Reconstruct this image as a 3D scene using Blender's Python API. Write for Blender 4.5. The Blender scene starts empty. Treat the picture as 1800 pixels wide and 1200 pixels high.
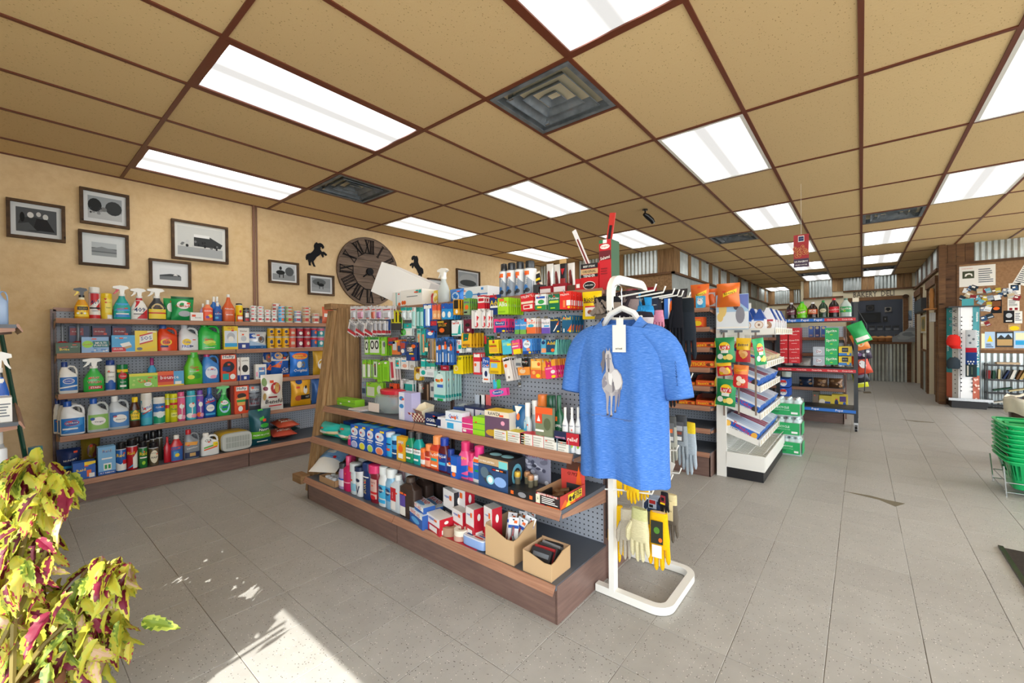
import bpy, math, random
from mathutils import Matrix, Vector, Euler
rnd = random.Random(7)
SC = bpy.context.scene
COL = SC.collection
# ---------------------------------------------------------------- camera (level-ish 15 mm wide angle)
FPX, YAW, PITCH, ROLL, HC = 743.1, .6911, -.0091, -.0103, 1.19
CZ = 2.663                                   # ceiling height
Fv = Vector((math.cos(YAW)*math.cos(PITCH), math.sin(YAW)*math.cos(PITCH), math.sin(PITCH)))
R0 = Vector((math.sin(YAW), -math.cos(YAW), 0)); U0 = R0.cross(Fv)
Rv = R0*math.cos(ROLL)+U0*math.sin(ROLL); Uv = -R0*math.sin(ROLL)+U0*math.cos(ROLL)
cam = bpy.data.objects.new('camera', bpy.data.cameras.new('camera')); COL.objects.link(cam)
cam.data.sensor_width = 36; cam.data.lens = FPX/1800*36; cam.data.clip_start = .02; cam.data.clip_end = 200
cam.matrix_world = Matrix(((Rv.x, Uv.x, -Fv.x, 0), (Rv.y, Uv.y, -Fv.y, 0), (Rv.z, Uv.z, -Fv.z, HC), (0, 0, 0, 1)))
SC.camera = cam
# ---------------------------------------------------------------- light and exposure
SC.view_settings.view_transform = 'Standard'; SC.view_settings.look = 'None'
SC.view_settings.gamma = 1; SC.view_settings.exposure = 0.06; SC.view_settings.use_curve_mapping = False
W = bpy.data.worlds.new('world'); SC.world = W; W.use_nodes = True
W.node_tree.nodes['Background'].inputs[0].default_value = (.90, .955, 1, 1)
W.node_tree.nodes['Background'].inputs[1].default_value = 6.0
sun = bpy.data.objects.new('sun', bpy.data.lights.new('sun', 'SUN')); COL.objects.link(sun)
sun.data.energy = 9; sun.data.angle = .006; sun.data.color = (1, .97, .9)
SAZ, SEL = math.radians(33.5), math.radians(40)
sd = Vector((math.cos(SAZ)*math.cos(SEL), math.sin(SAZ)*math.cos(SEL), -math.sin(SEL)))
sun.rotation_euler = sd.to_track_quat('-Z', 'Y').to_euler()
def portal(loc, rot, sx, sy):
    l = bpy.data.objects.new('window_portal', bpy.data.lights.new('window_portal', 'AREA')); COL.objects.link(l)
    l.data.shape = 'RECTANGLE'; l.data.size = sx; l.data.size_y = sy; l.location = loc; l.rotation_euler = rot
    l.data.cycles.is_portal = True
WX, WY, WH = -1.2, -4.2, 2.09                # street wall, side wall, window head
portal((WX-.02, .4, 1.05), (0, -math.pi/2, 0), 1.9, 9.2)
portal((4.4, WY-.02, 1.35), (math.pi/2, 0, 0), 11, 2.3)
cy = SC.cycles
cy.use_denoising = True; cy.max_bounces = 7; cy.diffuse_bounces = 4; cy.glossy_bounces = 3
cy.transmission_bounces = 6; cy.transparent_max_bounces = 8; cy.caustics_reflective = False; cy.caustics_refractive = False
cy.sample_clamp_indirect = 4.0
LAMP = 2.2                                   # troffer diffuser brightness
# ---------------------------------------------------------------- measuring: pixel of the photograph -> point on a real plane
def ray(x, y): return Fv+Rv*((x-900)/FPX)-Uv*((y-600)/FPX)
def onX(x, y, v): d = ray(x, y); return d*(v/d.x)+Vector((0, 0, HC))
def onY(x, y, v): d = ray(x, y); return d*(v/d.y)+Vector((0, 0, HC))
def onZ(x, y, v): d = ray(x, y); return d*((v-HC)/d.z)+Vector((0, 0, HC))
def pix(p):
    d = Vector(p)-Vector((0, 0, HC)); z = d.dot(Fv)
    return (900+FPX*d.dot(Rv)/z, 600-FPX*d.dot(Uv)/z, z)
# ---------------------------------------------------------------- colours
def lin(c): return c/12.92 if c <= .04045 else ((c+.055)/1.055)**2.4
K = dict(w='f2f0ea', k='16161a', r='c9202b', R='8d1420', o='ef6a22', y='f6d21f', Y='d9a520', g='1f9a4c', G='0f5a35', l='9ad62b',
         b='1f57b8', B='16295c', a='37a6dc', t='1aa7a0', T='0d6f74', p='d6318a', P='6a3a9c', n='7a4b2c', s='b9bec4', S='6d737b',
         e='d8cdb6', c='c3a06c', m='5d1030', q='f3a7c0', z='3a3d42', d='2a1a14', u='b8d4f0', v='b9a6d8', x='e8502a', i='8a6a4c', j='f7efc8', h='4a4f3c')
_lc = {}
def C(k):
    if isinstance(k, tuple): return k
    if k not in _lc:
        h = K.get(k, k); _lc[k] = tuple(lin(int(h[i:i+2], 16)/255) for i in (0, 2, 4))
    return _lc[k]
# ---------------------------------------------------------------- materials
MAT = {}
def nmat(name, base=None, rough=.5, metal=0., spec=.5, build=None, coat=0.):
    m = bpy.data.materials.new(name); m.use_nodes = True; nt = m.node_tree; b = nt.nodes['Principled BSDF']
    if base is not None: b.inputs['Base Color'].default_value = (*C(base), 1)
    b.inputs['Roughness'].default_value = rough; b.inputs['Metallic'].default_value = metal
    b.inputs['Specular IOR Level'].default_value = spec; b.inputs['Coat Weight'].default_value = coat
    if build: build(nt, b)
    MAT[name] = m; return m
def N(nt, t, **k):
    n = nt.nodes.new(t)
    for a, v in k.items():
        if a.startswith('i_'): n.inputs[a[2:].replace('_', ' ')].default_value = v
        else: setattr(n, a, v)
    return n
def L(nt, a, b): nt.links.new(a, b)
def ramp(nt, fac, stops):
    r = nt.nodes.new('ShaderNodeValToRGB'); e = r.color_ramp.elements
    while len(e) < len(stops): e.new(.5)
    for i, (p, c) in enumerate(stops): e[i].position = p; e[i].color = (*C(c), 1)
    L(nt, fac, r.inputs[0]); return r.outputs[0]
def coords(nt, scale=(1, 1, 1), kind='Object', rot=(0, 0, 0)):
    tc = nt.nodes.new('ShaderNodeTexCoord'); mp = nt.nodes.new('ShaderNodeMapping')
    mp.inputs['Scale'].default_value = scale; mp.inputs['Rotation'].default_value = rot
    L(nt, tc.outputs[kind], mp.inputs[0]); return mp.outputs[0]
def noise(nt, vec, sc, det=4, rough=.55):
    n = N(nt, 'ShaderNodeTexNoise'); n.inputs['Scale'].default_value = sc; n.inputs['Detail'].default_value = det
    n.inputs['Roughness'].default_value = rough; L(nt, vec, n.inputs['Vector']); return n.outputs['Fac']
def bump(nt, b, h, s=.3, d=.01):
    n = N(nt, 'ShaderNodeBump'); n.inputs['Strength'].default_value = s; n.inputs['Distance'].default_value = d
    L(nt, h, n.inputs['Height']); L(nt, n.outputs[0], b.inputs['Normal'])
def mixc(nt, fac, a, b, mode='MIX'):
    n = N(nt, 'ShaderNodeMix', data_type='RGBA', blend_type=mode)
    for s, v in ((0, fac), (6, a), (7, b)):
        if hasattr(v, 'is_linked') or hasattr(v, 'links'): L(nt, v, n.inputs[s])
        else: n.inputs[s].default_value = v if s == 0 else (*C(v), 1)
    return n.outputs[2]
def vcol(nt, b):
    a = N(nt, 'ShaderNodeVertexColor', layer_name='Col'); L(nt, a.outputs[0], b.inputs['Base Color'])
nmat('print', rough=.42, build=vcol)
nmat('plastic', rough=.25, build=vcol)
nmat('card', rough=.75, spec=.25, build=vcol)
nmat('foil', rough=.33, metal=.15, build=vcol)
def _cloth(nt, b):
    a = N(nt, 'ShaderNodeVertexColor', layer_name='Col'); v = coords(nt, (1, 1, 1))
    w = noise(nt, coords(nt, (90, 90, 900)), 1, 2); f = mixc(nt, .35, a.outputs[0], ramp(nt, w, [(.3, (.25, .25, .25)), (.7, (1, 1, 1))]), 'MULTIPLY')
    L(nt, f, b.inputs['Base Color']); bump(nt, b, w, .15, .002)
nmat('cloth', rough=.9, spec=.15, build=_cloth)
def _heather(nt, b):
    n1 = noise(nt, coords(nt, (60, 60, 900)), 1, 3)
    L(nt, ramp(nt, n1, [(.3, '3966b0'), (.5, '4876c2'), (.72, '6c94d4')]), b.inputs['Base Color']); bump(nt, b, n1, .1, .001)
nmat('heather', rough=.9, spec=.1, build=_heather)
def _clear(nt, b):
    vcol(nt, b); b.inputs['Alpha'].default_value = .4
nmat('clear', rough=.06, build=_clear)
def _film(nt, b):
    b.inputs['Base Color'].default_value = (.9, .95, .95, 1); b.inputs['Alpha'].default_value = .3
nmat('film', rough=.12, build=_film)
nmat('chrome', 'c8ccd0', rough=.22, metal=1)
nmat('white_enamel', 'e9e8e2', rough=.35)
nmat('black_metal', '1d2127', rough=.4)
nmat('brown_metal', '6f564c', rough=.42, build=lambda nt, b: L(nt, ramp(nt, noise(nt, coords(nt, (3, 3, 30)), 2, 4), [(.3, '68504a'), (.7, '7e645a')]), b.inputs['Base Color']))
nmat('lip', rough=.4, build=lambda nt, b: L(nt, ramp(nt, noise(nt, coords(nt, (2, 2, 60)), 2, 4), [(.3, '8f6450'), (.7, 'b0846a')]), b.inputs['Base Color']))
nmat('slate', '565b64', rough=.45)
def _peg(nt, b):
    # 25 mm pattern of punched holes, laid out in the panel's own x and z
    tc = nt.nodes.new('ShaderNodeTexCoord'); sp = N(nt, 'ShaderNodeSeparateXYZ'); L(nt, tc.outputs['Object'], sp.inputs[0]); ax = []
    for o in (0, 2):
        d = N(nt, 'ShaderNodeMath', operation='DIVIDE'); d.inputs[1].default_value = .0254; L(nt, sp.outputs[o], d.inputs[0])
        f = N(nt, 'ShaderNodeMath', operation='FRACT'); L(nt, d.outputs[0], f.inputs[0])
        s = N(nt, 'ShaderNodeMath', operation='SUBTRACT'); s.inputs[1].default_value = .5; L(nt, f.outputs[0], s.inputs[0])
        p = N(nt, 'ShaderNodeMath', operation='POWER'); p.inputs[1].default_value = 2; a = N(nt, 'ShaderNodeMath', operation='ABSOLUTE')
        L(nt, s.outputs[0], a.inputs[0]); L(nt, a.outputs[0], p.inputs[0]); ax.append(p.outputs[0])
    q = N(nt, 'ShaderNodeMath', operation='ADD'); L(nt, ax[0], q.inputs[0]); L(nt, ax[1], q.inputs[1])
    lt = N(nt, 'ShaderNodeMath', operation='LESS_THAN'); lt.inputs[1].default_value = .024; L(nt, q.outputs[0], lt.inputs[0])
    L(nt, mixc(nt, lt.outputs[0], 'acb2bd', '15171b'), b.inputs['Base Color'])
    inv = N(nt, 'ShaderNodeMath', operation='SUBTRACT'); inv.inputs[0].default_value = 1; L(nt, lt.outputs[0], inv.inputs[1]); bump(nt, b, inv.outputs[0], .5, .003)
nmat('pegboard', rough=.55, build=_peg)
def _plaster(nt, b):
    v = coords(nt); n1 = noise(nt, v, 1.2, 5); n2 = noise(nt, v, 14, 6, .65)
    c = mixc(nt, .3, ramp(nt, n1, [(.3, 'd8b888'), (.6, 'e6caa0'), (.8, 'dec092')]), ramp(nt, n2, [(.35, 'd0ac7c'), (.6, 'ead0a4')]))
    L(nt, c, b.inputs['Base Color']); bump(nt, b, n2, .35, .012)
nmat('plaster', rough=.85, spec=.2, build=_plaster)
nmat('cream_wall', 'e3d9bd', rough=.8, spec=.2)
def _ceil(nt, b):
    v = coords(nt); n2 = noise(nt, v, 55, 3, .6)
    vo = N(nt, 'ShaderNodeTexVoronoi'); vo.inputs['Scale'].default_value = 75; L(nt, coords(nt, (.6, 1.1, 1)), vo.inputs['Vector'])
    oi = N(nt, 'ShaderNodeObjectInfo')
    base = mixc(nt, oi.outputs['Random'], 'e0c494', 'd6ba8c')
    pits = ramp(nt, vo.outputs['Distance'], [(.10, '80602f'), (.2, 'ffffff')])
    msk = mixc(nt, ramp(nt, n2, [(.44, (0, 0, 0)), (.5, (1, 1, 1))]), 'ffffff', pits)
    L(nt, mixc(nt, .75, base, msk, 'MULTIPLY'), b.inputs['Base Color']); bump(nt, b, n2, .35, .004)
nmat('ceiling_board', rough=.95, spec=.1, build=_ceil)
nmat('tee_brown', '6a3420', rough=.45)
def _floor(nt, b):
    g = N(nt, 'ShaderNodeNewGeometry'); oi = N(nt, 'ShaderNodeObjectInfo')
    n1 = noise(nt, g.outputs['Position'], .8, 4); n3 = noise(nt, g.outputs['Position'], 9, 5)
    vo = N(nt, 'ShaderNodeTexVoronoi'); vo.inputs['Scale'].default_value = 120; L(nt, g.outputs['Position'], vo.inputs['Vector'])
    base = mixc(nt, .5, ramp(nt, n1, [(.3, '9a9894'), (.7, 'aeaca8')]), ramp(nt, n3, [(.3, '939189'), (.7, 'b2b0aa')]))
    base = mixc(nt, .25, base, mixc(nt, oi.outputs['Random'], '9d9a97', 'b3b1ad'))
    # chips: some voronoi cells carry a dark or pale fleck
    sp = N(nt, 'ShaderNodeSeparateColor'); L(nt, vo.outputs['Color'], sp.inputs[0])
    def fleck(ch, lo, col, base, rad):
        a = N(nt, 'ShaderNodeMath', operation='GREATER_THAN'); a.inputs[1].default_value = lo; L(nt, sp.outputs[ch], a.inputs[0])
        d = N(nt, 'ShaderNodeMath', operation='LESS_THAN'); d.inputs[1].default_value = rad; L(nt, vo.outputs['Distance'], d.inputs[0])
        m = N(nt, 'ShaderNodeMath', operation='MULTIPLY'); L(nt, a.outputs[0], m.inputs[0]); L(nt, d.outputs[0], m.inputs[1])
        return mixc(nt, m.outputs[0], base, col)
    base = fleck(0, .74, '423d35', base, .23); base = fleck(1, .8, 'e4e0d8', base, .2)
    L(nt, base, b.inputs['Base Color']); L(nt, ramp(nt, n3, [(.3, (.35,)*3), (.7, (.55,)*3)]), b.inputs['Roughness'])
nmat('vinyl_tile', rough=.45, spec=.35, build=_floor)
nmat('joint', '6b6053', rough=.9)
def wood(name, cs, rough=.65, sc=(1.5, 14, 14), vary=True):
    def f(nt, b):
        oi = N(nt, 'ShaderNodeObjectInfo'); tc = nt.nodes.new('ShaderNodeTexCoord'); ad = N(nt, 'ShaderNodeVectorMath', operation='ADD')
        cb = N(nt, 'ShaderNodeCombineXYZ'); ml = N(nt, 'ShaderNodeMath', operation='MULTIPLY'); ml.inputs[1].default_value = 31
        L(nt, oi.outputs['Random'], ml.inputs[0]); [L(nt, ml.outputs[0], cb.inputs[i]) for i in range(3)]
        L(nt, tc.outputs['Object'], ad.inputs[0]); L(nt, cb.outputs[0], ad.inputs[1])
        mp = nt.nodes.new('ShaderNodeMapping'); mp.inputs['Scale'].default_value = sc; L(nt, ad.outputs[0], mp.inputs[0])
        n1 = noise(nt, mp.outputs[0], 2.2, 7, .6)
        c = ramp(nt, n1, [(.28, cs[0]), (.5, cs[1]), (.72, cs[2])])
        c2 = mixc(nt, .3, c, mixc(nt, oi.outputs['Random'], cs[0], cs[2]))
        kn = N(nt, 'ShaderNodeTexVoronoi'); kn.inputs['Scale'].default_value = 5; mp2 = nt.nodes.new('ShaderNodeMapping'); mp2.inputs['Scale'].default_value = tuple(.35 if s < 5 else 1.3 for s in sc)
        L(nt, ad.outputs[0], mp2.inputs[0]); L(nt, mp2.outputs[0], kn.inputs['Vector'])
        c3 = mixc(nt, ramp(nt, kn.outputs['Distance'], [(.05, (1, 1, 1)), (.11, (0, 0, 0))]), c2, cs[3])
        L(nt, c3, b.inputs['Base Color']); bump(nt, b, n1, .3, .004)
    return nmat(name, rough=rough, spec=.25, build=f)
wood('barn_wood_upright', ('5a422c', '8f6d48', 'ba976c', '33210f'), sc=(26, 26, 1.6))
wood('barn_wood_flat', ('6a5038', '92704c', 'ae8a62', '3a2616'), sc=(1.5, 14, 14))
wood('trim_wood', ('4a3324', '6b4c35', '82603f', '2a1a10'), sc=(2, 2, 12))
wood('dark_plank', ('4d4038', '6f5c4f', '8a7564', '2c221c'), sc=(1.5, 14, 14))
wood('frame_wood', ('33251a', '4d3928', '6b5138', '1a120c'), sc=(6, 20, 6))
def _galv(nt, b):
    v = coords(nt); n1 = noise(nt, v, 6, 5); n2 = noise(nt, coords(nt, (1, 1, .3)), 3, 3)
    L(nt, mixc(nt, .5, ramp(nt, n1, [(.3, '8f9ba0'), (.7, 'ccd6d8')]), ramp(nt, n2, [(.3, '97a09c'), (.7, 'd8dedc')])), b.inputs['Base Color'])
nmat('galvanised', rough=.38, metal=.75, build=_galv)
def emit(name, build):
    m = bpy.data.materials.new(name); m.use_nodes = True; nt = m.node_tree; b = nt.nodes['Principled BSDF']
    b.inputs['Base Color'].default_value = (.8, .8, .78, 1); build(nt, b); MAT[name] = m
def _diff(nt, b, tint=(1, .985, .955)):
    tc = nt.nodes.new('ShaderNodeTexCoord'); sp = N(nt, 'ShaderNodeSeparateXYZ'); L(nt, tc.outputs['Object'], sp.inputs[0])
    # two fluorescent tubes behind the acrylic lens, running along x at y = +-.14
    tot = None
    for off in (-.15, .15):
        a = N(nt, 'ShaderNodeMath', operation='ADD'); a.inputs[1].default_value = off; L(nt, sp.outputs[1], a.inputs[0])
        p = N(nt, 'ShaderNodeMath', operation='ABSOLUTE'); L(nt, a.outputs[0], p.inputs[0])
        mr = N(nt, 'ShaderNodeMapRange', interpolation_type='SMOOTHSTEP'); L(nt, p.outputs[0], mr.inputs[0])
        mr.inputs[1].default_value = .0; mr.inputs[2].default_value = .125; mr.inputs[3].default_value = 1; mr.inputs[4].default_value = 0
        if tot is None: tot = mr.outputs[0]
        else:
            s = N(nt, 'ShaderNodeMath', operation='ADD'); L(nt, tot, s.inputs[0]); L(nt, mr.outputs[0], s.inputs[1]); tot = s.outputs[0]
    mm = N(nt, 'ShaderNodeMath', operation='MULTIPLY_ADD'); L(nt, tot, mm.inputs[0]); mm.inputs[1].default_value = LAMP*2.5; mm.inputs[2].default_value = .74
    b.inputs['Base Color'].default_value = (.12, .12, .12, 1)
    b.inputs['Emission Color'].default_value = (*tint, 1); L(nt, mm.outputs[0], b.inputs['Emission Strength'])
emit('diffuser', _diff)
# ---------------------------------------------------------------- mesh builder
class M:
    def __init__(s): s.v = []; s.f = []; s.c = []
    def add(s, pts, faces, col):
        n = len(s.v); s.v += [tuple(p) for p in pts]; cc = C(col) if not isinstance(col, list) else None
        for i, f in enumerate(faces): s.f.append(tuple(n+k for k in f)); s.c.append(cc or C(col[i]))
        return s
    def box(s, x0, x1, y0, y1, z0, z1, col='w'):
        p = [(x, y, z) for z in (z0, z1) for y in (y0, y1) for x in (x0, x1)]
        return s.add(p, [(0, 2, 3, 1), (4, 5, 7, 6), (0, 1, 5, 4), (2, 6, 7, 3), (0, 4, 6, 2), (1, 3, 7, 5)], col)
    def loft(s, rings, col, cap=True):
        n = len(rings[0]); m = len(rings); cols = col if isinstance(col, list) else [col]*(m-1)
        base = len(s.v); [s.v.extend(map(tuple, r)) for r in rings]
        for i in range(m-1):
            cc = C(cols[i])
            for j in range(n):
                a = base+i*n+j; b = base+i*n+(j+1) % n; s.f.append((a, b, b+n, a+n)); s.c.append(cc)
        if cap:
            s.f.append(tuple(base+j for j in reversed(range(n)))); s.c.append(C(cols[0]))
            s.f.append(tuple(base+(m-1)*n+j for j in range(n))); s.c.append(C(cols[-1]))
        return s
    def prism(s, poly, a0, a1, axis='y', col='w'):
        # poly in the other two axes (x,z)/(y,z)/(x,y); extruded along axis
        mk = {'y': lambda p, a: (p[0], a, p[1]), 'x': lambda p, a: (a, p[0], p[1]), 'z': lambda p, a: (p[0], p[1], a)}[axis]
        n = len(poly); pts = [mk(p, a0) for p in poly]+[mk(p, a1) for p in poly]
        return s.add(pts, [tuple(reversed(range(n))), tuple(range(n, 2*n))]+[(i, (i+1) % n, n+(i+1) % n, n+i) for i in range(n)], col)
    def tube(s, path, r, col='s', seg=6, cap=True):
        path = [Vector(p) for p in path]; rings = []; rr = r if isinstance(r, (list, tuple)) else [r]*len(path); up = None
        for i, p in enumerate(path):
            t = (path[min(i+1, len(path)-1)]-path[max(i-1, 0)]).normalized()
            if up is None: up = Vector((0, 0, 1)) if abs(t.z) < .9 else Vector((1, 0, 0))
            a = t.cross(up).normalized(); b = a.cross(t).normalized(); up = b
            rings.append([p+a*(rr[i]*math.cos(2*math.pi*k/seg))+b*(rr[i]*math.sin(2*math.pi*k/seg)) for k in range(seg)])
        return s.loft(rings, col, cap)
    def xf(s, mat, start=0):
        for i in range(start, len(s.v)): s.v[i] = tuple(mat @ Vector(s.v[i]))
        return s
def ring(w, d, z, n=2, seg=16, cx=0, cy=0):
    o = []
    for k in range(seg):
        a = 2*math.pi*(k+.5)/seg; c, q = math.cos(a), math.sin(a)
        o.append((cx+w/2*math.copysign(abs(c)**(2/n), c), cy+d/2*math.copysign(abs(q)**(2/n), q), z))
    return o
def mesh(name, m):
    me = bpy.data.meshes.new(name); me.from_pydata(m.v, [], m.f)
    at = me.color_attributes.new('Col', 'FLOAT_COLOR', 'CORNER'); buf = []
    for f, c in zip(m.f, m.c): buf += [*c, 1.0]*len(f)
    at.data.foreach_set('color', buf); me.shade_smooth(); me.set_sharp_from_angle(angle=.7); me.update()
    return me
def obj(name, m, mat, parent=None, loc=(0, 0, 0), rot=(0, 0, 0), **props):
    me = m if isinstance(m, bpy.types.Mesh) else mesh(name, m)
    if not me.materials: me.materials.append(MAT[mat])
    o = bpy.data.objects.new(name, me); COL.objects.link(o); o.location = loc; o.rotation_euler = rot
    if parent: o.parent = parent
    for k, v in props.items(): o[k] = v
    return o
def empty(name, loc=(0, 0, 0), rot=(0, 0, 0), **props):
    o = bpy.data.objects.new(name, None); COL.objects.link(o); o.location = loc; o.rotation_euler = rot
    for k, v in props.items(): o[k] = v
    return o
def tag(o, label, cat, group=None):
    o['label'] = label; o['category'] = cat
    if group: o['group'] = group
    return o
def dup(o, loc, rot=None, label=None):
    c = o.copy(); COL.objects.link(c); c.location = loc
    if rot is not None: c.rotation_euler = rot
    if label: c['label'] = label
    for ch in list(o.children):
        d = ch.copy(); COL.objects.link(d); d.parent = c
        for g in list(ch.children): e = g.copy(); COL.objects.link(e); e.parent = d
    return c
# ---------------------------------------------------------------- lettering and flat artwork
_tx = {}
def text_geo(s):
    if s not in _tx:
        cu = bpy.data.curves.new('t', 'FONT'); cu.body = s; cu.resolution_u = 1; cu.offset = .012; cu.fill_mode = 'BOTH'; cu.extrude = 0
        ob = bpy.data.objects.new('t', cu); me = ob.to_mesh(); vs = [(v.co.x, v.co.y) for v in me.vertices]; fs = [tuple(p.vertices) for p in me.polygons]
        ob.to_mesh_clear(); bpy.data.objects.remove(ob); bpy.data.curves.remove(cu)
        if not vs: vs, fs = [(0, 0), (1, 0), (1, 1)], [(0, 1, 2)]
        x0 = min(v[0] for v in vs); x1 = max(v[0] for v in vs); y0 = min(v[1] for v in vs); y1 = max(v[1] for v in vs); w = max(x1-x0, .01)
        _tx[s] = ([((x-(x0+x1)/2)/w, (y-(y0+y1)/2)/w) for x, y in vs], fs, (y1-y0)/w)
    return _tx[s]
def cut(pl, c, s):
    o = []
    for (x0, y0), (x1, y1) in zip(pl, pl[1:]+pl[:1]):
        i0, i1 = (x0-c)*s >= 0, (x1-c)*s >= 0
        if i0: o.append((x0, y0))
        if i0 != i1: t = (c-x0)/(x1-x0); o.append((c, y0+t*(y1-y0)))
    return o
def art(m, spec, w, h, mp, asp=None):
    """spec: 'r u0 v0 u1 v1 col; e u v ru rv col; t u v width col text [~angle]; g cx cy r col n (star) ...' in label units; mp(u, v, k) -> 3-D point"""
    k = 0
    for it in spec.split(';'):
        it = it.strip()
        if not it: continue
        k += 1; a = it.split(None, 5) if it[0] != 't' else it.split(None, 5)
        if a[0] == 'r':
            u0, v0, u1, v1 = map(float, a[1:5]); n = max(1, int(abs(u1-u0)*14)) if asp else 1
            pts = []; [pts.extend((mp(u0+(u1-u0)*i/n, v0, k), mp(u0+(u1-u0)*i/n, v1, k))) for i in range(n+1)]
            m.add(pts, [(2*i, 2*i+2, 2*i+3, 2*i+1) for i in range(n)], a[5])
        elif a[0] == 'e' and asp:
            u, v, ru, rv = map(float, a[1:5]); pts = []
            for i in range(9): q = math.cos(math.pi*i/8); s_ = math.sin(math.pi*i/8)*rv+1e-4; pts += [mp(u-ru*q, v-s_, k), mp(u-ru*q, v+s_, k)]
            m.add(pts, [(2*i, 2*i+2, 2*i+3, 2*i+1) for i in range(8)], a[5])
        elif a[0] == 'e':
            u, v, ru, rv = map(float, a[1:5]); pts = [mp(u, v, k)]+[mp(u+ru*math.cos(2*math.pi*i/14), v+rv*math.sin(2*math.pi*i/14), k) for i in range(14)]
            m.add(pts, [(0, 1+i, 1+(i+1) % 14) for i in range(14)], a[5])
        elif a[0] == 'p':                      # polygon: p col u,v u,v ...
            b = it.split(); pl = [tuple(map(float, q.split(','))) for q in b[2:]]
            for i in range(-1, 12) if asp else (0,):
                q = cut(cut(pl, i/10, 1), (i+1)/10, -1) if asp else pl
                if len(q) > 2: m.add([mp(*z, k) for z in q], [tuple(range(len(q)))], b[1])
        elif a[0] == 't':
            u, v, tw = map(float, a[1:4]); col = a[4]; s = a[5]; ang = 0
            if '~' in s: s, q = s.rsplit('~', 1); ang = math.radians(float(q))
            vs, fs, asr = text_geo(s.strip()); ca, sa = math.cos(ang), math.sin(ang); W_ = tw*w
            m.add([mp(u+(x*ca-y*sa)*W_/w, v+(x*sa+y*ca)*W_/h, k) for x, y in vs], fs, col)
    return m
def flat(w, h, y, z0=0, x0=None):
    x0 = -w/2 if x0 is None else x0
    return lambda u, v, k: (x0+u*w, y-.0005-.0003*k, z0+v*h)
def fine(n, u0, u1, v0, v1, col):             # rows of small print
    o = ''
    for i in range(n):
        v = v1-(v1-v0)*(i+.5)/n; o += f'r {u0} {v-.25*(v1-v0)/n:.3f} {u0+(u1-u0)*rnd.uniform(.6,1):.3f} {v+.2*(v1-v0)/n:.3f} {col};'
    return o
def sticker(): u = rnd.uniform(.1, .7); v = rnd.uniform(.6, .85); return f';r {u:.2f} {v:.2f} {u+.17:.2f} {v+.07:.2f} x'
# ---------------------------------------------------------------- product shapes; each returns [(part, builder, material), ...], front towards -y, base at z = 0
def k_box(w, d, h, c='w', a='', side=None, top=None, sa='', ta=''):
    s = side or c; m = M(); m.box(-w/2, w/2, -d/2, d/2, 0, h, [s, top or s, c, c, s, s]); r = [(None, m, 'print')]
    if a: r.append(('printed_label', art(M(), a, w, h, flat(w, h, -d/2)), 'print'))
    if sa: r.append(('side_print', art(M(), sa, d, h, lambda u, v, k: (w/2+.0005+.0003*k, -d/2+u*d, v*h)), 'print'))
    if ta: r.append(('top_print', art(M(), ta, w, d, lambda u, v, k: (-w/2+u*w, -d/2+v*d, h+.0005+.0003*k)), 'print'))
    return r
def curved(prof, n, z0, z1, wf=.92):
    def wd(z):
        for (za, wa, da), (zb, wb, db) in zip(prof, prof[1:]):
            if za <= z <= zb: t = (z-za)/max(zb-za, 1e-6); return wa+(wb-wa)*t, da+(db-da)*t
        return prof[-1][1:]
    def mp(u, v, k):
        z = z0+v*(z1-z0); w, d = wd(z); x = (u-.5)*w*wf; q = min(1, abs(2*x/w))
        return (x, -(d/2)*(1-q**n)**(1/n)-.0007-.0003*k, z)
    return mp
def body(prof, n, col, seg=16, cx=None):
    return M().loft([ring(w, d, z, n, seg) for z, w, d in prof], col)
def k_trig(w, d, h, c='a', cap='w', tr='w', a='', lab=(.06, .52), flip=1, n=2.6, neck=None):
    neck = neck or c; H = h
    prof = [(0, w*.9, d*.9), (.02*H, w, d), (.38*H, w*.98, d), (.5*H, w*.74, d*.8), (.62*H, w*.42, d*.5), (.7*H, w*.32, w*.32)]
    m = body(prof, n, [c, c, c, c, neck]); r = [(None, m, 'plastic')]
    r.append(('collar', M().loft([ring(w*.4, w*.4, z*H, 2, 12) for z in (.69, .76)], cap), 'plastic'))
    s = max(w, .085)*flip; zt = .8*H; q = .2*H
    hp = [(-.52, .55), (-.5, .8), (-.1, 1), (.3, .9), (.42, .6), (.16, .35), (.13, -.2), (-.1, -.2), (-.12, .35), (-.3, .45)]
    r.append(('spray_head', M().prism([(x*s, zt+y*q) for x, y in hp], -abs(s)*.11, abs(s)*.11, 'y', cap), 'plastic'))
    lv = [(-.3, .45), (-.14, .4), (-.22, .05), (-.42, -.3), (-.5, -.3), (-.36, .1)]
    r.append(('trigger', M().prism([(x*s, zt+y*q) for x, y in lv], -abs(s)*.06, abs(s)*.06, 'y', tr), 'plastic'))
    if a: r.append(('printed_label', art(M(), a, w*.9, (lab[1]-lab[0])*H, curved(prof, n, lab[0]*H, lab[1]*H), 1), 'print'))
    return r
def k_can(w, d, h, c='w', cap='w', cf=.16, a='', lab=(.03, .8), bands=None, shoulder=True, capw=.88):
    z = 1-cf; prof = [(0, w*.94, w*.94), (.01*h, w, w), ((z-.03)*h, w, w), (z*h, w*(capw if shoulder else 1), w*(capw if shoulder else 1))]
    m = body(prof, 2, [c, c, 's' if shoulder else c]); r = [(None, m, 'plastic')]
    if cf > .02: r.append(('cap', M().loft([ring(w*capw*f, w*capw*f, q*h, 2, 16) for q, f in ((z, .98), (z+.01, 1), (.985, .97), (1, .85))], cap), 'plastic'))
    if a: r.append(('printed_label', art(M(), a, w*1.4, (lab[1]-lab[0])*h, curved(prof, 2, lab[0]*h, lab[1]*h, .97), 1), 'print'))
    return r
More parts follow.
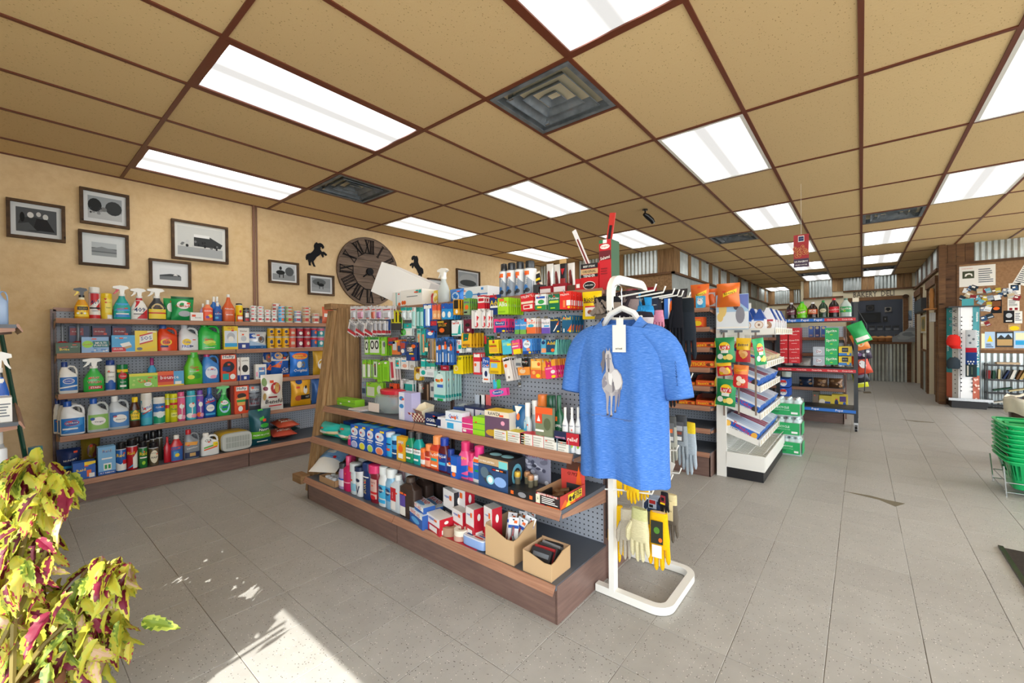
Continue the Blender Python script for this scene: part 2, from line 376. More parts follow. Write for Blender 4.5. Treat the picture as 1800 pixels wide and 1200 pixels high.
def k_tin(w, d, h, c='w', a='', lid='s'):     # food tin with steel rims
    m = M().loft([ring(w*f, w*f, q*h, 2, 16) for q, f in ((0, .97), (.04, 1), (.06, .97), (.94, .97), (.96, 1), (1, .98))], [lid, lid, c, lid, lid]); r = [(None, m, 'plastic')]
    if a: r.append(('printed_label', art(M(), a, w, h*.86, curved([(0, w*.98, w*.98), (h, w*.98, w*.98)], 2, .07*h, .93*h, .97), 1), 'print'))
    return r
def k_bottle(w, d, h, c='a', cap='w', a='', lab=(.1, .6), sh=.62, nk=.3, nh=.8, capw=None, n=2.4, mid=1., mat='plastic', cols=None):
    prof = [(0, w*.92, d*.92), (.02*h, w, d), (.3*h, w*mid, d*mid), (sh*h, w, d), ((sh+(nh-sh)*.6)*h, w*(nk+.18), d*(nk+.18)), (nh*h, w*nk, w*nk)]
    m = body(prof, n, cols or c); r = [(None, m, mat)]; cw = capw or nk*1.15
    r.append(('cap', M().loft([ring(w*cw*f, w*cw*f, z*h, 2, 12) for z, f in ((nh-.005, 1), (.985, 1), (1, .85))], cap), 'plastic'))
    if a: r.append(('printed_label', art(M(), a, w*.92, (lab[1]-lab[0])*h, curved(prof, n, lab[0]*h, lab[1]*h), 1), 'print'))
    return r
def k_jug(w, d, h, c='w', cap='b', a='', lab=(.06, .5), n=3.2, capf=.2):
    prof = [(0, w*.9, d*.9), (.02*h, w, d), (.5*h, w, d), (.6*h, w*.93, d*.95)]
    rings = [ring(x, y, z, n, 18) for z, x, y in prof]
    rings += [ring(w*.68, d*.85, .68*h, 2.6, 18, -.13*w), ring(w*.44, d*.62, .77*h, 2.2, 18, -.19*w), ring(w*.3, w*.3, .84*h, 2, 18, -.2*w)]
    m = M().loft(rings, c)
    path = [(-.12*w, 0, .79*h), (.08*w, 0, .86*h), (.3*w, 0, .84*h), (.42*w, 0, .75*h), (.45*w, 0, .62*h), (.43*w, 0, .5*h), (.38*w, 0, .42*h)]
    m.tube(path, [w*.07, w*.07, w*.07, w*.065, w*.06, w*.06, w*.05], c, 8)
    r = [(None, m, 'plastic'), ('cap', M().loft([ring(w*.34*f, w*.34*f, z*h, 2, 14, -.2*w) for z, f in ((.84, 1), (.98, 1), (1, .9))], cap), 'plastic')]
    if a: r.append(('printed_label', art(M(), a, w*.9, (lab[1]-lab[0])*h, curved(prof, n, lab[0]*h, lab[1]*h), 1), 'print'))
    return r
def k_bag(w, d, h, c='o', a='', crimp=True, puff=1., band=None, mat='foil', seed=1):
    nx, nz = 8, 10; R_ = random.Random(seed); m = M(); pts = {}
    for side in (-1, 1):
        for j in range(nz+1):
            for i in range(nx+1):
                u, v = i/nx, j/nz; t = (max(0, math.sin(math.pi*u))**.6)*(max(0, math.sin(math.pi*min(1, max(0, (v-.04)/.92))))**.5)
                y = side*d/2*t*puff*(1+R_.uniform(-.13, .13)); x = (u-.5)*w*(1-.05*math.sin(math.pi*v))*(1+(.02*math.sin(9*v)))
                pts[side, i, j] = (x, y, v*h)
    base = len(m.v); idx = {}
    for key, p in pts.items(): idx[key] = len(m.v); m.v.append(p)
    for side in (-1, 1):
        for j in range(nz):
            for i in range(nx):
                f = (idx[side, i, j], idx[side, i+1, j], idx[side, i+1, j+1], idx[side, i, j+1])
                m.f.append(f if side < 0 else tuple(reversed(f))); cc = c
                if band:
                    for v0, v1, bc in band:
                        if v0 <= (j+.5)/nz < v1: cc = bc
                m.c.append(C(cc))
    for j in range(nz):
        for i, rev in ((0, 0), (nx, 1)):
            f = (idx[-1, i, j], idx[-1, i, j+1], idx[1, i, j+1], idx[1, i, j]); m.f.append(tuple(reversed(f)) if rev else f); m.c.append(C(c))
    r = [(None, m, mat)]
    if a:
        def mp(u, v, k):
            i = min(nx-1e-6, max(0, u*nx)); j = min(nz-1e-6, max(0, v*nz)); i0, j0 = int(i), int(j); fi, fj = i-i0, j-j0
            P_ = [Vector(pts[-1, i0+q, j0+s]) for q, s in ((0, 0), (1, 0), (0, 1), (1, 1))]
            p = (P_[0]*(1-fi)+P_[1]*fi)*(1-fj)+(P_[2]*(1-fi)+P_[3]*fi)*fj; return (p.x, p.y-.004-.0005*k, p.z)
        r.append(('printed_label', art(M(), a, w, h, mp, 1), 'print'))
    return r
def k_card(w, d, h, c='w', a='', blis=None, bc='s', slot=True, bmat='clear'):
    t = .0012; m = M(); m.box(-w/2, w/2, -t, 0, 0, h, c); r = [(None, m, 'print')]
    if blis:
        u0, v0, u1, v1 = blis; m2 = M(); x0, x1, z0, z1 = (u0-.5)*w, (u1-.5)*w, v0*h, v1*h; q = min(x1-x0, z1-z0)*.18; dd = max(d-t, .004)
        m2.loft([[(x0, -t, z0), (x1, -t, z0), (x1, -t, z1), (x0, -t, z1)], [(x0+q, -dd, z0+q), (x1-q, -dd, z0+q), (x1-q, -dd, z1-q), (x0+q, -dd, z1-q)]], bc); r.append(('blister_pack', m2, 'plastic'))
    aa = a+(';e .5 .94 .09 .02 k' if slot else '')
    if aa: r.append(('printed_label', art(M(), aa, w, h, flat(w, h, -t)), 'print'))
    return r
KITS = dict(box=k_box, trig=k_trig, can=k_can, tin=k_tin, bot=k_bottle, jug=k_jug, bag=k_bag, card=k_card)
def put(parts, name, label, cat, loc, rot=(0, 0, 0), group=None):
    root = obj(name, parts[0][1], parts[0][2], None, loc, rot); tag(root, label, cat, group)
    for pn, m, mt in parts[1:]: obj(pn, m, mt, root)
    return root
class Shelf:
    def __init__(s, face, p, z): s.face, s.p, s.z = face, p, z
    def on(s, x, y, ins=0): return (onY if s.face == 'B' else onX)(x, y, s.p+ins)
    def loc(s, a, dep, z): return (a, s.p+dep, z) if s.face == 'B' else (s.p+dep, a, z)
ORD = ['front', 'second', 'third', 'fourth', 'fifth', 'sixth', 'seventh', 'eighth', 'ninth', 'tenth', 'eleventh', 'twelfth', 'thirteenth']
RZ = {'B': 0, 'C': -math.pi/2}
def it(S, kit, x0, x1, yt, name, label, cat, d=None, ins=.03, z0=0, yb=None, group=None, cnt=1, gap=.004, rz=0, st=True, hmin=.02, **k):
    """stand a product on shelf S so that its front spans photograph columns x0..x1 and reaches row yt"""
    xm = (x0+x1)/2; a, b = S.on(x0, yt, ins), S.on(x1, yt, ins); w = (b-a).length if S.face == 'C' else abs(b.x-a.x)
    w = abs(b.y-a.y) if S.face == 'C' else abs(b.x-a.x)
    zt = S.on(xm, yt, ins).z; h = max(hmin, zt-S.z-z0) if yb is None else max(hmin, zt-S.on(xm, yb, ins).z)
    if d is None: d = {'box': .05, 'trig': w*.55, 'can': w, 'tin': w, 'bot': w*.62, 'jug': w*.6, 'bag': w*.4, 'card': .02}[kit]
    if kit in ('trig', 'box', 'jug', 'bag', 'bot', 'can') and k.get('a') and st and rnd.random() < .75: k['a'] = k['a']+sticker()
    parts = KITS[kit](w, d, h, **k); ce = (a+b)/2; cc = ce.x if S.face == 'B' else ce.y
    o = put(parts, name, label, cat, S.loc(cc, ins+(w if kit in ('can', 'tin') else d)/2, S.z+z0), (0, 0, RZ[S.face]+rz), group)
    for i in range(1, cnt): dup(o, S.loc(cc, ins+(w if kit in ('can', 'tin') else d)/2+i*((w if kit in ('can', 'tin') else d)+gap), S.z+z0), label=label+', behind it')
    return o
# ================================================================ THE ROOM
def S_(name, m, mat, parent=None, **k):
    o = obj(name, m, mat, parent, **k)
    if not parent: o['kind'] = 'structure'
    return o
FX0, FX1, FY0, FY1 = -1.2, 16.6, -4.2, 5.15
floor = S_('floor', M().box(FX0, FX1+1, FY0, FY1, -.06, -.0025), 'joint')
T_ = .2855; tx0, ty0 = 1.414, -.181
cells = []
for i in range(-10, 56):
    for j in range(-15, 20):
        x, y = tx0+i*T_, ty0+j*T_; cxx, cyy = x+T_/2, y+T_/2
        if cxx < FX0+.1 or cxx > FX1 or cyy < FY0+.1 or cyy > FY1: continue
        px, py, zz = pix((cxx, cyy, 0)); inn = zz > .3 and -60 < px < 1860 and py < 1270
        hid = (1.5 < cxx < 2.7 and 1.1 < cyy < 3.2) or (cyy > 4.5 and cxx < 2.6) or (3.9 < cxx < 5.4 and cyy > .6) or cyy > 3.6 and cxx > 2 or (cxx > 2 and cyy > 1.3)
        cells.append((0 if inn and not hid else 1, math.hypot(cxx, cyy), x, y))
cells.sort(); gp = .0007
tile = M(); b = .0014; q = T_-2*gp
tile.loft([[(0, 0, -.0025), (q, 0, -.0025), (q, q, -.0025), (0, q, -.0025)], [(0, 0, -b), (q, 0, -b), (q, q, -b), (0, q, -b)], [(b, b, 0), (q-b, b, 0), (q-b, q-b, 0), (b, q-b, 0)]], 'w')
tme = mesh('tile', tile); tme.materials.append(MAT['vinyl_tile']); rest = M()
for k, (v, dd, x, y) in enumerate(cells):
    jx, jy = rnd.uniform(-.0006, .0006), rnd.uniform(-.0006, .0006)
    if k < 300: obj('tile', tme, '', floor, (x+gp+jx, y+gp+jy, rnd.uniform(-.0004, 0)))
    else:
        n = len(rest.v); rest.v += [(vx+x+gp, vy+y+gp, vz) for vx, vy, vz in tile.v]; rest.f += [tuple(n+i for i in f) for f in tile.f]; rest.c += tile.c
S_('far_tiles', rest, 'vinyl_tile', floor)['kind'] = 'stuff'
# broken corners where the tile is gone
nmat('bare_patch', '6f6754', rough=.95)
for poly in ([(1482, 863), (1530, 871), (1557, 878), (1591, 885), (1574, 890), (1545, 878)], [(1583, 737), (1640, 742), (1643, 743), (1610, 741)], [(1517, 688), (1530, 688), (1532, 691), (1518, 691)]):
    P_ = [onZ(x, y, 0) for x, y in poly]; S_('chipped_patch', M().prism([(p.x, p.y) for p in reversed(P_)], -.001, .0012, 'z'), 'bare_patch', floor)
# ceiling: suspended grid, brown tees, pitted boards
ceil = S_('ceiling', M().box(FX0, FX1+1, FY0-.1, FY1, CZ+.05, CZ+.1), 'cream_wall')
GU, GV = 1.2192, .5956
UX = lambda u: .710+GU*u
VY = lambda v: 1.786+GV*v
LIGHTS = [(0, 1), (0, 4), (0, -2), (2, 1), (2, 4), (2, -2), (4, 1), (4, 4), (4, -2), (6, -2), (8, -2), (10, -2), (2, -5), (4, -5), (6, -4), (8, -4), (10, -4), (0, -5), (12, -2), (12, 0), (4, -8), (8, -8), (0, -8)]
VENTS = [(1, -1, 0), (1, 3, 0), (5, -1, 0), (5, -4, 0), (9, -2, .5), (9, -4, .5)]
def fullmesh(L_, w):
    m = M(); m.box(.004, L_-.004, .004, w-.004, 0, .012); me = mesh('ceiling_tile', m); me.materials.append(MAT['ceiling_board']); return me
full, half = fullmesh(GU, GV), fullmesh(GU/2, GV)
vset = {(u, v): o for u, v, o in VENTS}
for u in range(-2, 14):
    for v in range(-11, 6):
        x, y = UX(u), VY(v)
        if x+GU < FX0 or x > FX1 or y < FY0-.5 or y > FY1: continue
        if x > 7.0 and y > 2.35: continue
        if x > 9.6 and y+GV < -1.1: continue
        if (u, v) in LIGHTS: continue
        if (u, v) in vset:
            o_ = vset[u, v]; obj('ceiling_tile', half, '', ceil, (x+(GU/2 if o_ == 0 else 0), y, CZ+.004)); continue
        w = min(GV, FY1-y)
        if w < GV-.01: obj('ceiling_tile', M().box(.004, GU-.004, .004, w-.002, 0, .012), 'ceiling_board', ceil, (x, y, CZ+.004))
        else: obj('ceiling_tile', full, '', ceil, (x, y, CZ+.004))
for v in range(-10, 7):
    if VY(v) > FY1: continue
    x1 = 7.2 if VY(v) > 2.5 else (10.1 if VY(v) < -1.1 else FX1)
    obj('ceiling_tee', M().box(FX0, x1, -.012, .012, -.003, .03), 'tee_brown', ceil, (0, VY(v), CZ))
for u in range(-1, 14):
    y1 = FY1 if UX(u) < 7.2 else 2.5; y0 = FY0 if UX(u) < 10.1 else -1.1
    obj('ceiling_tee', M().box(-.012, .012, y0, y1, -.0036, .03), 'tee_brown', ceil, (UX(u), 0, CZ))
for u, v, o_ in VENTS: obj('ceiling_tee', M().box(-.012, .012, 0, GV, -.0032, .02), 'tee_brown', ceil, (UX(u+.5), VY(v), CZ))
obj('wall_angle', M().box(FX0, 7.2, FY1-.025, FY1, -.003, .02), 'tee_brown', ceil, (0, 0, CZ))
# ---- walls
def corr(w, h, amp=.009, per=.068, seg=6):
    m = M(); n = max(2, int(w/per*seg)); pts = []
    for i in range(n+1): x = w*i/n; y = -amp*(1+math.sin(2*math.pi*x/per)); pts += [(x, y, 0), (x, y, h)]
    m.add(pts, [(2*i, 2*i+2, 2*i+3, 2*i+1) for i in range(n)], 's'); return m
def clad(wall, face, a0, a1, z0, z1, pat, at, pw=.14, mat='dark_plank'):
    """clad a stretch of wall with sheets ('m') and boards ('b'). face 'X': wall plane x=at seen from -x, run along -y; 'Y': plane y=at seen from -y, run along +x; 'V': plane y=at seen from +y, run along -x"""
    rot = {'X': -math.pi/2, 'Y': 0, 'V': math.pi}[face]
    def P_(a): return {'X': (at, a, z0), 'Y': (a, at, z0), 'V': (a, at, z0)}[face]
    sg = {'X': -1, 'Y': 1, 'V': -1}[face]; a = a0; i = 0
    while (a1-a)*sg > .02:
        kind, w = pat[i % len(pat)]; w = min(w, abs(a1-a)); i += 1
        if kind == 'm': obj('corrugated_sheet', corr(w, z1-z0), 'galvanised', wall, P_(a), (0, 0, rot))
        else:
            n = max(1, round(w/pw)); bw = w/n
            for k in range(n):
                t = rnd.uniform(.016, .024); obj('plank', M().box(.002, bw-.002, -t, 0, 0, z1-z0), mat, wall, P_(a+sg*k*bw), (0, 0, rot))
        a += sg*w
wl = S_('wall_left', M().box(FX0-.1, 7.2, FY1, FY1+.1, 0, CZ+.1), 'plaster')
ws = S_('wall_street', M().box(FX0-.1, FX0, FY0, FY1, WH, CZ+.1).box(FX0-.1, FX0, 1.5, FY1, 0, WH).box(FX0-.1, FX0, .67, .80, 0, WH).box(FX0-.095, FX0-.005, FY0, 1.9, 0, .12).box(FX0-.1, FX0, -1.7, -1.62, 0, WH), 'cream_wall')
wr = S_('wall_right', M().box(FX0, 10.2, FY0-.1, FY0, 2.45, CZ+.1).box(FX0, 10.2, FY0-.1, FY0, 0, .35).box(2, 2.08, FY0-.1, FY0, .35, 2.45).box(5, 5.08, FY0-.1, FY0, .35, 2.45).box(8, 8.08, FY0-.1, FY0, .35, 2.45), 'cream_wall')
sidewalk = S_('pavement', M().box(-30, 40, -30, 30, -.3, -.07), 'vinyl_tile')
# cooler block on the left with its cladding
BX, BY = 7.2, 2.45
wb = S_('wall_cooler', M().box(BX, FX1+1, BY, FY1+.1, 0, CZ+.1), 'cream_wall')
clad(wb, 'X', 5.15, BY-.02, 2.27, CZ, [('m', .62), ('b', .3)], BX-.001, .14, 'barn_wood_upright')
for a, b2 in ((7.2, 7.52),):
    pass
obj('plank', M().box(0, .3, -.02, 0, 0, CZ-2.27), 'barn_wood_upright', wb, (BX-.025, BY-.02, 2.27), (0, 0, 0))
xs = [onY(p, 460, BY).x for p in (1186, 1204, 1208.5, 1223, 1227, 1241, 1247, 1259, 1262, 1273)]
a = 7.47; k_ = 0
while a < FX1-.2:
    w = (xs[k_+1]-xs[k_]) if k_+1 < len(xs) else (.95 if k_ % 2 == 0 else .3)
    if k_ == 0: a = max(xs[0], 7.47)
    w = min(w, FX1-a)
    if k_ % 2 == 0: obj('corrugated_sheet', corr(w, CZ-2.27), 'galvanised', wb, (a, BY-.001, 2.27))
    else: obj('plank', M().box(0, w, -.022, 0, 0, CZ-2.27), 'barn_wood_upright', wb, (a, BY-.001, 2.27))
    a += w; k_ += 1
obj('ledge_trim', M().box(BX-.05, FX1, BY-.05, BY, 2.235, 2.27), 'trim_wood', wb)
obj('ledge_trim', M().box(BX-.05, BX, BY-.05, 5.15, 2.235, 2.27), 'trim_wood', wb)
obj('plywood_panel', M().box(BX-.012, BX, BY, 5.15, 1.95, 2.235), 'barn_wood_flat', wb)
for i in range(7): obj('smooth_sheet', M().box(BX+.03+i*1.32, BX+.03+(i+1)*1.32-.004, BY-.01, BY, 1.93, 2.235), 'galvanised', wb)
obj('corner_angle', M().box(BX-.015, BX+.03, BY-.012, BY, 1.93, 2.235), 'galvanised', wb)
# far wall, bakery wall and its kitchen
HY0, HY1, HZ0, HZ1, HX = .215, -.79, .985, 2.05, 14.2
wf = S_('wall_far', M().box(FX1, FX1+.1, 1.24, 2.5, 0, CZ+.1).box(HX+.101, FX1+.1, 1.24, 1.299, 0, CZ+.1), 'cream_wall')
clad(wf, 'X', 2.45, 1.26, 2.22, CZ, [('b', .2), ('m', .42), ('b', .12), ('m', .40)], FX1-.001, .1, 'barn_wood_upright')
obj('ledge_trim', M().box(FX1-.04, FX1, 1.3, 2.45, 2.18, 2.22), 'trim_wood', wf)
wk = S_('wall_bakery', M().box(HX, HX+.1, HY0, 1.3, 0, CZ+.1).box(HX, HX+.1, -1.02, HY1, 0, CZ+.1).box(HX, HX+.1, HY1, HY0, HZ1, CZ+.1).box(HX, HX+.1, HY1, HY0, 0, HZ0-.04), 'cream_wall')
yy = [onX(p, 500, HX).y for p in (1413, 1422, 1463, 1482, 1514, 1537, 1576, 1603)]
for i, (a, b2) in enumerate(zip(yy, yy[1:])):
    z0 = 2.2 if i < 2 else 2.33
    clad(wk, 'X', a, b2, z0, CZ, [('b' if i % 2 == 0 else 'm', a-b2)], HX-.001, .12, 'barn_wood_upright')
obj('ledge_trim', M().box(HX-.05, HX, yy[3], 1.24, 2.16, 2.2), 'trim_wood', wk); obj('ledge_trim', M().box(HX-.05, HX, -1.02, yy[3], 2.29, 2.33), 'trim_wood', wk)
for nm, bx in (('opening_trim', (HX-.03, HX, HY1-.09, HY0+.09, HZ1, HZ1+.085)), ('opening_trim', (HX-.03, HX, HY0, HY0+.09, 0, HZ1)), ('opening_trim', (HX-.03, HX, HY1-.09, HY1, 0, HZ1))):
    obj(nm, M().box(*bx), 'trim_wood', wk)
obj('rosette', M().prism([(HY1-.045+.06*math.cos(i*math.pi/6), HZ1+.055+.05*math.sin(i*math.pi/6)) for i in range(12)], HX-.05, HX-.03, 'x'), 'frame_wood', wk)
obj('service_counter', M().box(HX-.22, HX+.5, -.93, 1.2, HZ0-.05, HZ0), 'trim_wood', wk)
clad(wk, 'X', 1.2, -.93, .0, HZ0-.05, [('m', .36), ('b', .24), ('m', .5), ('b', .24), ('m', .35)], HX-.06, .12, 'trim_wood')
m = M(); vs, fs, asr = text_geo('BAKERY & DELI'); wy0, wy1 = onX(1500, 520, HX).y, onX(1572, 516, HX).y
let = art(M(), 't .5 .5 1 6a6258 BAKERY  DELI', wy0-wy1, .14, lambda u, v, k: (HX-.012, wy0-u*(wy0-wy1), 2.21+(v-.5)*.14*1.5))
lo = obj('sign_lettering', let, 'card', wk)
nmat('dark_kitchen', '6c7280', rough=.6)
kit = S_('kitchen_room', M().box(16.2, 16.3, -1.4, 1.2, 0, CZ).box(HX+.1, 16.2, -1.5, -1.4, 0, CZ).box(HX+.1, 16.2, 1.15, 1.2, 0, CZ).box(HX+.1, 16.3, -1.4, 1.2, CZ-.02, CZ), 'dark_kitchen'); kit['kind'] = 'structure'
tag(obj('added_kitchen_lamp', M().box(-.6, .6, -.15, .15, -.05, 0), 'diffuser', None, (15.1, -.1, CZ-.03)), 'unseen lamp added on the kitchen ceiling behind the bakery opening', 'light')  # lamp added out of view to brighten the kitchen
# right-hand wall with two doorways, running away from the pilaster
RY = -1.02
dx = [(11.62, 10.42), (14.0, 12.83)]
mm = M().box(10.26, 10.42, RY-.1, RY, 0, CZ+.1).box(11.62, 12.83, RY-.1, RY, 0, CZ+.1).box(14.0, HX+.1, RY-.1, RY, 0, CZ+.1).box(10.421, 11.619, RY-.1, RY, 2.05, CZ+.1).box(12.831, 13.999, RY-.1, RY, 2.05, CZ+.1)
wr2 = S_('wall_right_far', mm, 'cream_wall')
S_('passage_room', M().box(10.3, 14.2, -2.3, -2.2, 0, CZ).box(12.2, 12.3, -2.2, -1.12, 0, CZ).box(10.3, 14.2, -2.3, RY, CZ-.01, CZ+.02), 'cream_wall')
clad(wr2, 'V', HX, 10.15, 2.29, CZ, [('m', .5), ('b', .35)], RY+.001, .14, 'dark_plank')
obj('ledge_trim', M().box(10.1, HX, RY, RY+.05, 2.25, 2.29), 'trim_wood', wr2)
for i, (b2, a) in enumerate(dx):
    d = S_('door_%d' % (i+1), M().box(a-.02, b2+.02, RY-.1, RY-.07, 0, 2.05), 'trim_wood')
    for bx in ((a-.1, a, RY, RY+.03, 0, 2.05), (b2, b2+.1, RY, RY+.03, 0, 2.05), (a-.13, b2+.13, RY, RY+.045, 2.05, 2.19)): obj('door_frame', M().box(*bx), 'trim_wood', d)
clad(wr2, 'V', 12.72, 11.73, 0, .82, [('b', .3), ('m', .4), ('b', .3)], RY+.001, .14, 'trim_wood')
clad(wr2, 'V', 10.31, 10.12, 0, .82, [('b', .3)], RY+.001, .14, 'trim_wood')
obj('chair_rail', M().box(11.73, 12.72, RY, RY+.03, .82, .86), 'trim_wood', wr2)
# notice-board wall beside the pilaster
NX = 10.15
wn = S_('wall_notice', M().box(NX, NX+.1, FY0, RY-.1, 0, CZ+.1), 'cream_wall')
y_ = lambda p: onX(p, 500, NX).y
clad(wn, 'X', RY+.01, y_(1712), 2.36, CZ, [('b', .6)], NX-.001, .11, 'trim_wood'); clad(wn, 'X', y_(1712), FY0, 2.36, CZ, [('m', 9)], NX-.001)
obj('ledge_trim', M().box(NX-.05, NX, FY0, RY, 2.32, 2.36), 'trim_wood', wn)
clad(wn, 'X', RY+.01, y_(1681), 0, 2.32, [('b', .9)], NX-.001, .14, 'trim_wood')
nmat('cork', '96704e', rough=.9, build=lambda nt, b: L(nt, ramp(nt, noise(nt, coords(nt), 30, 4), [(.3, '8c6848'), (.7, 'a47e5a')]), b.inputs['Base Color']))
nb_z0, nb_z1 = onX(1740, 615, NX).z, 2.32
obj('notice_board', M().box(NX-.015, NX, FY0, y_(1681), nb_z0, nb_z1), 'cork', wn)
obj('board_trim', M().box(NX-.03, NX, FY0, y_(1681), nb_z0-.05, nb_z0), 'trim_wood', wn)
obj('board_trim', M().box(NX-.03, NX-.01, y_(1681)-.03, y_(1681), nb_z0, nb_z1), 'trim_wood', wn)
obj('corrugated_sheet', corr(abs(FY0-y_(1700)), nb_z0-.05), 'galvanised', wn, (NX-.001, y_(1700), 0), (0, 0, -math.pi/2))
pl = S_('column_corner', M().box(NX-.12, NX-.04, RY-.06, RY+.02, 0, CZ), 'trim_wood')
# paper notices pinned on the board
def paper(px0, py0, px1, py1, col, a, label, cat='notice', tilt=0., th=.003, off=0.):
    A, B = onX(px0, py0, NX-.016), onX(px1, py1, NX-.016); w, h = A.y-B.y, A.z-B.z
    m = M().box(-w/2, w/2, -th, 0, -h/2, h/2, col)
    parts = [(None, m, 'card')]
    if a: parts.append(('printed_matter', art(M(), a, w, h, lambda u, v, k: ((u-.5)*w, -th-.0006-.0003*k, (v-.5)*h)), 'card'))
    return put(parts, 'notice' if cat == 'notice' else cat, label, cat, (NX-.016-off, (A.y+B.y)/2, (A.z+B.z)/2), (0, tilt, -math.pi/2))
ln = fine(7, .55, .95, .15, .85, 'S')
paper(1684, 469, 1750, 501, 'w', 't .25 .88 .3 r HORSE TRAINING;r .12 .4 .44 .75 h;p w .18,.5 .2,.62 .3,.66 .38,.62 .4,.5 .36,.5 .34,.58 .26,.58 .22,.5;'+ln, 'wide white notice with white horse photo, topmost on the cork board')
paper(1789, 467, 1812, 500, 'w', fine(8, .1, .9, .1, .9, 'S'), 'curling white sheet at top right corner of cork board', tilt=.4)
paper(1773, 498, 1794, 517, 'w', 'r .15 .35 .85 .85 k;'+fine(2, .1, .9, .05, .3, 'S'), 'small white notice with dark animal picture right of horse notice')
paper(1771, 519, 1792, 546, 'w', 't .5 .8 .5 r SALE;'+fine(5, .1, .9, .3, .7, 'S')+'r .15 .05 .4 .2 R;r .6 .05 .85 .2 R', 'white notice with small red crest on cork board')
paper(1742, 527, 1761, 550, 'k', 'r .1 .5 .9 .9 n;e .5 .35 .3 .12 o', 'black and orange food poster in middle of cork board')
paper(1764, 546, 1783, 567, 'k', 'e .5 .6 .3 .2 s;r .2 .1 .8 .2 w', 'black poster with pale bird emblem on cork board')
paper(1783, 547, 1797, 568, 'w', fine(5, .1, .9, .2, .9, 'S'), 'white leaflet right of bird emblem poster')
paper(1750, 583, 1782, 610, 'z', 'r .08 .1 .92 .9 c;p h .08,.5 .3,.75 .5,.55 .7,.8 .92,.5;r .08 .6 .92 .9 u;p z .08,.55 .3,.8 .5,.6 .7,.85 .92,.55', 'framed-look mountain landscape poster at bottom of cork board')
paper(1782, 582, 1812, 612, 'u', 'r .1 .5 .9 .9 j;r .1 .2 .9 .45 a', 'pale blue brochure right of mountain poster')
paper(1731, 583, 1749, 612, 'u', 'p y .2,.4 .5,.8 .8,.4;'+fine(3, .1, .9, .05, .3, 'B'), 'pale blue flyer with yellow triangle left of mountain poster')
paper(1725, 586, 1731, 612, 'j', '', 'narrow cream card at bottom left corner of cork board')
paper(1772, 570, 1794, 581, 'c', 'e .5 .4 .4 .35 y', 'yellow flyer above the mountain poster')
vals = [('e8ecf0', 'pale'), ('35557c', 'blue'), ('26323c', 'dark'), ('c9b89a', 'tan'), ('8c2b30', 'red'), ('6fb0c4', 'aqua'), ('7d6350', 'brown'), ('c8b23e', 'yellow'), ('8f9aa8', 'grey')]
k_ = 0
for r_ in range(6):
    for c_ in range(13):
        x = 1680+c_*8.5+rnd.uniform(-3, 3)+(r_ % 2)*4; y = 508+r_*12.5+rnd.uniform(-4, 4)
        if x < 1690 or x > 1741 and r_ > 1: continue
        if x < 1722 and r_ > 1: continue
        v = vals[k_ % 9]; k_ += 1
        paper(x-rnd.uniform(4, 7), y-4, x+rnd.uniform(4, 7), y+4, v[0], 'r .1 .5 .6 .8 w' if k_ % 2 else 'r .1 .15 .9 .4 s', '%s business card, %s from left %s of the cork board' % (v[1], ORD[c_], ['in the top row', 'in the second row', 'in the third row', 'in the fourth row', 'in the fifth row', 'in the lowest row'][r_]), 'card', rnd.uniform(-.6, .6), off=.002*(k_ % 5+1))['group'] = 'business cards pinned on the cork board'
# ---------------------------------------------------------------- ceiling fittings
for k, (u, v) in enumerate(LIGHTS):
    t = empty('ceiling_light', (UX(u+.5), VY(v+.5), CZ)); lx, ly = GU/2-.012, GV/2-.012
    if v > 1: side = 'near the tan plaster wall'
    elif v == 1: side = 'in the row over the middle shelving'
    elif v == -2: side = 'in the row left of the snack aisle'
    else: side = 'in the right-hand row'
    dist = {0: 'nearest fluorescent ceiling panel', 2: 'second fluorescent ceiling panel', 4: 'third fluorescent ceiling panel', 6: 'fourth fluorescent ceiling panel', 8: 'fifth fluorescent ceiling panel', 10: 'sixth fluorescent ceiling panel', 12: 'last fluorescent ceiling panel'}[u]
    if v == 0: side = 'in the far corner beyond the bakery wall'
    tag(t, '%s %s%s' % (dist, side, {-5: ' above the entrance side', -8: ' beside the side windows', -4: ' leading to the bakery'}.get(v, '')), 'light', 'fluorescent ceiling panels')
    fr = M().box(-lx, lx, -ly, -ly+.022, -.004, .03, 'w').box(-lx, lx, ly-.022, ly, -.004, .03).box(-lx, -lx+.022, -ly+.022, ly-.022, -.004, .03).box(lx-.022, lx, -ly+.022, ly-.022, -.004, .03)
    obj('frame', fr, 'tee_brown' if u < 2 else 'white_enamel', t); obj('diffuser', M().box(-lx+.022, lx-.022, -ly+.022, ly-.022, .004, .01), 'diffuser', t)
nmat('grey_vent', '717b80', rough=.5, metal=.2, build=lambda nt, b: L(nt, ramp(nt, noise(nt, coords(nt), 9, 5), [(.35, '5c646c'), (.65, '7c848c'), (.85, '80766c')]), b.inputs['Base Color']))
vl = ['large square four-way air vent nearest the camera', 'square four-way air vent near the tan plaster wall', 'square air vent over the snack aisle', 'square air vent in the right-hand ceiling rows', 'far air vent before the last left-hand light', 'far air vent before the bakery lights']
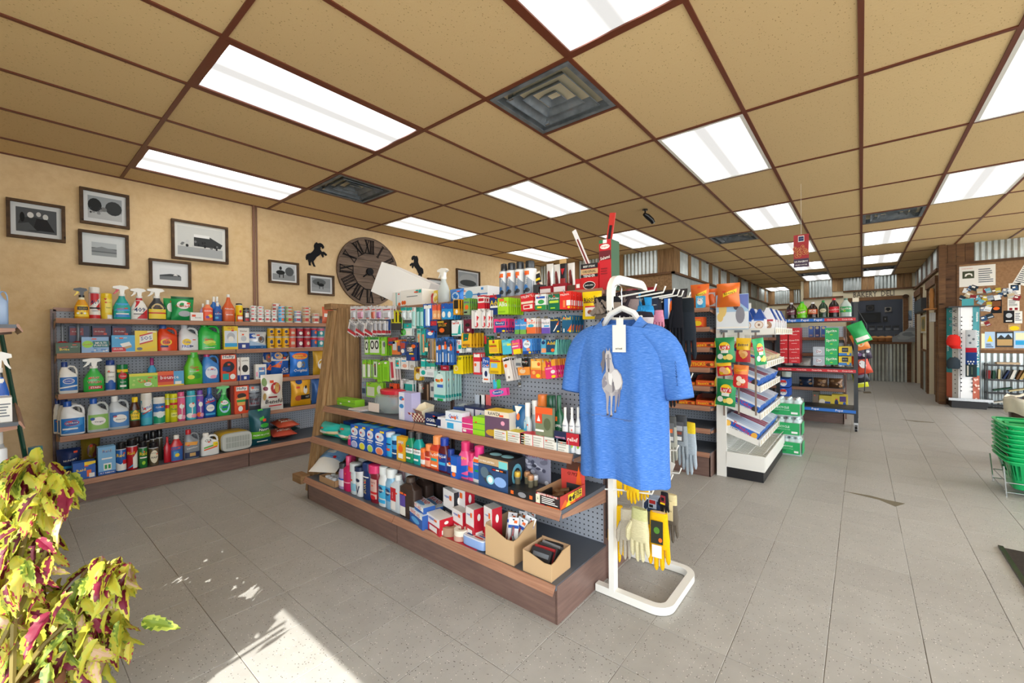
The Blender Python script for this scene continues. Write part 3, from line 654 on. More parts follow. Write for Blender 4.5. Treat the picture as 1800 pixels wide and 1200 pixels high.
for (u, v, o_), lb in zip(VENTS, vl):
    t = empty('air_vent', (UX(u+.25+o_), VY(v+.5), CZ)); tag(t, lb, 'vent', 'ceiling air vents'); h = .285
    obj('duct', M().loft([[(-h, -h, .0), (h, -h, .0), (h, h, .0), (-h, h, .0)], [(-h*.75, -h*.75, .12), (h*.75, -h*.75, .12), (h*.75, h*.75, .12), (-h*.75, h*.75, .12)]], 'k', False).box(-.2, .2, -.2, .2, .12, .13), 'grey_vent', t)
    for s, zz in ((.21, .012), (.14, .022), (.065, .03)):
        i_ = s-.055
        obj('cone_ring', M().loft([[(-i_, -i_, zz+.05), (i_, -i_, zz+.05), (i_, i_, zz+.05), (-i_, i_, zz+.05)], [(-s, -s, zz-.01), (s, -s, zz-.01), (s, s, zz-.01), (-s, s, zz-.01)], [(-s, -s, zz-.016), (s, -s, zz-.016), (s, s, zz-.016), (-s, s, zz-.016)]], 's', False), 'grey_vent', t)
    obj('flange', M().box(-h, h, -h, -h+.03, -.003, .003).box(-h, h, h-.03, h, -.003, .003).box(-h, -h+.03, -h+.03, h-.03, -.003, .003).box(h-.03, h, -h+.03, h-.03, -.003, .003), 'grey_vent', t)
    for a in (-1, 1): obj('bracket', M().box(a*.2-.008, a*.2+.008, .17, .2, .0, .07), 'chrome', t)
# security camera
p = onZ(1134, 368, CZ); t = empty('security_camera', p); tag(t, 'small black security camera on ceiling above the shirt rack', 'camera')
obj('mount', M().loft([ring(.06, .06, -.012, 2, 12), ring(.06, .06, 0, 2, 12)], 'k').tube([(0, 0, -.01), (0, 0, -.05), (.02, -.02, -.07)], .01, 'k'), 'plastic', t)
obj('body', M().tube([(-.03, 0, -.06), (.02, -.02, -.08), (.07, -.05, -.12), (.09, -.06, -.15)], [.02, .032, .03, .024], 'k', 10), 'plastic', t); obj('lens', M().tube([(.09, -.06, -.15), (.092, -.061, -.156)], [.018, .018], 's', 10), 'plastic', t)
# hanging advertising sign
SX = 5.0; A, B = onX(1395, 414, SX), onX(1422, 468, SX); w, h = A.y-B.y, A.z-B.z
an = 'r .0 .0 1 .26 3a2440;r 0 .26 1 1 a82028;t .5 .17 .86 w HUNGRY?;t .5 .07 .8 w GRAB A HUNK;r .3 .78 .7 .96 w;r .33 .8 .67 .94 B;t .5 .87 .28 w HUNT BROTHERS;'
for i in range(11): u, v = rnd.uniform(.08, .9), rnd.uniform(.32, .62)-.0; an += f'e {u:.2f} {v:.2f} .13 .07 d89850;e {u:.2f} {v:.2f} .11 .058 a83426;e {u+.03:.2f} {v+.01:.2f} .03 .02 e8b070;'
put([(None, M().box(-w/2, w/2, -.002, .002, -h, 0, 'r'), 'print'), ('printed_face', art(M(), an, w, h, lambda u, v, k: (-w/2+u*w, -.0025-.0004*k, -h+v*h)), 'print'), ('string', M().tube([(0, 0, 0), (0, 0, CZ-A.z)], .0012, 'w', 4), 'print')],
    'hanging_sign', 'red pizza sign with white lettering hanging from ceiling', 'sign', (SX, (A.y+B.y)/2, A.z), (0, 0, -math.pi/2))
# ---------------------------------------------------------------- pictures, horses, clock and conduit on the plaster wall
WL = FY1
def picture(x0, y0, x1, y1, a, label, mat_in=.16, tone='d8dadb', bg='9aa0a4'):
    A, B = onY(x0, y0, WL), onY(x1, y1, WL); A2, B2 = onY(x0, y1, WL), onY(x1, y0, WL)
    w = B.x-A.x; zt = (A.z+B2.z)/2; zb = (A2.z+B.z)/2; h = zt-zb; f = .022; t = empty('picture_frame', ((A.x+B.x)/2, WL-.001, (zt+zb)/2)); tag(t, label, 'picture', 'framed black and white photographs')
    for bx in ((-w/2, w/2, -.035, 0, h/2-f, h/2), (-w/2, w/2, -.035, 0, -h/2, -h/2+f), (-w/2, -w/2+f, -.035, 0, -h/2+f, h/2-f), (w/2-f, w/2, -.035, 0, -h/2+f, h/2-f)): obj('frame_bar', M().box(*bx), 'frame_wood', t)
    iw, ih = w-2*f, h-2*f; obj('mat_board', M().box(-iw/2, iw/2, -.012, -.006, -ih/2, ih/2, tone), 'card', t)
    mw, mh = iw*(1-mat_in), ih*(1-mat_in*1.3); obj('photograph', art(M(), 'r 0 0 1 1 '+bg+';'+a, mw, mh, lambda u, v, k: ((u-.5)*mw, -.0125-.0003*k, (v-.5)*mh)), 'card', t)
    return t
def blobs(n, v0, v1, cols, ru=.06, rv=.05): return ''.join('e %.2f %.2f %.3f %.3f %s;' % (rnd.uniform(.06, .94), rnd.uniform(v0, v1), rnd.uniform(.5, 1)*ru, rnd.uniform(.5, 1)*rv, rnd.choice(cols)) for _ in range(n))
picture(10, 356, 115, 422, 'e .4 .35 .35 .3 3a3c3e;e .35 .72 .08 .12 d8d8d6;e .55 .78 .06 .1 c8c8c6;e .72 .7 .07 .12 d0d0ce;p 2a2a2c .4,.1 .5,.6 .75,.6 .95,.1;e .15 .6 .06 .2 1f1f20;p 55585a 0,.3 .3,.4 .5,.1 0,.05', 'leftmost framed old photo, three seated people, dark tones', .2, 'd8dadb', '55585c')
picture(139, 337, 227, 398, 'r 0 0 1 .35 b8babb;e .2 .6 .2 .3 2b2d2e;e .75 .55 .25 .32 3c3f40;e .45 .45 .1 .1 77797a;'+blobs(10, .2, .5, ['3a3c3e', '8a8c8e']), 'framed old photo of trees by a river, topmost picture', .2)
picture(137, 409, 226, 469, 'r 0 0 1 .6 6f7477;p 8a8f92 0,.5 .4,.7 .6,.62 1,.5 1,.35 0,.35;r 0 0 1 .25 9aa0a2;', 'framed old photo of distant hills with a wide white margin', .42, 'd9dedf', 'b8bfc2')
picture(300, 393, 400, 460, 'r 0 0 1 .3 a8abac;p 3b3d3e .35,.35 .95,.35 1,.5 .7,.72 .35,.72;r .35 .66 .7 .76 e8e8e6;'+blobs(14, .3, .5, ['2b2c2d', '77797a', 'c8c8c8'], .04, .06), 'largest framed old photo, crowd before a long wooden building', .12, 'e0dfd8', 'cfd0cc')
picture(261, 458, 335, 507, 'r 0 0 1 .35 7b8083;p 4c5052 0,.4 .5,.55 .9,.5 1,.35 0,.3;p e8e8e6 .62,.4 .72,.6 .85,.4', 'framed old photo of a low farmhouse, small print on wide margin', .4, 'e4e6e7', 'dfe2e4')
picture(471, 460, 524, 499, 'r 0 0 1 .4 8d9092;e .35 .5 .2 .15 222425;r .28 .15 .32 .5 222425;r .45 .15 .49 .5 222425;e .35 .78 .06 .12 2a2c2d;e .75 .6 .2 .3 55585a', 'framed old photo of a rider on horseback', .14, 'e4e6e7', 'c2c6c8')
picture(540, 483, 586, 519, 'r 0 0 1 .3 9a9da0;e .4 .7 .35 .25 5b5f61;e .5 .5 .16 .12 1e2021;r .4 .2 .43 .5 1e2021;r .58 .2 .61 .5 1e2021;e .34 .62 .06 .12 1e2021', 'framed old photo of a lone black horse', .16, 'e4e6e7', '8c9093')
picture(750, 490, 779, 530, 'e .5 .5 .4 .3 55585a;'+blobs(8, .2, .8, ['333536', 'b0b2b4']), 'small framed photo directly behind the clear spray bottle', .2)
picture(801, 475, 842, 510, 'e .5 .45 .48 .45 a8acae;e .5 .3 .44 .22 44484a', 'framed oval landscape photo at the right of the wall', .12)
picture(722, 502, 742, 532, 'e .5 .5 .4 .3 88898a', 'small framed photo partly hidden behind the white glove boxes', .2)
picture(856, 508, 884, 526, 'r 0 0 1 .4 88898a', 'small framed photo partly hidden right of the mask box', .2)
# rearing horses cut from black steel
def horse(px0, py0, px1, py1, mirror, label):
    A, B = onY(px0, py0, WL-.02), onY(px1, py1, WL-.02); w, h = B.x-A.x, A.z-B.z
    out = [(.5, 1), (.55, .96), (.68, .99), (.78, .96), (.86, .86), (.84, .79), (.78, .77), (.74, .84), (.68, .82), (.68, .72), (.74, .64), (.84, .66), (.97, .58), (1, .53), (.93, .5), (.82, .58), (.84, .46), (.8, .41), (.74, .48), (.7, .56), (.62, .48), (.5, .4), (.42, .3), (.34, .2), (.4, .06), (.44, .0), (.36, .0), (.3, .1), (.24, .22), (.2, .1), (.22, .03), (.14, .03), (.13, .12), (.1, .24), (.16, .34), (.1, .26), (.02, .22), (0, .32), (.03, .44), (.12, .5), (.22, .52), (.34, .62), (.4, .72), (.38, .84), (.42, .93)]
    if mirror: out = [(1-x, y) for x, y in out]
    o = obj('horse_silhouette', M().prism([((x-.5)*w, (y-.5)*h) for x, y in out], -.012, 0, 'y', 'k'), 'card', None, ((A.x+B.x)/2, WL-.003, (A.z+B.z)/2)); tag(o, label, 'wall decoration', 'rearing horse cut-outs')
    tr = bpy.data.materials  # triangulate the concave outline
    import bmesh as _b
    bm = _b.new(); bm.from_mesh(o.data); _b.ops.triangulate(bm, faces=bm.faces[:]); bm.to_mesh(o.data); bm.free()
horse(538, 422, 576, 471, False, 'black metal rearing horse left of the big clock')
horse(721, 447, 745, 490, True, 'smaller black metal rearing horse right of the big clock')
# clock of planks with iron roman numerals
cw = onY(652, 477, WL-.03); cr = (onY(704, 477, WL-.03).x-onY(601, 477, WL-.03).x)/2; t = empty('wall_clock', (cw.x-.02, WL-.001, cw.z-.005)); tag(t, 'round barn-wood wall clock with iron roman numerals', 'clock')
for i in range(9):
    z0, z1 = -cr+i*2*cr/9+.002, -cr+(i+1)*2*cr/9-.002; pts = []
    for s in (1, -1):
        zz = [z0+(z1-z0)*q/4 for q in range(5)]; zz = zz if s > 0 else zz[::-1]
        pts += [(s*math.sqrt(max(0, cr*cr-z*z)), z) for z in zz]
    obj('plank', M().prism(pts, -.025-rnd.uniform(0, .004), 0, 'y', 'w'), 'dark_plank', t)
rim = M()
for i in range(48):
    a0, a1 = i*math.pi/24, (i+1)*math.pi/24; P4 = [(r_*math.cos(a), r_*math.sin(a)) for r_, a in ((cr, a0), (cr+.012, a0), (cr+.012, a1), (cr, a1))]; rim.prism(P4, -.032, 0, 'y', 'k')
obj('rim', rim, 'dark_plank', t)
def numeral(s):
    m = M(); W_ = {'I': .035, 'V': .075, 'X': .075}; tot = sum(W_[c] for c in s); x = -tot/2; H_ = cr*.2
    bar = lambda xa, za, xb, zb: m.tube([(xa, 0, za), (xb, 0, zb)], .0046, 'k', 4)
    for c in s:
        w = W_[c]; x0, x1, xm = x+.008, x+w-.008, x+w/2
        if c == 'I': bar(xm-.006, -H_, xm-.006, H_); bar(xm+.008, -H_, xm+.008, H_)
        if c == 'V': bar(x0, H_, xm, -H_); bar(x0+.012, H_, xm+.006, -H_); bar(x1, H_, xm, -H_)
        if c == 'X': bar(x0, H_, x1, -H_); bar(x0+.014, H_, x1+.008, -H_); bar(x1, H_, x0, -H_)
        x += w
    bar(-tot/2, H_, tot/2, H_); bar(-tot/2, -H_, tot/2, -H_); return m
for i, s in enumerate(['I', 'II', 'III', 'IIII', 'V', 'VI', 'VII', 'VIII', 'IX', 'X', 'XI', 'XII']):
    a = -(i+1)*math.pi/6; obj('numeral', numeral(s), 'card', t, (-math.sin(a)*cr*.74, -.034, math.cos(a)*cr*.74), (0, -a, 0))
obj('hub', M().prism([(.05*math.cos(i*math.pi/8), .05*math.sin(i*math.pi/8)) for i in range(16)], -.05, -.02, 'y', 'k'), 'card', t)
obj('hand', M().tube([(0, -.045, 0), (.12, -.045, -.16)], .007, 'k', 4), 'card', t); obj('hand', M().tube([(0, -.042, 0), (-.1, -.042, -.08)], .009, 'k', 4), 'card', t)
nmat('brown_pipe', '8a6450', rough=.5)
tag(obj('conduit', M().tube([(0, 0, 0), (.006, 0, .4), (-.006, 0, .8), (0, 0, CZ)], .014, 'n', 8).tube([(.03, .008, 0), (.03, .008, CZ)], .008, 'n', 6), 'brown_pipe', None, (1.785, WL-.016, 0)), 'painted brown conduit pipe running up the tan wall', 'pipe')
# ================================================================ SHELVING
def gondola(name, label, loc, rz, bays, shelves, bdepth, height, bh=.165, base_lip=True, peg=True, kick='brown_metal', back=.0, ends=True, top=None, cat='shelving'):
    """local frame: x along the run, y = 0 is the peg panel, shelves reach towards -y"""
    t = empty(name, loc, (0, 0, rz)); tag(t, label, cat); Lt = sum(bays); x = 0
    for bi, w in enumerate(bays):
        if peg: obj('peg_panel', M().box(0, w-.004, -.004, .004, 0, height-bh), 'pegboard', t, (x+.002, 0, bh))
        obj('base_shelf', M().box(.002, w-.002, -bdepth, 0, -.02, 0), 'slate', t, (x, 0, bh))
        obj('kick_plate', M().box(.003, w-.003, 0, .012, 0, bh-.03), kick, t, (x, -bdepth+.01, 0))
        if base_lip: obj('shelf_lip', M().prism([(0, .004), (-.006, .004), (-.026, -.03), (-.022, -.034), (0, -.006)], .003, w-.003, 'x'), 'lip', t, (x, -bdepth, bh))
        for dep, z in shelves:
            s = obj('shelf', M().box(.003, w-.003, -dep, -.01, -.018, 0), 'slate', t, (x, 0, z))
            obj('shelf_lip', M().prism([(0, .004), (-.006, .004), (-.022, -.034), (-.018, -.038), (0, -.01)], .003, w-.003, 'x'), 'lip', s, (0, -dep, 0))
            for e in (.001, w-.004): obj('bracket', M().prism([(-.01, -.018), (-dep+.004, -.018), (-dep+.004, -.034), (-.01, -.085)], e, e+.003, 'x'), 'lip', s)
        x += w
    x = 0
    for w in [0]+list(bays):
        x += w
        if height > .3: obj('upright', M().box(-.016, .016, -.012, .03, 0, height), 'brown_metal', t, (x, 0, 0)); obj('upright_slots', M().box(-.004, -.001, -.0135, -.012, .2, height-.03, 'k').box(.001, .004, -.0135, -.012, .2, height-.03, 'k'), 'print', t, (x, 0, 0))
    if ends:
        for e in (0, Lt-.012): obj('base_end', M().box(0, .012, -bdepth+.01, back, 0, bh-.004), kick, t, (e, 0, 0))
    if top: obj('top_ledge', M().box(0, Lt, top[0], top[1], -.02, 0), 'lip', t, (0, 0, height)); obj('top_rail', M().box(0, Lt, top[0]-.006, top[0], -.03, .008), 'lip', t, (0, 0, height))
    return t
BK = gondola('wall_shelving', 'long brown shelving unit of household goods against the tan wall', (.27, 5.0, 0), 0, [1.21, 1.21], [(.20, 1.375), (.22, 1.10), (.28, .79), (.35, .475)], .54, 1.455, .165)
obj('top_rail', M().box(0, 2.42, -.012, .02, 0, .03), 'lip', BK, (0, 0, 1.44))
CG = gondola('island_shelving', 'brown pegboard island shelving of toiletries and medicines, centre', (1.90, 3.2, 0), -math.pi/2, [1.12, 1.11], [(.31, .675), (.41, .46)], .46, 1.42, .165, back=.46, top=(-.03, .34))
obj('rear_panel', M().box(0, 2.23, .03, .04, .165, 1.40), 'slate', CG); obj('rear_base', M().box(.012, 2.218, .03, .44, 0, .16), 'brown_metal', CG)
# barn-wood end panel of the island (upright boards cut to a taper)
xf_, xb_ = (1.51, 1.71), (2.34, 2.12)
def edge(x): return .03+(x-xf_[0])/(xf_[1]-xf_[0])*1.41 if x < xf_[1] else (1.44 if x < xb_[1] else 1.44-(x-xb_[1])/(xb_[0]-xb_[1])*1.41)
x = xf_[0]
while x < 2.3:
    x1 = min(2.34, x+rnd.uniform(.1, .15)); ps = [(x+.0015, .03), (x1-.0015, .03)]
    tops = sorted({x+.0015, x1-.0015, *[q for q in (xf_[1], xb_[1]) if x < q < x1]}, reverse=True); ps += [(q, edge(q)) for q in tops]
    ps = [(a-1.9, b) for a, b in ps]
    pm = M().prism([(a, b) for a, b in ps], 0, .02-rnd.uniform(0, .003), 'x'); o = obj('plank', pm, 'barn_wood_upright', CG); o.rotation_euler = (0, 0, 0)
    # prism lies in the local (y, z) plane: world x = 1.9 + local y
    o.location = (-.022, 0, 0); x = x1
dy = xf_[0]-1.9
obj('edge_board', M().prism([(xf_[0]-1.9-.025, .03), (xf_[0]-1.9+.0, .03), (xf_[1]-1.9, 1.42), (xf_[1]-1.9-.025, 1.42)], -.12, -.022, 'x'), 'barn_wood_upright', CG)
obj('top_block', M().box(-.13, -.02, xf_[1]-1.9-.05, .24, 1.43, 1.475), 'barn_wood_flat', CG)
obj('toe_block', M().box(-.14, .0, -.50, -.43, .12, .175), 'barn_wood_flat', CG)
cz = [1.427, 1.26, 1.088, .916, .758, .59, .398]
CD = gondola('candy_shelving', 'brown shelving with many narrow shelves of orange candy boxes', (4.22, 3.4, 0), -math.pi/2, [1.21, 1.21], [(.42, z) for z in cz], .44, 1.45, .2, back=.44)
obj('rear_panel', M().box(0, 2.42, .03, .04, .2, 1.42), 'slate', CD)
LE = gondola('corner_shelving', 'brown shelving at the left edge of the picture holding cleaning supplies', (-.35, 3.2, 0), math.pi/2, [1.0], [(.40, 1.28), (.40, .80)], .42, 1.9, .2)
BR = gondola('bread_shelving', 'brown shelving with bread behind the drinks cart', (7.55, 1.9, 0), -math.pi/2, [.86, .86], [(.44, 1.15), (.44, .93), (.44, .70), (.44, .46)], .46, 1.3, .2, back=.44)
# ---- white snack-cake end rack facing the aisle
RX0, RX1, RYb, RYf = 3.88, 4.95, .955, .60
wr_ = empty('snack_rack', (RX0, RYb, 0)); tag(wr_, 'white metal snack cake rack with sloping shelves at aisle end', 'rack'); Lr = RX1-RX0
obj('back_panel', M().box(.004, Lr-.004, -.02, -.002, .006, 1.5), 'white_enamel', wr_)
for e in (0, Lr-.03): obj('side_post', M().box(0, .03, -.075, 0, 0, 1.52), 'white_enamel', wr_, (e, 0, 0))
obj('base', M().box(.003, Lr-.003, RYf-RYb, -.022, .086, .165), 'white_enamel', wr_); obj('kick_plate', M().box(.01, Lr-.01, RYf-RYb+.01, -.03, 0, .085, 'k'), 'print', wr_)
obj('header_card', M().prism([(.0, 1.2), (0, 1.56), (.1, 1.6), (.5, 1.58), (Lr*.9, 1.5), (Lr*.9, 1.2)], -.045, -.038, 'y', '8fb6dc'), 'print', wr_)
hc = art(M(), 'r 0 0 1 .45 dfe7ee;r 0 .45 1 .6 a9cbe8;e .12 .55 .09 .3 e8c06a;e .3 .45 .09 .3 3a3338;e .75 .7 .12 .14 5a6cb4;e .75 .7 .07 .08 r', Lr*.88, .34, flat(Lr*.88, .34, -.046, 1.21, .01)); obj('header_print', hc, 'print', wr_)
obj('end_card', M().box(-.012, -.009, -.25, -.006, 1.24, 1.53, 'a9cbe8'), 'print', wr_); obj('end_card_print', art(M(), 'r 0 0 1 .5 e4eaf0;p 6a7cc4 .45,1 1,1 1,.55;e .2 .6 .13 .25 e8c878;e .12 .35 .1 .14 e8c878;e .62 .75 .1 .2 4a4450;e .75 .4 .14 .25 8a8a94;r 0 .0 1 .06 w', .24, .28, lambda u, v, k: (-.0125-.0004*k, -.008-u*.24, 1.245+v*.28)), 'print', wr_)
racks = []
def slope_shelf(zb, zf, yf, nm='sloping_shelf'):
    """shelf from the back panel (zb) down to the front lip at y = yf (zf)"""
    s = empty(nm, (0, 0, 0)); s.parent = wr_; d = yf-RYb; m = M()
    m.prism([(-.02, zb), (d, zf), (d, zf-.006), (-.02, zb-.006)], .02, Lr-.02, 'x'); obj('shelf_plate', m, 'white_enamel', s)
    for e in (.012, Lr-.02): obj('shelf_end', M().prism([(-.02, zb+.012), (d, zf+.03), (d-.005, zf-.018), (-.02, zb-.05)], e, e+.008, 'x'), 'white_enamel', s)
    obj('ticket_strip', M().box(.012, Lr-.012, d-.008, d, zf-.02, zf+.035), 'white_enamel', s)
    obj('price_tickets', art(M(), ';'.join('r %.3f .15 %.3f .85 e' % (i/9+.02, i/9+.07) for i in range(9)), Lr-.03, .05, flat(Lr-.03, .05, d-.009, zf-.018, .015)), 'card', s); racks.append((zb, zf, d)); return s
slope_shelf(1.235, 1.215, .53); slope_shelf(1.10, .94, .60, 'sloping_shelf'); slope_shelf(.87, .745, .635); slope_shelf(.655, .525, .635); slope_shelf(.436, .309, .64)
ws_ = empty('wire_shelf'); ws_.parent = wr_
for i in range(22): obj('wire', M().tube([(.04+i*(Lr-.08)/21, -.03, .235), (.04+i*(Lr-.08)/21, RYf-RYb+.01, .19)], .002, 'w', 4), 'white_enamel', ws_)
for i in range(4): y = -.05-i*.09; z = .233-i*.012; obj('cross_wire', M().tube([(.03, y, z), (Lr-.03, y, z)], .0025, 'w', 4), 'white_enamel', ws_)
for i in range(7): x = .1+i*.15; obj('front_loop', M().tube([(x, RYf-RYb+.04, .19), (x, RYf-RYb, .235), (x+.05, RYf-RYb, .235), (x+.05, RYf-RYb+.04, .19)], .0022, 'w', 4), 'white_enamel', ws_)
obj('base_rim', M().box(-.003, Lr, RYf-RYb-.008, RYf-RYb-.001, .118, .21).box(-.006, .002, RYf-RYb-.001, -.078, .118, .215), 'white_enamel', ws_)
# ---- drinks cart
CX, CYl, CYr = 6.62, .86, .055
ct = empty('drinks_cart', (CX, CYr, 0)); tag(ct, 'black rolling metal cart stacked with soda cartons and bottles', 'cart'); Wc = CYl-CYr
for x, y, h in ((0, 0, 1.60), (0, Wc, 1.42), (.4, 0, 1.60), (.4, Wc, 1.42)): obj('post', M().box(-.02, .02, -.02, .02, .11, h), 'black_metal', ct, (x, y, 0))
for z, c in ((1.40, 'b'), (.765, 'r'), (.27, 'b')):
    s = obj('cart_shelf', M().box(0, .4, 0, Wc, -.02, 0), 'black_metal', ct, (0, 0, z))
    obj('front_rail', M().box(-.022, -.016, -.02, Wc+.02, -.06, .006), 'black_metal', s)
    if c == 'b' and z > 1: sp = 'r 0 .1 .12 .9 w;r .12 .1 .62 .9 1c6fd0;r .62 .1 1 .9 r;t .2 .5 .1 w Pepsi;t .37 .5 .1 w Pepsi;t .54 .5 .1 w Pepsi;t .72 .5 .13 w Coca-Cola;t .9 .5 .13 w Coca-Cola'
    elif c == 'b': sp = 'r 0 .1 1 .9 1c6fd0;t .2 .5 .09 w Pepsi;t .5 .5 .09 w Pepsi;t .8 .5 .09 w Pepsi'
    else: sp = 'r 0 .1 1 .9 r;t .12 .5 .13 w Coca-Cola;t .32 .5 .13 w Coca-Cola;t .52 .5 .13 w Coca-Cola;t .72 .5 .13 w Coca-Cola;t .9 .5 .13 w Coca-Cola'
    obj('brand_strip', art(M(), sp, Wc, .045, lambda u, v, k: (-.0225-.0004*k, Wc-u*Wc, -.05+v*.045)), 'print', s)
for x in (0, .4):
    for y in (0, Wc):
        c_ = empty('caster'); c_.parent = ct; c_.location = (x, y, 0)
        wh = M().prism([(.028*math.cos(i*math.pi/8), .03+.028*math.sin(i*math.pi/8)) for i in range(16)], -.012, .012, 'y', 'k'); obj('wheel', wh, 'plastic', c_)
        obj('fork', M().box(-.02, .03, -.02, -.014, .02, .09, 's').box(-.02, .03, .014, .02, .02, .09, 's').box(-.03, .035, -.022, .022, .085, .112, 's'), 'plastic', c_)
obj('post_cap', M().box(-.03, .03, -.03, .03, 1.58, 1.63, 'e'), 'plastic', ct)
# ---- ladder: pixel columns -> goods
S = dict(b1=Shelf('B', 4.80, 1.375), b2=Shelf('B', 4.78, 1.10), b3=Shelf('B', 4.72, .79), b4=Shelf('B', 4.65, .475), b5=Shelf('B', 4.46, .165),
         c0=Shelf('C', 1.87, 1.42), c1=Shelf('C', 1.59, .675), c2=Shelf('C', 1.49, .46), c3=Shelf('C', 1.44, .165))
b1, b2, b3, b4, b5, c0, c1, c2, c3 = (S[k] for k in 'b1 b2 b3 b4 b5 c0 c1 c2 c3'.split())
# ================================================================ GOODS ON THE WALL SHELVING
SB, CN, BX_, JG, BT, BG, TN = 'spray bottle', 'can', 'box', 'jug', 'bottle', 'bag', 'tin'
# top shelf
it(b1, 'trig', 130, 157, 505, 'spray_bottle', 'amber spray cleaner with yellow label and black spray head, leftmost on top shelf', SB, c='e8a020', neck='j', cap='k', tr='y', a='r 0 0 1 .85 y;r .15 .5 .95 .75 k;t .55 .63 .6 y GOO GONE;e .2 .25 .09 .07 w;e .45 .25 .09 .07 n;e .7 .25 .09 .07 w', lab=(.08, .5))
it(b1, 'can', 156, 177, 504, 'aerosol_can', 'tall white and red aerosol cleaner beside amber spray', CN, cf=.17, capw=.97, a='r 0 0 1 1 w;p r 0,1 1,1 1,.85 0,.45;p r .5,.4 1,.7 1,.3;r 0 0 1 .14 r;t .5 .66 .75 B 409~12;r .05 .38 .95 .44 k;t .5 .3 .6 S CARPET')
it(b1, 'can', 178, 198, 515, 'wipes_canister', 'yellow wipes canister between white aerosol and blue spray', CN, c='y', cap='y', cf=.17, capw=1, shoulder=False, a='r 0 0 1 1 f4d030;r .3 .3 1 .95 f7e36a;t .6 .8 .5 r EASY-OFF;p r .2,1 .5,1 .35,.9;t .6 .55 .45 k Cleaner;r .5 .0 1 .2 w')
it(b1, 'trig', 199, 230, 501, 'spray_bottle', 'blue window spray with red trigger and teal shoulders', SB, c='t', neck='t', cap='w', tr='r', a='r 0 0 1 1 2a86d0;r 0 .45 1 1 3fa3e0;t .5 .6 .7 r Windex~8;r .1 .2 .9 .28 w', lab=(.08, .48))
it(b1, 'trig', 230, 260, 506, 'spray_bottle', 'red and white spray cleaner with big blue numerals', SB, c='w', neck='r', cap='w', a='r 0 0 1 1 w;p r 0,1 .6,1 .1,.5 0,.45;p r 1,.55 1,0 .3,0;t .5 .5 .75 B 409;r .1 .24 .8 .28 k', lab=(.05, .6))
it(b1, 'trig', 260, 293, 506, 'spray_bottle', 'dark spray bottle with yellow label, rightmost spray on top shelf', SB, c='z', neck='z', cap='w', a='r 0 0 1 .6 f2d530;r 0 .32 1 .4 r;e .5 .7 .38 .26 c9b27c;t .5 .72 .5 n PLEDGE', lab=(.05, .55))
it(b1, 'bag', 288, 312, 524, 'detergent_pouch', 'green dishwasher pouch standing behind a matching one', 'pouch', c='g', ins=.09, a='e .5 .6 .3 .2 w')
it(b1, 'bag', 302, 342, 521, 'detergent_pouch', 'green foil dishwasher pouch with white oval and red script', 'pouch', c='1a9a50', band=[(.9, 1, 'G')], a='e .5 .66 .3 .17 w;t .5 .62 .72 r Cascade;e .55 .3 .28 .12 s', seed=3)
it(b1, 'box', 335, 357, 549, 'soap_box', 'small white carton lying in front of the green pouches', BX_, ins=.01, a='r .1 .5 .4 .75 x;t .6 .4 .5 S Moth Balls')
it(b1, 'bot', 352, 363, 533, 'dish_soap', 'lilac dish soap bottle peeking out at left of orange one', BT, c='v', cap='w', ins=.08)
it(b1, 'bot', 357, 375, 527, 'dish_soap', 'peach dish soap bottle with orange label on top shelf', BT, c='f08a60', cap='w', lab=(.1, .62), a='r 0 0 1 1 ef5a32;t .5 .75 .8 w DAWN;e .7 .3 .25 .15 y;e .4 .2 .2 .12 P')
for i, xx in enumerate((370, 376)): it(b1, 'bot', xx, xx+13, 521, 'dish_soap', 'tall blue dish soap bottle in back row, %s' % ('left one', 'right one')[i], BT, c='2b6fc0', cap='w', ins=.09)
it(b1, 'bot', 376, 391, 531, 'dish_soap', 'short blue dish soap bottle in front row', BT, c='1f5fb8', cap='w', a='r 0 0 1 1 1c4fa0;t .5 .6 .8 w DAWN;r .1 .1 .5 .3 a', lab=(.1, .6))
it(b1, 'bot', 392, 414, 517, 'dish_soap', 'largest orange dish soap bottle with white script', BT, c='d96030', cap='w', sh=.5, nk=.22, nh=.9, mid=.98, a='t .5 .75 .75 w Palmolive;r .2 .3 .8 .34 w', lab=(.1, .6))
it(b1, 'can', 415, 422, 533, 'cleanser_shaker', 'narrow yellow shaker with black lid, left of a pair', CN, c='y', cap='k', cf=.08, ins=.05)
it(b1, 'can', 417, 428, 533, 'cleanser_shaker', 'yellow and orange shaker with black lid, front of a pair', CN, c='y', cap='k', cf=.07, a='r 0 0 1 .45 o;r .1 .15 .9 .35 w;r 0 .5 1 1 y;e .5 .7 .2 .1 r')
it(b1, 'can', 429, 440, 541, 'black_lid_jar', 'stubby jar with black lid before the conduit', 'jar', cap='k', cf=.15, c='z', capw=1, a='r 0 0 1 .9 5a5d62;r .2 .4 .8 .8 w;r .2 .1 .8 .3 r')
def tins(S_, x0, x1, ybs, cols, name, lab, grp, ins=.03):
    """a stack: ybs = photo rows of the tins' tops, bottom one first"""
    z = 0; prev = None
    for i, (yt, c) in enumerate(zip(ybs, cols)):
        a, b_ = S_.on(x0, yt, ins), S_.on(x1, yt, ins); w = abs(b_.x-a.x); h = S_.on((x0+x1)/2, yt, ins).z-S_.z-z
        pos = ['bottom', 'second', 'third', 'fourth', 'top'][i] if i < len(ybs)-1 else 'top'
        if len(ybs) == 1: pos = 'only'
        parts = k_tin(w, w, max(h-.0005, .02), c[0], a=c[1]); ce = (a+b_)/2
        put(parts, name, lab % pos, TN, (ce.x, S_.p+ins+w/2, S_.z+z), group=grp); z += max(h, .02)
wl_ = 'r 0 .25 1 .85 w;r .1 .35 .5 .7 r;r .6 .35 .9 .6 S'
def row_tops(yb, yt, n): return [yb-(yb-yt)*(i+1)/n for i in range(n)]
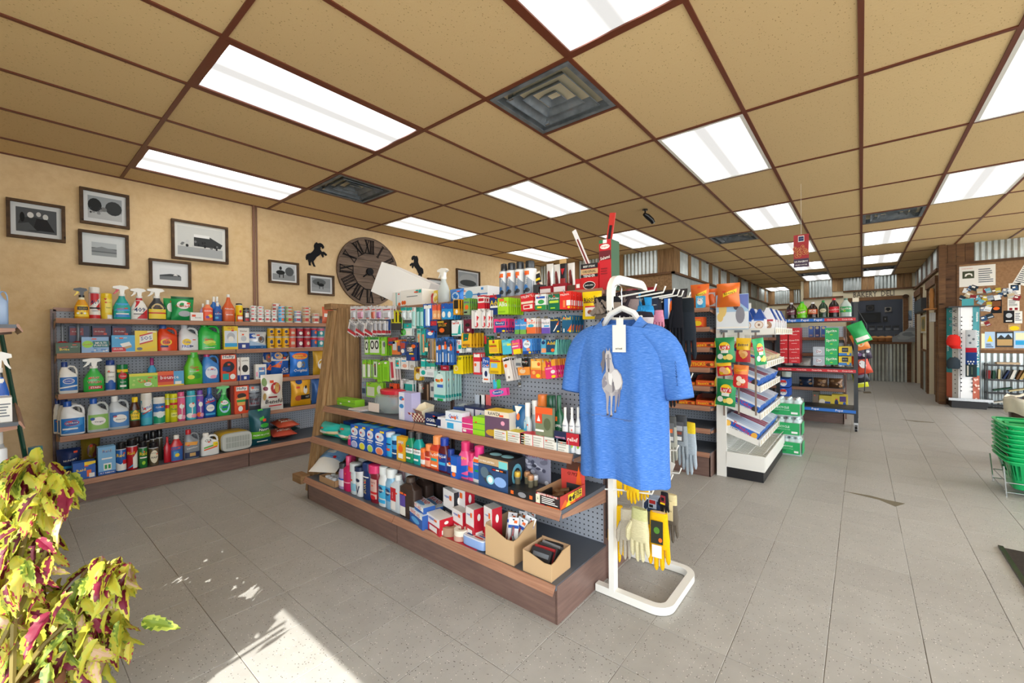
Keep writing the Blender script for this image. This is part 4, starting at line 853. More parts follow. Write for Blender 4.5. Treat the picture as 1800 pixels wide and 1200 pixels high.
for x0, x1, yt, n, col, a, word in ((441, 453, 537, 4, 'w', wl_, 'first'), (454, 466, 538, 4, 'w', wl_, 'second'), (467, 478, 544, 3, 'w', wl_, 'third'), (479, 489, 545, 3, 'w', wl_, 'fourth'),
        (491, 503, 538, 4, 'u', 'r 0 .2 1 .8 a;e .5 .5 .2 .25 o;r .7 .3 .9 .7 g', 'fifth'), (504, 517, 538, 4, 'e', 'r 0 .2 1 .8 9fb86a;e .4 .5 .2 .25 r;e .7 .5 .12 .2 o', 'sixth'), (519, 532, 546, 3, 'w', 'r 0 .2 1 .8 7aa0c8;r .2 .35 .7 .7 r', 'seventh'), (534, 548, 539, 4, 'e', 'r 0 .2 1 .8 c9906a;e .4 .5 .2 .25 r;r .7 .3 .95 .7 w', 'eighth'), (551, 564, 551, 2, 'w', 'r 0 .2 1 .8 d09a7a;r .2 .3 .6 .7 r', 'ninth')):
    tins(b1, x0, x1, row_tops(561, yt, n), [(col, a)]*n, 'cat_food_tin', 'cat food tin, %s one of the '+word+' stack from the conduit', 'cat food tins on the top shelf')
tins(b1, 481, 495, row_tops(559, 533, 4), [('w', 'r 0 .2 1 .8 c05a50;r .3 .3 .7 .7 w')]*4, 'cat_food_tin', 'red and white tin, %s of the tall stack in the back row', 'cat food tins on the top shelf', .12)
it(b1, 'bag', 568, 588, 539, 'coffee_bag', 'orange foil bag on top shelf, half hidden by barn-wood panel', BG, c='d0603a', a='r .1 .4 .9 .6 w')
# second shelf
for i, xx in enumerate((100, 128)):
    w_ = b2.on(xx+22, 590, .03).x-b2.on(xx, 590, .03).x
    c_ = b2.on(xx+11, 590, .05); hh = b2.on(xx+11, 567, .05).z-b2.z
    put([(None, M().loft([ring(w_*f, w_*.5*f, z*hh, 3, 12) for z, f in ((0, .85), (.2, 1), (.36, 1), (.4, .5))], ['k', 'r', 'r']), 'plastic'), ('handle', M().loft([ring(w_*f, w_*f*.7, z*hh, 2, 10) for z, f in ((.38, .4), (.55, .32), (.8, .3), (.97, .34), (1, .2))], 'S'), 'plastic')],
        'lint_brush', 'red lint brush with upright grey handle, %s of the pair' % ('left', 'right')[i], 'brush', (c_.x, b2.p+.10, b2.z), group='lint brushes')
it(b2, 'box', 98, 141, 602, 'sponge_pack', 'dark green scouring sponge pack at left end of second shelf', 'sponges', ins=.0, c='2f4a34', a='r .0 .1 1 .9 3c5a3e;t .3 .6 .4 r Scotch~8;t .35 .4 .4 y Brite;t .75 .6 .3 w HEAVY DUTY')
for i, (x0, x1) in enumerate(((121, 157), (162, 195), (197, 231))):
    it(b2, 'box', x0, x1, 573, 'mop_refill_box', 'navy mop refill box with red badge in back row, %s' % ('left', 'middle', 'right')[i], BX_, ins=.12, group='mop refill boxes', c='1d2c58', a='r .05 .66 .7 .93 R;t .38 .8 .5 w O-Cedar;t .3 .3 .4 u FlexWring;p j .55,.1 .95,.3 .9,.45 .6,.25')
it(b2, 'box', 143, 191, 592, 'sponge_pack', 'pale blue sponge pack with green panel on second shelf', 'sponges', ins=.01, c='8fb4dc', a='r .4 .35 1 .75 T;t .7 .62 .4 w MULTI;t .7 .47 .5 w PURPOSE;e .22 .55 .2 .22 l;t .22 .55 .3 r Scotch~6;'+blobs(10, .05, .3, ['w', '5a88c8'], .06, .06))
it(b2, 'box', 196, 237, 589, 'eraser_box', 'sky blue cleaning eraser box with red stripe', BX_, ins=.01, c='4aa8de', a='r 0 0 .6 .3 r;t .28 .2 .4 w ERASER;t .4 .85 .5 w MR. CLEAN;p w .35,.5 .75,.62 .85,.42 .45,.3;p c .5,.3 .85,.42 .85,.3 .6,.2;r .0 0 1 .05 w')
it(b2, 'box', 237, 276, 581, 'scouring_pad_box', 'yellow scouring pad box with red-edged blue letters', BX_, ins=.01, c='f0d23a', side='w', a='p w .2,.4 .8,.56 .8,.9 .2,.74;p r .2,.72 .8,.88 .8,.94 .2,.78;p r .2,.4 .8,.56 .8,.5 .2,.34;t .5 .65 .5 1c3a8c SOS~8;e .2 .15 .13 .07 S;p y .3,.15 .9,.3 .9,.2 .4,.08;r .55 .92 .95 .97 w')
it(b2, 'jug', 277, 313, 570, 'detergent_jug', 'orange laundry detergent jug with blue cap', JG, c='e8481c', cap='3a66b0', lab=(.1, .5), a='e .4 .6 .3 .32 y;e .4 .6 .22 .24 o;t .4 .6 .42 B Tide;r .1 .12 .5 .3 1c2c60')
it(b2, 'jug', 315, 350, 570, 'detergent_jug', 'white laundry detergent jug with yellow bullseye', JG, c='e8eaee', cap='d0d6de', a='e .35 .62 .24 .28 y;t .35 .62 .4 b Tide;t .35 .25 .5 b FREE;r .5 .2 .7 .3 B')
it(b2, 'jug', 350, 389, 566, 'detergent_jug', 'bright green laundry detergent jug on second shelf', JG, c='2fc04a', cap='28a840', a='t .4 .75 .45 r Gain;e .45 .5 .3 .18 d9e860;p l .2,.3 .6,.5 .8,.3 .5,.2;r .2 .05 .7 .1 w')
it(b2, 'box', 393, 418, 573, 'trash_bag_box', 'yellow trash bag box with picture of white bags', BX_, c='f0cf30', a='r .06 .12 .94 .8 dfe6ee;r 0 .84 1 1 y;t .5 .91 .5 r GLAD;e .5 .55 .28 .18 s;e .5 .45 .2 .12 w;r .06 .12 .94 .28 a')
it(b2, 'box', 418, 438, 576, 'trash_bag_box', 'slim white and navy trash bag box on second shelf', BX_, c='w', a='r 0 0 1 .3 1d3a8c;r .35 .08 .65 .22 w;e .5 .5 .25 .13 c8cdd2;t .5 .85 .6 n Kitchen')
it(b2, 'bag', 438, 471, 583, 'training_pad_bag', 'white and blue puppy pad bag on second shelf', BG, c='e6ecf2', a='r .05 .62 .35 .9 b;r 0 0 1 .2 3f86cc;e .65 .55 .2 .2 S;e .6 .6 .08 .1 n;p u 0,.2 1,.2 0,.5', d=.1)
yl = 'r 0 0 1 1 f0b81e;e .45 .6 .22 .2 B;r .3 .1 .9 .28 n'; 
for i, (xx, base, a2) in enumerate(((478, 'y', yl), (491, 'y', yl), (504, 'y', yl), (516, 'c', 'r 0 0 1 1 d8604a;r .2 .3 .7 .6 e'), (529, 'r', 'r 0 0 1 1 8c2a4a;e .5 .4 .25 .2 w;r .1 .7 .9 .9 r'), (542, 'r', 'r 0 0 1 1 c02c38;e .5 .4 .2 .2 e;r .1 .7 .9 .9 R'), (554, 'b', 'r 0 0 1 1 3a5c9c;e .6 .5 .2 .2 o;r .0 .8 1 1 r'), (566, 't', 'r 0 0 1 1 3aa0a8;r .0 .7 1 1 d86080;e .4 .4 .2 .2 w'))):
    tins(b2, xx-6.2, xx+6.2, row_tops(608, 576, 2), [(base, a2)]*2, 'dog_food_tin', 'dog food tin, %s one of the '+['first yellow', 'second yellow', 'third yellow', 'salmon', 'plum', 'red', 'blue', 'teal'][i]+' column', 'dog food tins on the second shelf')
# third shelf
it(b3, 'jug', 103, 137, 636, 'bleach_jug', 'small white bleach jug at left of third shelf', JG, cap='1c3f8c', a='r 0 0 1 1 1f6fc0;e .5 .7 .34 .2 w;e .5 .7 .3 .16 b;t .5 .7 .52 w CLOROX;p w 0,.25 1,.4 1,.3 0,.15', lab=(.1, .52))
it(b3, 'trig', 146, 184, 629, 'spray_bottle', 'green stain spray with white trigger and red lettering', SB, c='3cb84a', cap='w', neck='3cb84a', a='t .5 .72 .6 w SPRAY;t .5 .71 .58 r SPRAY;t .5 .48 .72 w WASH;t .5 .47 .7 r WASH;r .2 .08 .9 .26 r;t .55 .17 .5 w STAIN', lab=(.04, .56))
it(b3, 'can', 185, 204, 633, 'starch_can', 'white starch aerosol with blue cap on third shelf', CN, cap='1c3f8c', capw=.85, a='t .5 .75 .7 k Faultless;t .5 .55 .6 S STARCH;r 0 0 1 .3 2a5fb0;e .5 .28 .3 .14 2a5fb0')
it(b3, 'can', 206, 226, 640, 'cleanser_can', 'green cleanser canister with red disc', CN, c='0f7a40', cf=.015, shoulder=False, a='r 0 .85 1 1 y;e .5 .66 .4 .17 r;t .5 .66 .6 w Comet;t .5 .35 .5 w BLEACH;r .2 .1 .8 .2 w')
it(b3, 'box', 227, 277, 656, 'dryer_sheet_box', 'flat green dryer sheet box with orange script', BX_, c='8fd050', a='r 0 .82 1 1 e8e040;t .52 .5 .45 o Gain;e .65 .25 .14 .13 w;t .65 .25 .2 g dryer;'+blobs(8, .1, .7, ['5cb040', 'c0e070'], .06, .1))
it(b3, 'bot', 260, 275, 629, 'softener_bottle', 'white bottle with magenta cap behind the dryer sheets', BT, cap='b0307a', ins=.12, nk=.4, nh=.75)
it(b3, 'box', 277, 323, 652, 'dryer_sheet_box', 'orange and blue dryer sheet box with white lettering', BX_, c='e8602a', a='r .6 0 1 1 5aa8d8;p r 0,.3 .6,.3 .6,.75 0,.75;t .45 .6 .7 w bounce;r 0 .0 1 .1 y;r .65 .1 .9 .3 w')
it(b3, 'bot', 325, 358, 619, 'detergent_bottle', 'lime green detergent bottle with yellow shoulders', BT, c='66c832', cap='4cb83c', nk=.52, nh=.84, sh=.55, a='t .48 .85 .5 r Gain;t .5 .62 .55 w Detergent;e .6 .35 .3 .16 3ca030;e .3 .3 .2 .12 e8e040', lab=(.06, .62))
it(b3, 'jug', 356, 387, 618, 'softener_jug', 'blue fabric softener jug with pink cap', JG, c='3f86d0', cap='c03070', a='e .5 .55 .38 .42 e8eef8;t .5 .72 .5 b Downy;e .6 .25 .2 .12 q', lab=(.08, .55))
it(b3, 'box', 388, 415, 623, 'trash_bag_box', 'orange and black trash bag box with white logo, third shelf', BX_, c='e04a26', a='r .08 .84 .92 .97 w;t .5 .905 .7 B Hefty;e .5 .55 .38 .2 22262c;r .1 .4 .6 .55 1c3a7c;r .1 .08 .5 .3 t;e .75 .18 .18 .1 w')
for i, xx in enumerate((417, 423)): it(b3, 'box', xx, xx+15, 628, 'trash_bag_box', 'white box with black bag picture, %s of the pair' % ('rear', 'front')[i], BX_, ins=.05-.03*i, group='white and navy trash bag boxes', a='r 0 0 1 .24 1d3a8c;r .35 .06 .65 .18 w;e .5 .52 .36 .16 1c1c1e;t .5 .86 .7 h LAWN')
it(b3, 'box', 449, 468, 640, 'cotton_box', 'small white and blue twin carton before the cat food bags', BX_, a='r .3 .1 .9 .8 5a90cc;r .35 .5 .8 .6 w;r .05 .2 .2 .5 q')
it(b3, 'bag', 464, 482, 614, 'cat_food_bag', 'narrow blue cat food bag, left of a larger matching bag', BG, c='1f4fa0', ins=.08, a='r 0 .55 1 1 c9c2b0;e .5 .7 .3 .15 n;p o .2,.3 .6,.5 .9,.25', d=.1)
it(b3, 'bag', 479, 512, 614, 'cat_food_bag', 'large blue cat food bag with cat picture', BG, c='1f5ab0', a='r 0 .6 1 1 d8d2c4;e .7 .85 .3 .16 3a332c;e .35 .78 .2 .12 c8a070;p o 0,.4 .5,.62 .4,.35;t .7 .3 .4 w Cat;t .7 .2 .45 w Chow;r .4 0 1 .1 o', d=.12)
it(b3, 'bag', 512, 546, 612, 'kibble_bag', 'bright blue dog treat bag with yellow banner', BG, c='2478d8', a='e .5 .72 .42 .12 o;r .15 .64 .85 .76 e8b030;t .5 .7 .6 r PUPPERONI;e .4 .42 .13 .12 w;e .6 .42 .13 .12 S;t .5 .2 .7 w Original', d=.1)
it(b3, 'bag', 553, 580, 612, 'kibble_bag', 'gold pet food bag partly hidden by the barn-wood panel, third shelf', BG, c='c99a20', a='e .5 .4 .3 .2 w', d=.1)
# fourth shelf
it(b4, 'jug', 93, 118, 700, 'bleach_jug', 'white bleach jug in back corner of fourth shelf', JG, cap='1c3f8c', ins=.2, a='r 0 0 1 .8 1f6fc0')
it(b4, 'jug', 100, 142, 702, 'bleach_jug', 'white bleach jug standing directly behind the front one', JG, cap='1c3f8c', ins=.13, a='r 0 0 1 .8 1f6fc0')
it(b4, 'jug', 105, 150, 705, 'bleach_jug', 'largest white bleach jug at left front of fourth shelf', JG, c='eef0f2', cap='2256b0', a='r 0 0 1 1 1f78c8;p 3f9ae0 0,0 1,.6 1,1 .8,1;e .45 .68 .32 .18 r;e .45 .68 .29 .15 1a50a0;t .45 .68 .55 w CLOROX;r .05 .25 .7 .35 w')
it(b4, 'jug', 153, 192, 700, 'vinegar_jug', 'clear vinegar jug with green label and blue cap', JG, c='c9d0cf', cap='1c5ab8', a='r 0 0 1 1 8fc060;e .5 .55 .36 .28 w;t .52 .5 .45 k Vinegar;e .2 .72 .12 .1 1c4fa0', lab=(.08, .52))
it(b4, 'jug', 191, 228, 696, 'ammonia_jug', 'clear ammonia jug with blue label and white cap', JG, c='c4ccd2', cap='e8ecee', a='r 0 0 1 1 4a86c8;e .52 .55 .36 .28 w;t .55 .5 .5 k Ammonia;e .25 .75 .12 .1 1c4fa0', lab=(.08, .52))
it(b4, 'bot', 228, 247, 698, 'pine_cleaner', 'dark amber pine cleaner bottle with yellow cap', BT, c='4a2414', cap='y', nk=.5, nh=.84, a='r 0 0 1 .95 2f7a3c;p y .1,.1 .9,.1 1,.6 .5,1 0,.6;t .5 .66 .7 2f6a20 PINE;t .5 .35 .7 2f6a20 SOL', lab=(.22, .58))
it(b4, 'can', 248, 269, 691, 'disinfectant_spray', 'white-capped aqua disinfectant aerosol', CN, cf=.2, capw=.98, c='3aa8c8', a='r 0 .5 1 1 w;p a 0,.3 1,.6 1,.2 0,.0;t .5 .68 .75 b Lysol~14;p r .1,.45 .9,.62 .9,.58 .1,.41;r 0 0 1 .28 48b8d0')
it(b4, 'can', 270, 292, 698, 'wipes_canister', 'white wipes canister with green lower half', CN, c='w', cf=.2, capw=1, shoulder=False, a='r 0 .55 1 .95 2a70b8;t .5 .78 .7 w CLOROX;r 0 0 1 .35 1f9a70;e .5 .42 .34 .16 e8f0ee')
it(b4, 'can', 290, 302, 692, 'cleaner_can', 'yellow aerosol, left of two on fourth shelf', CN, c='d8d820', cap='d8d820', ins=.07, a='r 0 .6 1 .75 r')
it(b4, 'can', 299, 313, 692, 'cleaner_can', 'yellow aerosol with red stripe, right of two on fourth shelf', CN, c='d8d820', cap='d8d820', capw=1, a='r 0 .75 1 .85 r;t .5 .55 .8 G Pledge;r .1 .2 .9 .4 e8e870;t .5 .3 .6 G LEMON')
for xx, x1, yt, c, lb in ((312, 327, 689, 'e0608c', 'pink'), (328, 347, 687, '48b8cc', 'aqua'), (346, 359, 686, '7a50b0', 'purple')):
    it(b4, 'can', xx, x1, yt, 'air_freshener', lb+' air freshener with sloping spray top', 'air freshener', c=c, cap=c, cf=.16, capw=.8, a='e .5 .66 .3 .12 w;r .45 .2 .55 .55 w;e .3 .15 .3 .12 %s;e .7 .12 .3 .1 q' % ('w' if lb != 'purple' else 'o'), lab=(.05, .75))
it(b4, 'bot', 358, 381, 681, 'toilet_cleaner', 'blue toilet cleaner bottle with angled neck', BT, c='1c4fa0', cap='2f7ad0', nk=.3, nh=.8, sh=.6, a='t .5 .82 .75 w Lysol~10;p r .1,.68 .9,.78 .9,.73 .1,.63;e .5 .4 .34 .18 w;t .5 .4 .5 b POWER;r .1 .05 .9 .15 a', lab=(.05, .72))
it(b4, 'trig', 382, 407, 677, 'spray_bottle', 'green bathroom spray bottle with light green head', SB, c='2fae50', neck='2fae50', cap='7fd890', tr='7fd890', a='e .5 .5 .4 .42 a8d8f0;e .5 .75 .3 .15 w;t .5 .75 .42 b SCRUB;r .3 .4 .7 .5 b', lab=(.05, .56))
it(b4, 'box', 405, 414, 678, 'trash_bag_box', 'dark sliver of carton left of large orange trash bag box', BX_, c='7a2c20', ins=.06)
it(b4, 'box', 412, 437, 678, 'trash_bag_box', 'orange trash bag box with white logo on fourth shelf', BX_, c='e8502a', a='r .12 .82 .9 .97 w;t .5 .895 .65 B Hefty;e .5 .64 .32 .1 3a2c28;p f0b060 .1,.55 .8,.6 .7,.3 .2,.3;r .15 .42 .75 .5 g;e .4 .18 .16 .1 w;r .75 .1 .97 .5 2a2420')
it(b4, 'bag', 436, 461, 671, 'trash_bag_roll', 'dark grey clear-wrapped trash bag pack with red print', BG, c='5a5f68', a='r .1 .65 .9 .85 9aa4b0;t .5 .75 .6 w Brute;r .1 .2 .9 .6 8a929c;t .5 .42 .7 R CONTRACTOR;t .5 .28 .6 R BAGS', d=.1)
it(b4, 'bag', 461, 500, 658, 'dog_food_bag', 'tall white dog food bag with retriever picture', BG, ins=-.055, c='e8e4dc', a='e .6 .62 .24 .16 b8282c;e .66 .62 .12 .14 d8a860;e .7 .7 .08 .06 c89850;e .12 .8 .1 .12 7a9a50;e .15 .62 .1 .06 8a3050;t .55 .26 .8 k Beneful;r .25 .36 .65 .4 R;r .3 .12 .9 .15 r;e .1 .4 .06 .1 c0a060', d=.09)
it(b4, 'bag', 514, 549, 663, 'dog_food_bag', 'yellow dog food bag with black panel and small dog', BG, c='e8a818', a='e .35 .85 .16 .09 1c3c80;e .65 .55 .12 .14 e8e4dc;e .68 .65 .06 .06 k;r .4 .22 .95 .38 k;e .3 .28 .15 .1 c05a30;t .68 .3 .4 w ADULT', d=.1)
it(b4, 'bag', 551, 574, 664, 'pet_bag', 'blue bag partly hidden behind the barn-wood panel, fourth shelf', BG, c='2a5a9c', d=.1)
# bottom deck
it(b5, 'bag', 100, 143, 790, 'storage_bag', 'navy foil bag at back left of bottom deck', BG, c='1f3468', ins=.2, a='t .55 .6 .6 w HUNGRY~6;r .1 .3 .9 .4 a', d=.12)
it(b5, 'bag', 143, 178, 770, 'mulch_bag', 'olive and brown bag with dark oval, back of bottom deck', BG, c='8a7420', ins=.3, a='e .55 .6 .3 .22 5a1c24;r .2 .1 .8 .35 3a3c20', d=.12)
it(b5, 'box', 128, 168, 812, 'trap_box', 'open-front blue insect trap box with yellow corner', BX_, d=.09, c='1f5ab0', a='p y .5,1 1,1 1,.85 .5,.75;t .35 .55 .4 y Raid~6;r .6 .1 .8 .5 o;r .7 .05 .95 .3 w')
it(b5, 'box', 172, 203, 785, 'fly_ribbon_box', 'tall pale blue fly ribbon box on bottom deck', BX_, d=.08, ins=.05, c='7ab4e0', a='t .5 .85 .5 y Raid;t .5 .84 .48 b Raid;r .2 .55 .8 .6 w;r .3 .15 .75 .4 w;r .36 .2 .5 .35 g;r .56 .2 .7 .35 g;r 0 .0 1 .12 1f5ab0;t .5 .06 .8 w FLY RIBBON')
for i, (x0, x1, yt, c, a) in enumerate(((204, 223, 778, '2060b0', 'p w 0,.0 1,.0 1,.5 .4,.3 0,.4;t .4 .75 .7 y Raid;r .6 .3 1 .5 r'), (223, 243, 772, 'b82028', 'p w .5,0 1,0 1,.8 .5,.5;t .35 .72 .6 y Raid;p a 0,0 .5,.2 .5,.1 0,-.0'), (244, 260, 776, '2a7a3c', 't .5 .7 .8 y Raid;r .1 .45 .9 .52 w;e .5 .2 .2 .1 l'), (262, 280, 778, '5a4c38', 'e .5 .5 .4 .4 e8e0c8;t .5 .72 .6 k HOT SHOT;t .5 .45 .7 k WASP'))):
    it(b5, 'can', x0, x1, yt, 'insect_spray', ['blue', 'red', 'green', 'tan'][i]+' insect spray can with black cap, front row', 'can', c=c, cap='k', cf=.22, capw=.9, a=a, lab=(.05, .75))
for i, (x0, x1, yt) in enumerate(((236, 248, 768), (252, 264, 762), (264, 276, 758), (275, 287, 755))): it(b5, 'can', x0, x1, yt, 'insect_spray', 'dark insect spray in back row, %s' % ('first from left', 'second from left', 'third from left', 'fourth, tallest looking')[i], 'can', c='4a4438', cap='k', cf=.25, ins=.2)
it(b5, 'bot', 288, 301, 768, 'drain_bottle', 'red drain cleaner bottle beside the big blue one', BT, c='c02030', cap='r', ins=.06)
it(b5, 'bot', 300, 322, 765, 'drain_bottle', 'blue and red drain opener bottle with white cap', BT, c='c83034', cap='w', nk=.4, nh=.86, n=3.4, a='r 0 0 1 .75 2a5fa8;t .45 .66 .85 r Drano~5;r .2 .2 .6 .5 4aa0d8;e .5 .3 .2 .1 y', lab=(.04, .75))
it(b5, 'jug', 324, 352, 755, 'drain_jug', 'grey drain opener jug with red cap', JG, c='8a9098', cap='c02830', a='p e8a040 0,1 .9,.95 .8,.75 0,.8;t .5 .6 .75 w Liquid-Plumr~6;r 0 0 1 .35 1c2a50;r .3 .1 .7 .3 c8a060', lab=(.04, .6))
it(b5, 'jug', 354, 386, 761, 'descaler_jug', 'white rust remover jug with green and orange print', JG, c='e6e8e6', cap='w', n=4.5, a='t .35 .9 .45 k CLR;p 6ab040 .1,.5 .9,.65 .9,.55 .1,.4;p o .1,.36 .9,.52 .9,.42 .1,.28;r .65 .5 .95 .75 y', lab=(.05, .75))
o = it(b5, 'box', 390, 443, 760, 'litter_tub', 'pale grey ribbed tub lying on its side, base outward', 'tub', d=.25, c='c8cdc8', side='d8b030')
tb = o; w_ = abs(b5.on(443, 790, .03).x-b5.on(388, 790, .03).x); h_ = b5.on(415, 760, .03).z-b5.z
for ch in list(o.children): bpy.data.objects.remove(ch)
mm = M(); rr = lambda s, y: [(p[0], y, p[1]+h_/2) for p in [(q[0], q[1]) for q in ring(w_*s, h_*s, 0, 5, 20)]]
mm.loft([rr(.96, .14), rr(1, .0), rr(1, -.10), rr(.95, -.125)], ['d8b030', 'd8b030', 'c8cdc8']); o.data = mesh('litter_tub', mm); o.data.materials.append(MAT['plastic'])
obj('base_ribs', art(M(), ''.join('r %.2f .18 %.2f .48 a8aea8;r %.2f .52 %.2f .82 a8aea8;' % (u, u+.075, u, u+.075) for u in [.12+.09*i for i in range(9)]), w_*.95, h_*.95, flat(w_*.95, h_*.95, -.1255, h_*.025)), 'plastic', o)
it(b5, 'bag', 441, 480, 720, 'seed_bag', 'tall teal bag with lime band standing on bottom deck', BG, c='12505c', band=[(.2, .42, '6cc030')], a='r .4 .7 .62 1 4cc038;e .62 .56 .22 .06 3cb040;t .6 .45 .5 w Nature;t .5 .3 .75 w PREMIUM LITTER;r .3 .1 .8 .13 w', d=.13)
for i, (x0, x1, yt, yb, c) in enumerate(((481, 522, 751, 772, 'c8503a'), (493, 531, 762, 780, 'd0583c'), (510, 545, 742, 765, '22403c'))):
    p0 = b5.on(x0, yt, .08); p1 = b5.on(x1, yt, .08); w = p1.x-p0.x; m = k_bag(w, .09, .24, c, 'e .5 .5 .3 .3 e8d8b8;t .5 .3 .6 w ADULT;r .2 .65 .8 .75 R', seed=i+5)
    put(m, 'kibble_bag', ['orange and white pet food bag lying flat, lower left', 'orange pet food bag lying flat on top', 'dark green pet food bag lying flat at the back'][i], BG, ((p0.x+p1.x)/2, b5.p+(.08, .12, .3)[i], b5.z+(.05, .13, .05)[i]), (-math.pi/2+.12, 0, .1*i-.1), 'pet food bags lying on the bottom deck')
# goods on the corner shelving, left edge
LS1, LS2 = Shelf('B', 3.22, 1.28), Shelf('B', 3.22, .80)
it(LS1, 'jug', -12, 14, 502, 'water_jug', 'blue-grey fluid jug at the top left picture edge', JG, c='8ea6c8', cap='b8c8e0')
it(LS2, 'box', -30, 21, 700, 'white_carton', 'white carton with small print on the lower corner shelf', BX_, d=.12, a=fine(5, .55, .95, .2, .8, 'S'))
it(LS2, 'trig', -22, 16, 618, 'spray_bottle', 'blue and white spray bottle with white trigger at left edge', SB, c='2560c0', neck='3a3d42', cap='w', flip=-1, ins=.16, lab=(.05, .6), a='r 0 .5 1 1 w;p b .3,.55 .8,.9 .8,.55')
LS3 = Shelf('B', 3.18, .2)
for i, (x0, x1, yt, c, a) in enumerate(((-30, 8, 750, 'w', 'r 0 .4 1 .7 r;r 0 .1 1 .3 y'), (-20, 16, 790, 'e0e4ea', 'p b 0,.6 1,.8 1,.4 0,.3;p y 0,.3 1,.2 1,.0 0,.0'))):
    it(LS3, 'can', x0, x1, yt, 'oil_can', ['white spray can with red stripe under the corner shelf', 'white and blue canister with yellow foot under the corner shelf'][i], CN, c=c, cap=c, a=a, ins=.02+.1*(1-i))
# brooms against the wall
tag(obj('broom', M().tube([(0, 0, 0), (-.10, .3, .9)], .012, '1d4a3a', 8).tube([(.035, -.1, -.3), (0, 0, 0)], .018, 's', 8), 'plastic', None, tuple(onY(48, 822, 4.2))), 'dark green broom pole leaning left of the wall shelving', 'broom')
p = onY(63, 838, 4.2); tag(obj('dust_mop', M().tube([(0, 0, 0), (0, 0, .22)], [.03, .034], '4a8aa0', 10).tube([(0, 0, -.4), (0, 0, 0)], .018, 'w', 8), 'plastic', None, (p.x, p.y, p.z-.02)), 'white handle with blue grip standing left of the wall shelving', 'mop')
# ================================================================ GOODS ON THE ISLAND
# top ledge
tl = c0
o = put(k_box(.46, .26, .25, 'e6e4e2', side='dcdad8'), 'white_carton', 'big plain white carton tipped on its edge on the island', BX_, (2.03, 2.80, 1.475), (0, 0, RZ['C']))
o.rotation_euler = Euler((0, math.radians(24), 0)).to_matrix().to_4x4().to_euler(); o.rotation_euler = (Matrix.Rotation(-math.pi/2+.42, 4, 'Z') @ Matrix.Rotation(math.radians(24), 4, 'Y')).to_euler(); o.location = (2.08, 2.86, 1.475)
it(tl, 'box', 690, 706, 514, 'glove_box', 'small white and teal glove box on island ledge', BX_, d=.12, a='r .4 0 1 1 e8eeee;r .38 0 .45 1 t;e .75 .25 .15 .12 o', ins=.06)
it(tl, 'box', 704, 742, 509, 'glove_box', 'white disposable glove box with orange rings', BX_, d=.13, a='e .1 .3 .06 .12 o;e .2 .3 .06 .12 o;r .3 .6 .8 .64 S;r .72 .78 .84 .95 t;r .86 .78 .97 .95 t', ins=.05)
it(tl, 'bag', 742, 758, 516, 'red_bag', 'crumpled red foil bag behind the glove box', BG, c='b01c28', ins=.12)
it(tl, 'bag', 754, 786, 508, 'yellow_bag', 'yellow foil bag behind the clear spray bottle', BG, c='e8c830', ins=.12, a='e .3 .5 .2 .3 j')
it(tl, 'trig', 765, 783, 470, 'spray_bottle', 'clear empty spray bottle with white trigger head', SB, c='c8d0d0', neck='c8d0d0', cap='w', n=2, ins=.04)
it(tl, 'bag', 786, 810, 507, 'wipes_pack', 'blue foil wipes pack on island ledge', 'pack', c='2a7ad0', ins=.02, a='e .6 .45 .25 .3 u')
it(tl, 'box', 808, 857, 504, 'mask_box', 'wide white mask box with blue band', BX_, d=.12, ins=.05, c='e8ecee', a='r 0 .45 1 .52 3a8ad0;e .35 .5 .14 .3 5aaee0;t .15 .8 .2 o masks;r .78 .75 .86 .9 3a8ad0;e .7 .45 .06 .12 3a66b0')
for i, (x0, x1, yt) in enumerate(((874, 887, 463), (885, 901, 461), (900, 916, 459), (915, 934, 457))):
    it(tl, 'can', x0, x1, yt, 'air_duster', 'silver air duster can with black trigger cap, %s of four' % ('first', 'second', 'third', 'fourth')[i], CN, group='air duster cans', cf=.2, capw=.7, cap='26282c', c='e4e6e8', ins=.02, a='p 8a94a2 0,0 1,0 1,.5 .5,.72 0,.98;r .35 .74 .75 .88 o;t .5 .5 .7 w DUSTER~80;e .45 .3 .2 .1 3a7ac0;e .6 .2 .2 .08 2a3038;e .3 .15 .2 .06 2a3038', lab=(.03, .8))
# jerky boxes with sticks
def sticks(Sx, x0, x1, yt, n, cs, label, lean=0, grp='snack stick packs', ins=.07):
    for i in range(n):
        xa = x0+(x1-x0)*i/n; a, b_ = Sx.on(xa, yt, ins), Sx.on(xa+(x1-x0)/n*.95, yt, ins); w = abs(a.y-b_.y); h = a.z-Sx.z-.02
        c = cs[i % len(cs)]; mm_ = k_bag(w, .012, h, c[0], c[1], seed=i, puff=1)
        put(mm_, 'snack_stick', label % ['first', 'second', 'third', 'fourth', 'fifth'][i], 'snack', (Sx.p+ins+.012*(i % 2), (a.y+b_.y)/2, Sx.z+.015), (0, 0, RZ['C']), grp).rotation_euler = Euler((0, lean+rnd.uniform(-.06, .06), RZ['C']))
je = 'e .5 .35 .25 .3 6a2a2a;e .45 .6 .2 .16 7a3232;e .5 .22 .2 .12 5a2222'
sticks(tl, 946, 958, 475, 1, [('e8dcc8', 'r 0 .5 1 .9 k;r .1 .6 .9 .7 y;e .5 .3 .3 .2 8a3030')], 'black and yellow jerky pouch, %s at the left', -.25)
sticks(tl, 960, 985, 463, 2, [('e8e6e2', je)], 'white jerky pouch showing meat, %s of two')
sticks(tl, 984, 997, 454, 1, [('26242a', 'r 0 .85 1 1 c;p r .2,.7 .8,.7 .5,.5;r .1 .1 .9 .4 a03030')], 'tall black and red jerky pouch, %s right of the white ones')
sticks(tl, 999, 1012, 461, 1, [('e8e6e2', je)], 'white jerky pouch, %s one right of the black pouch')
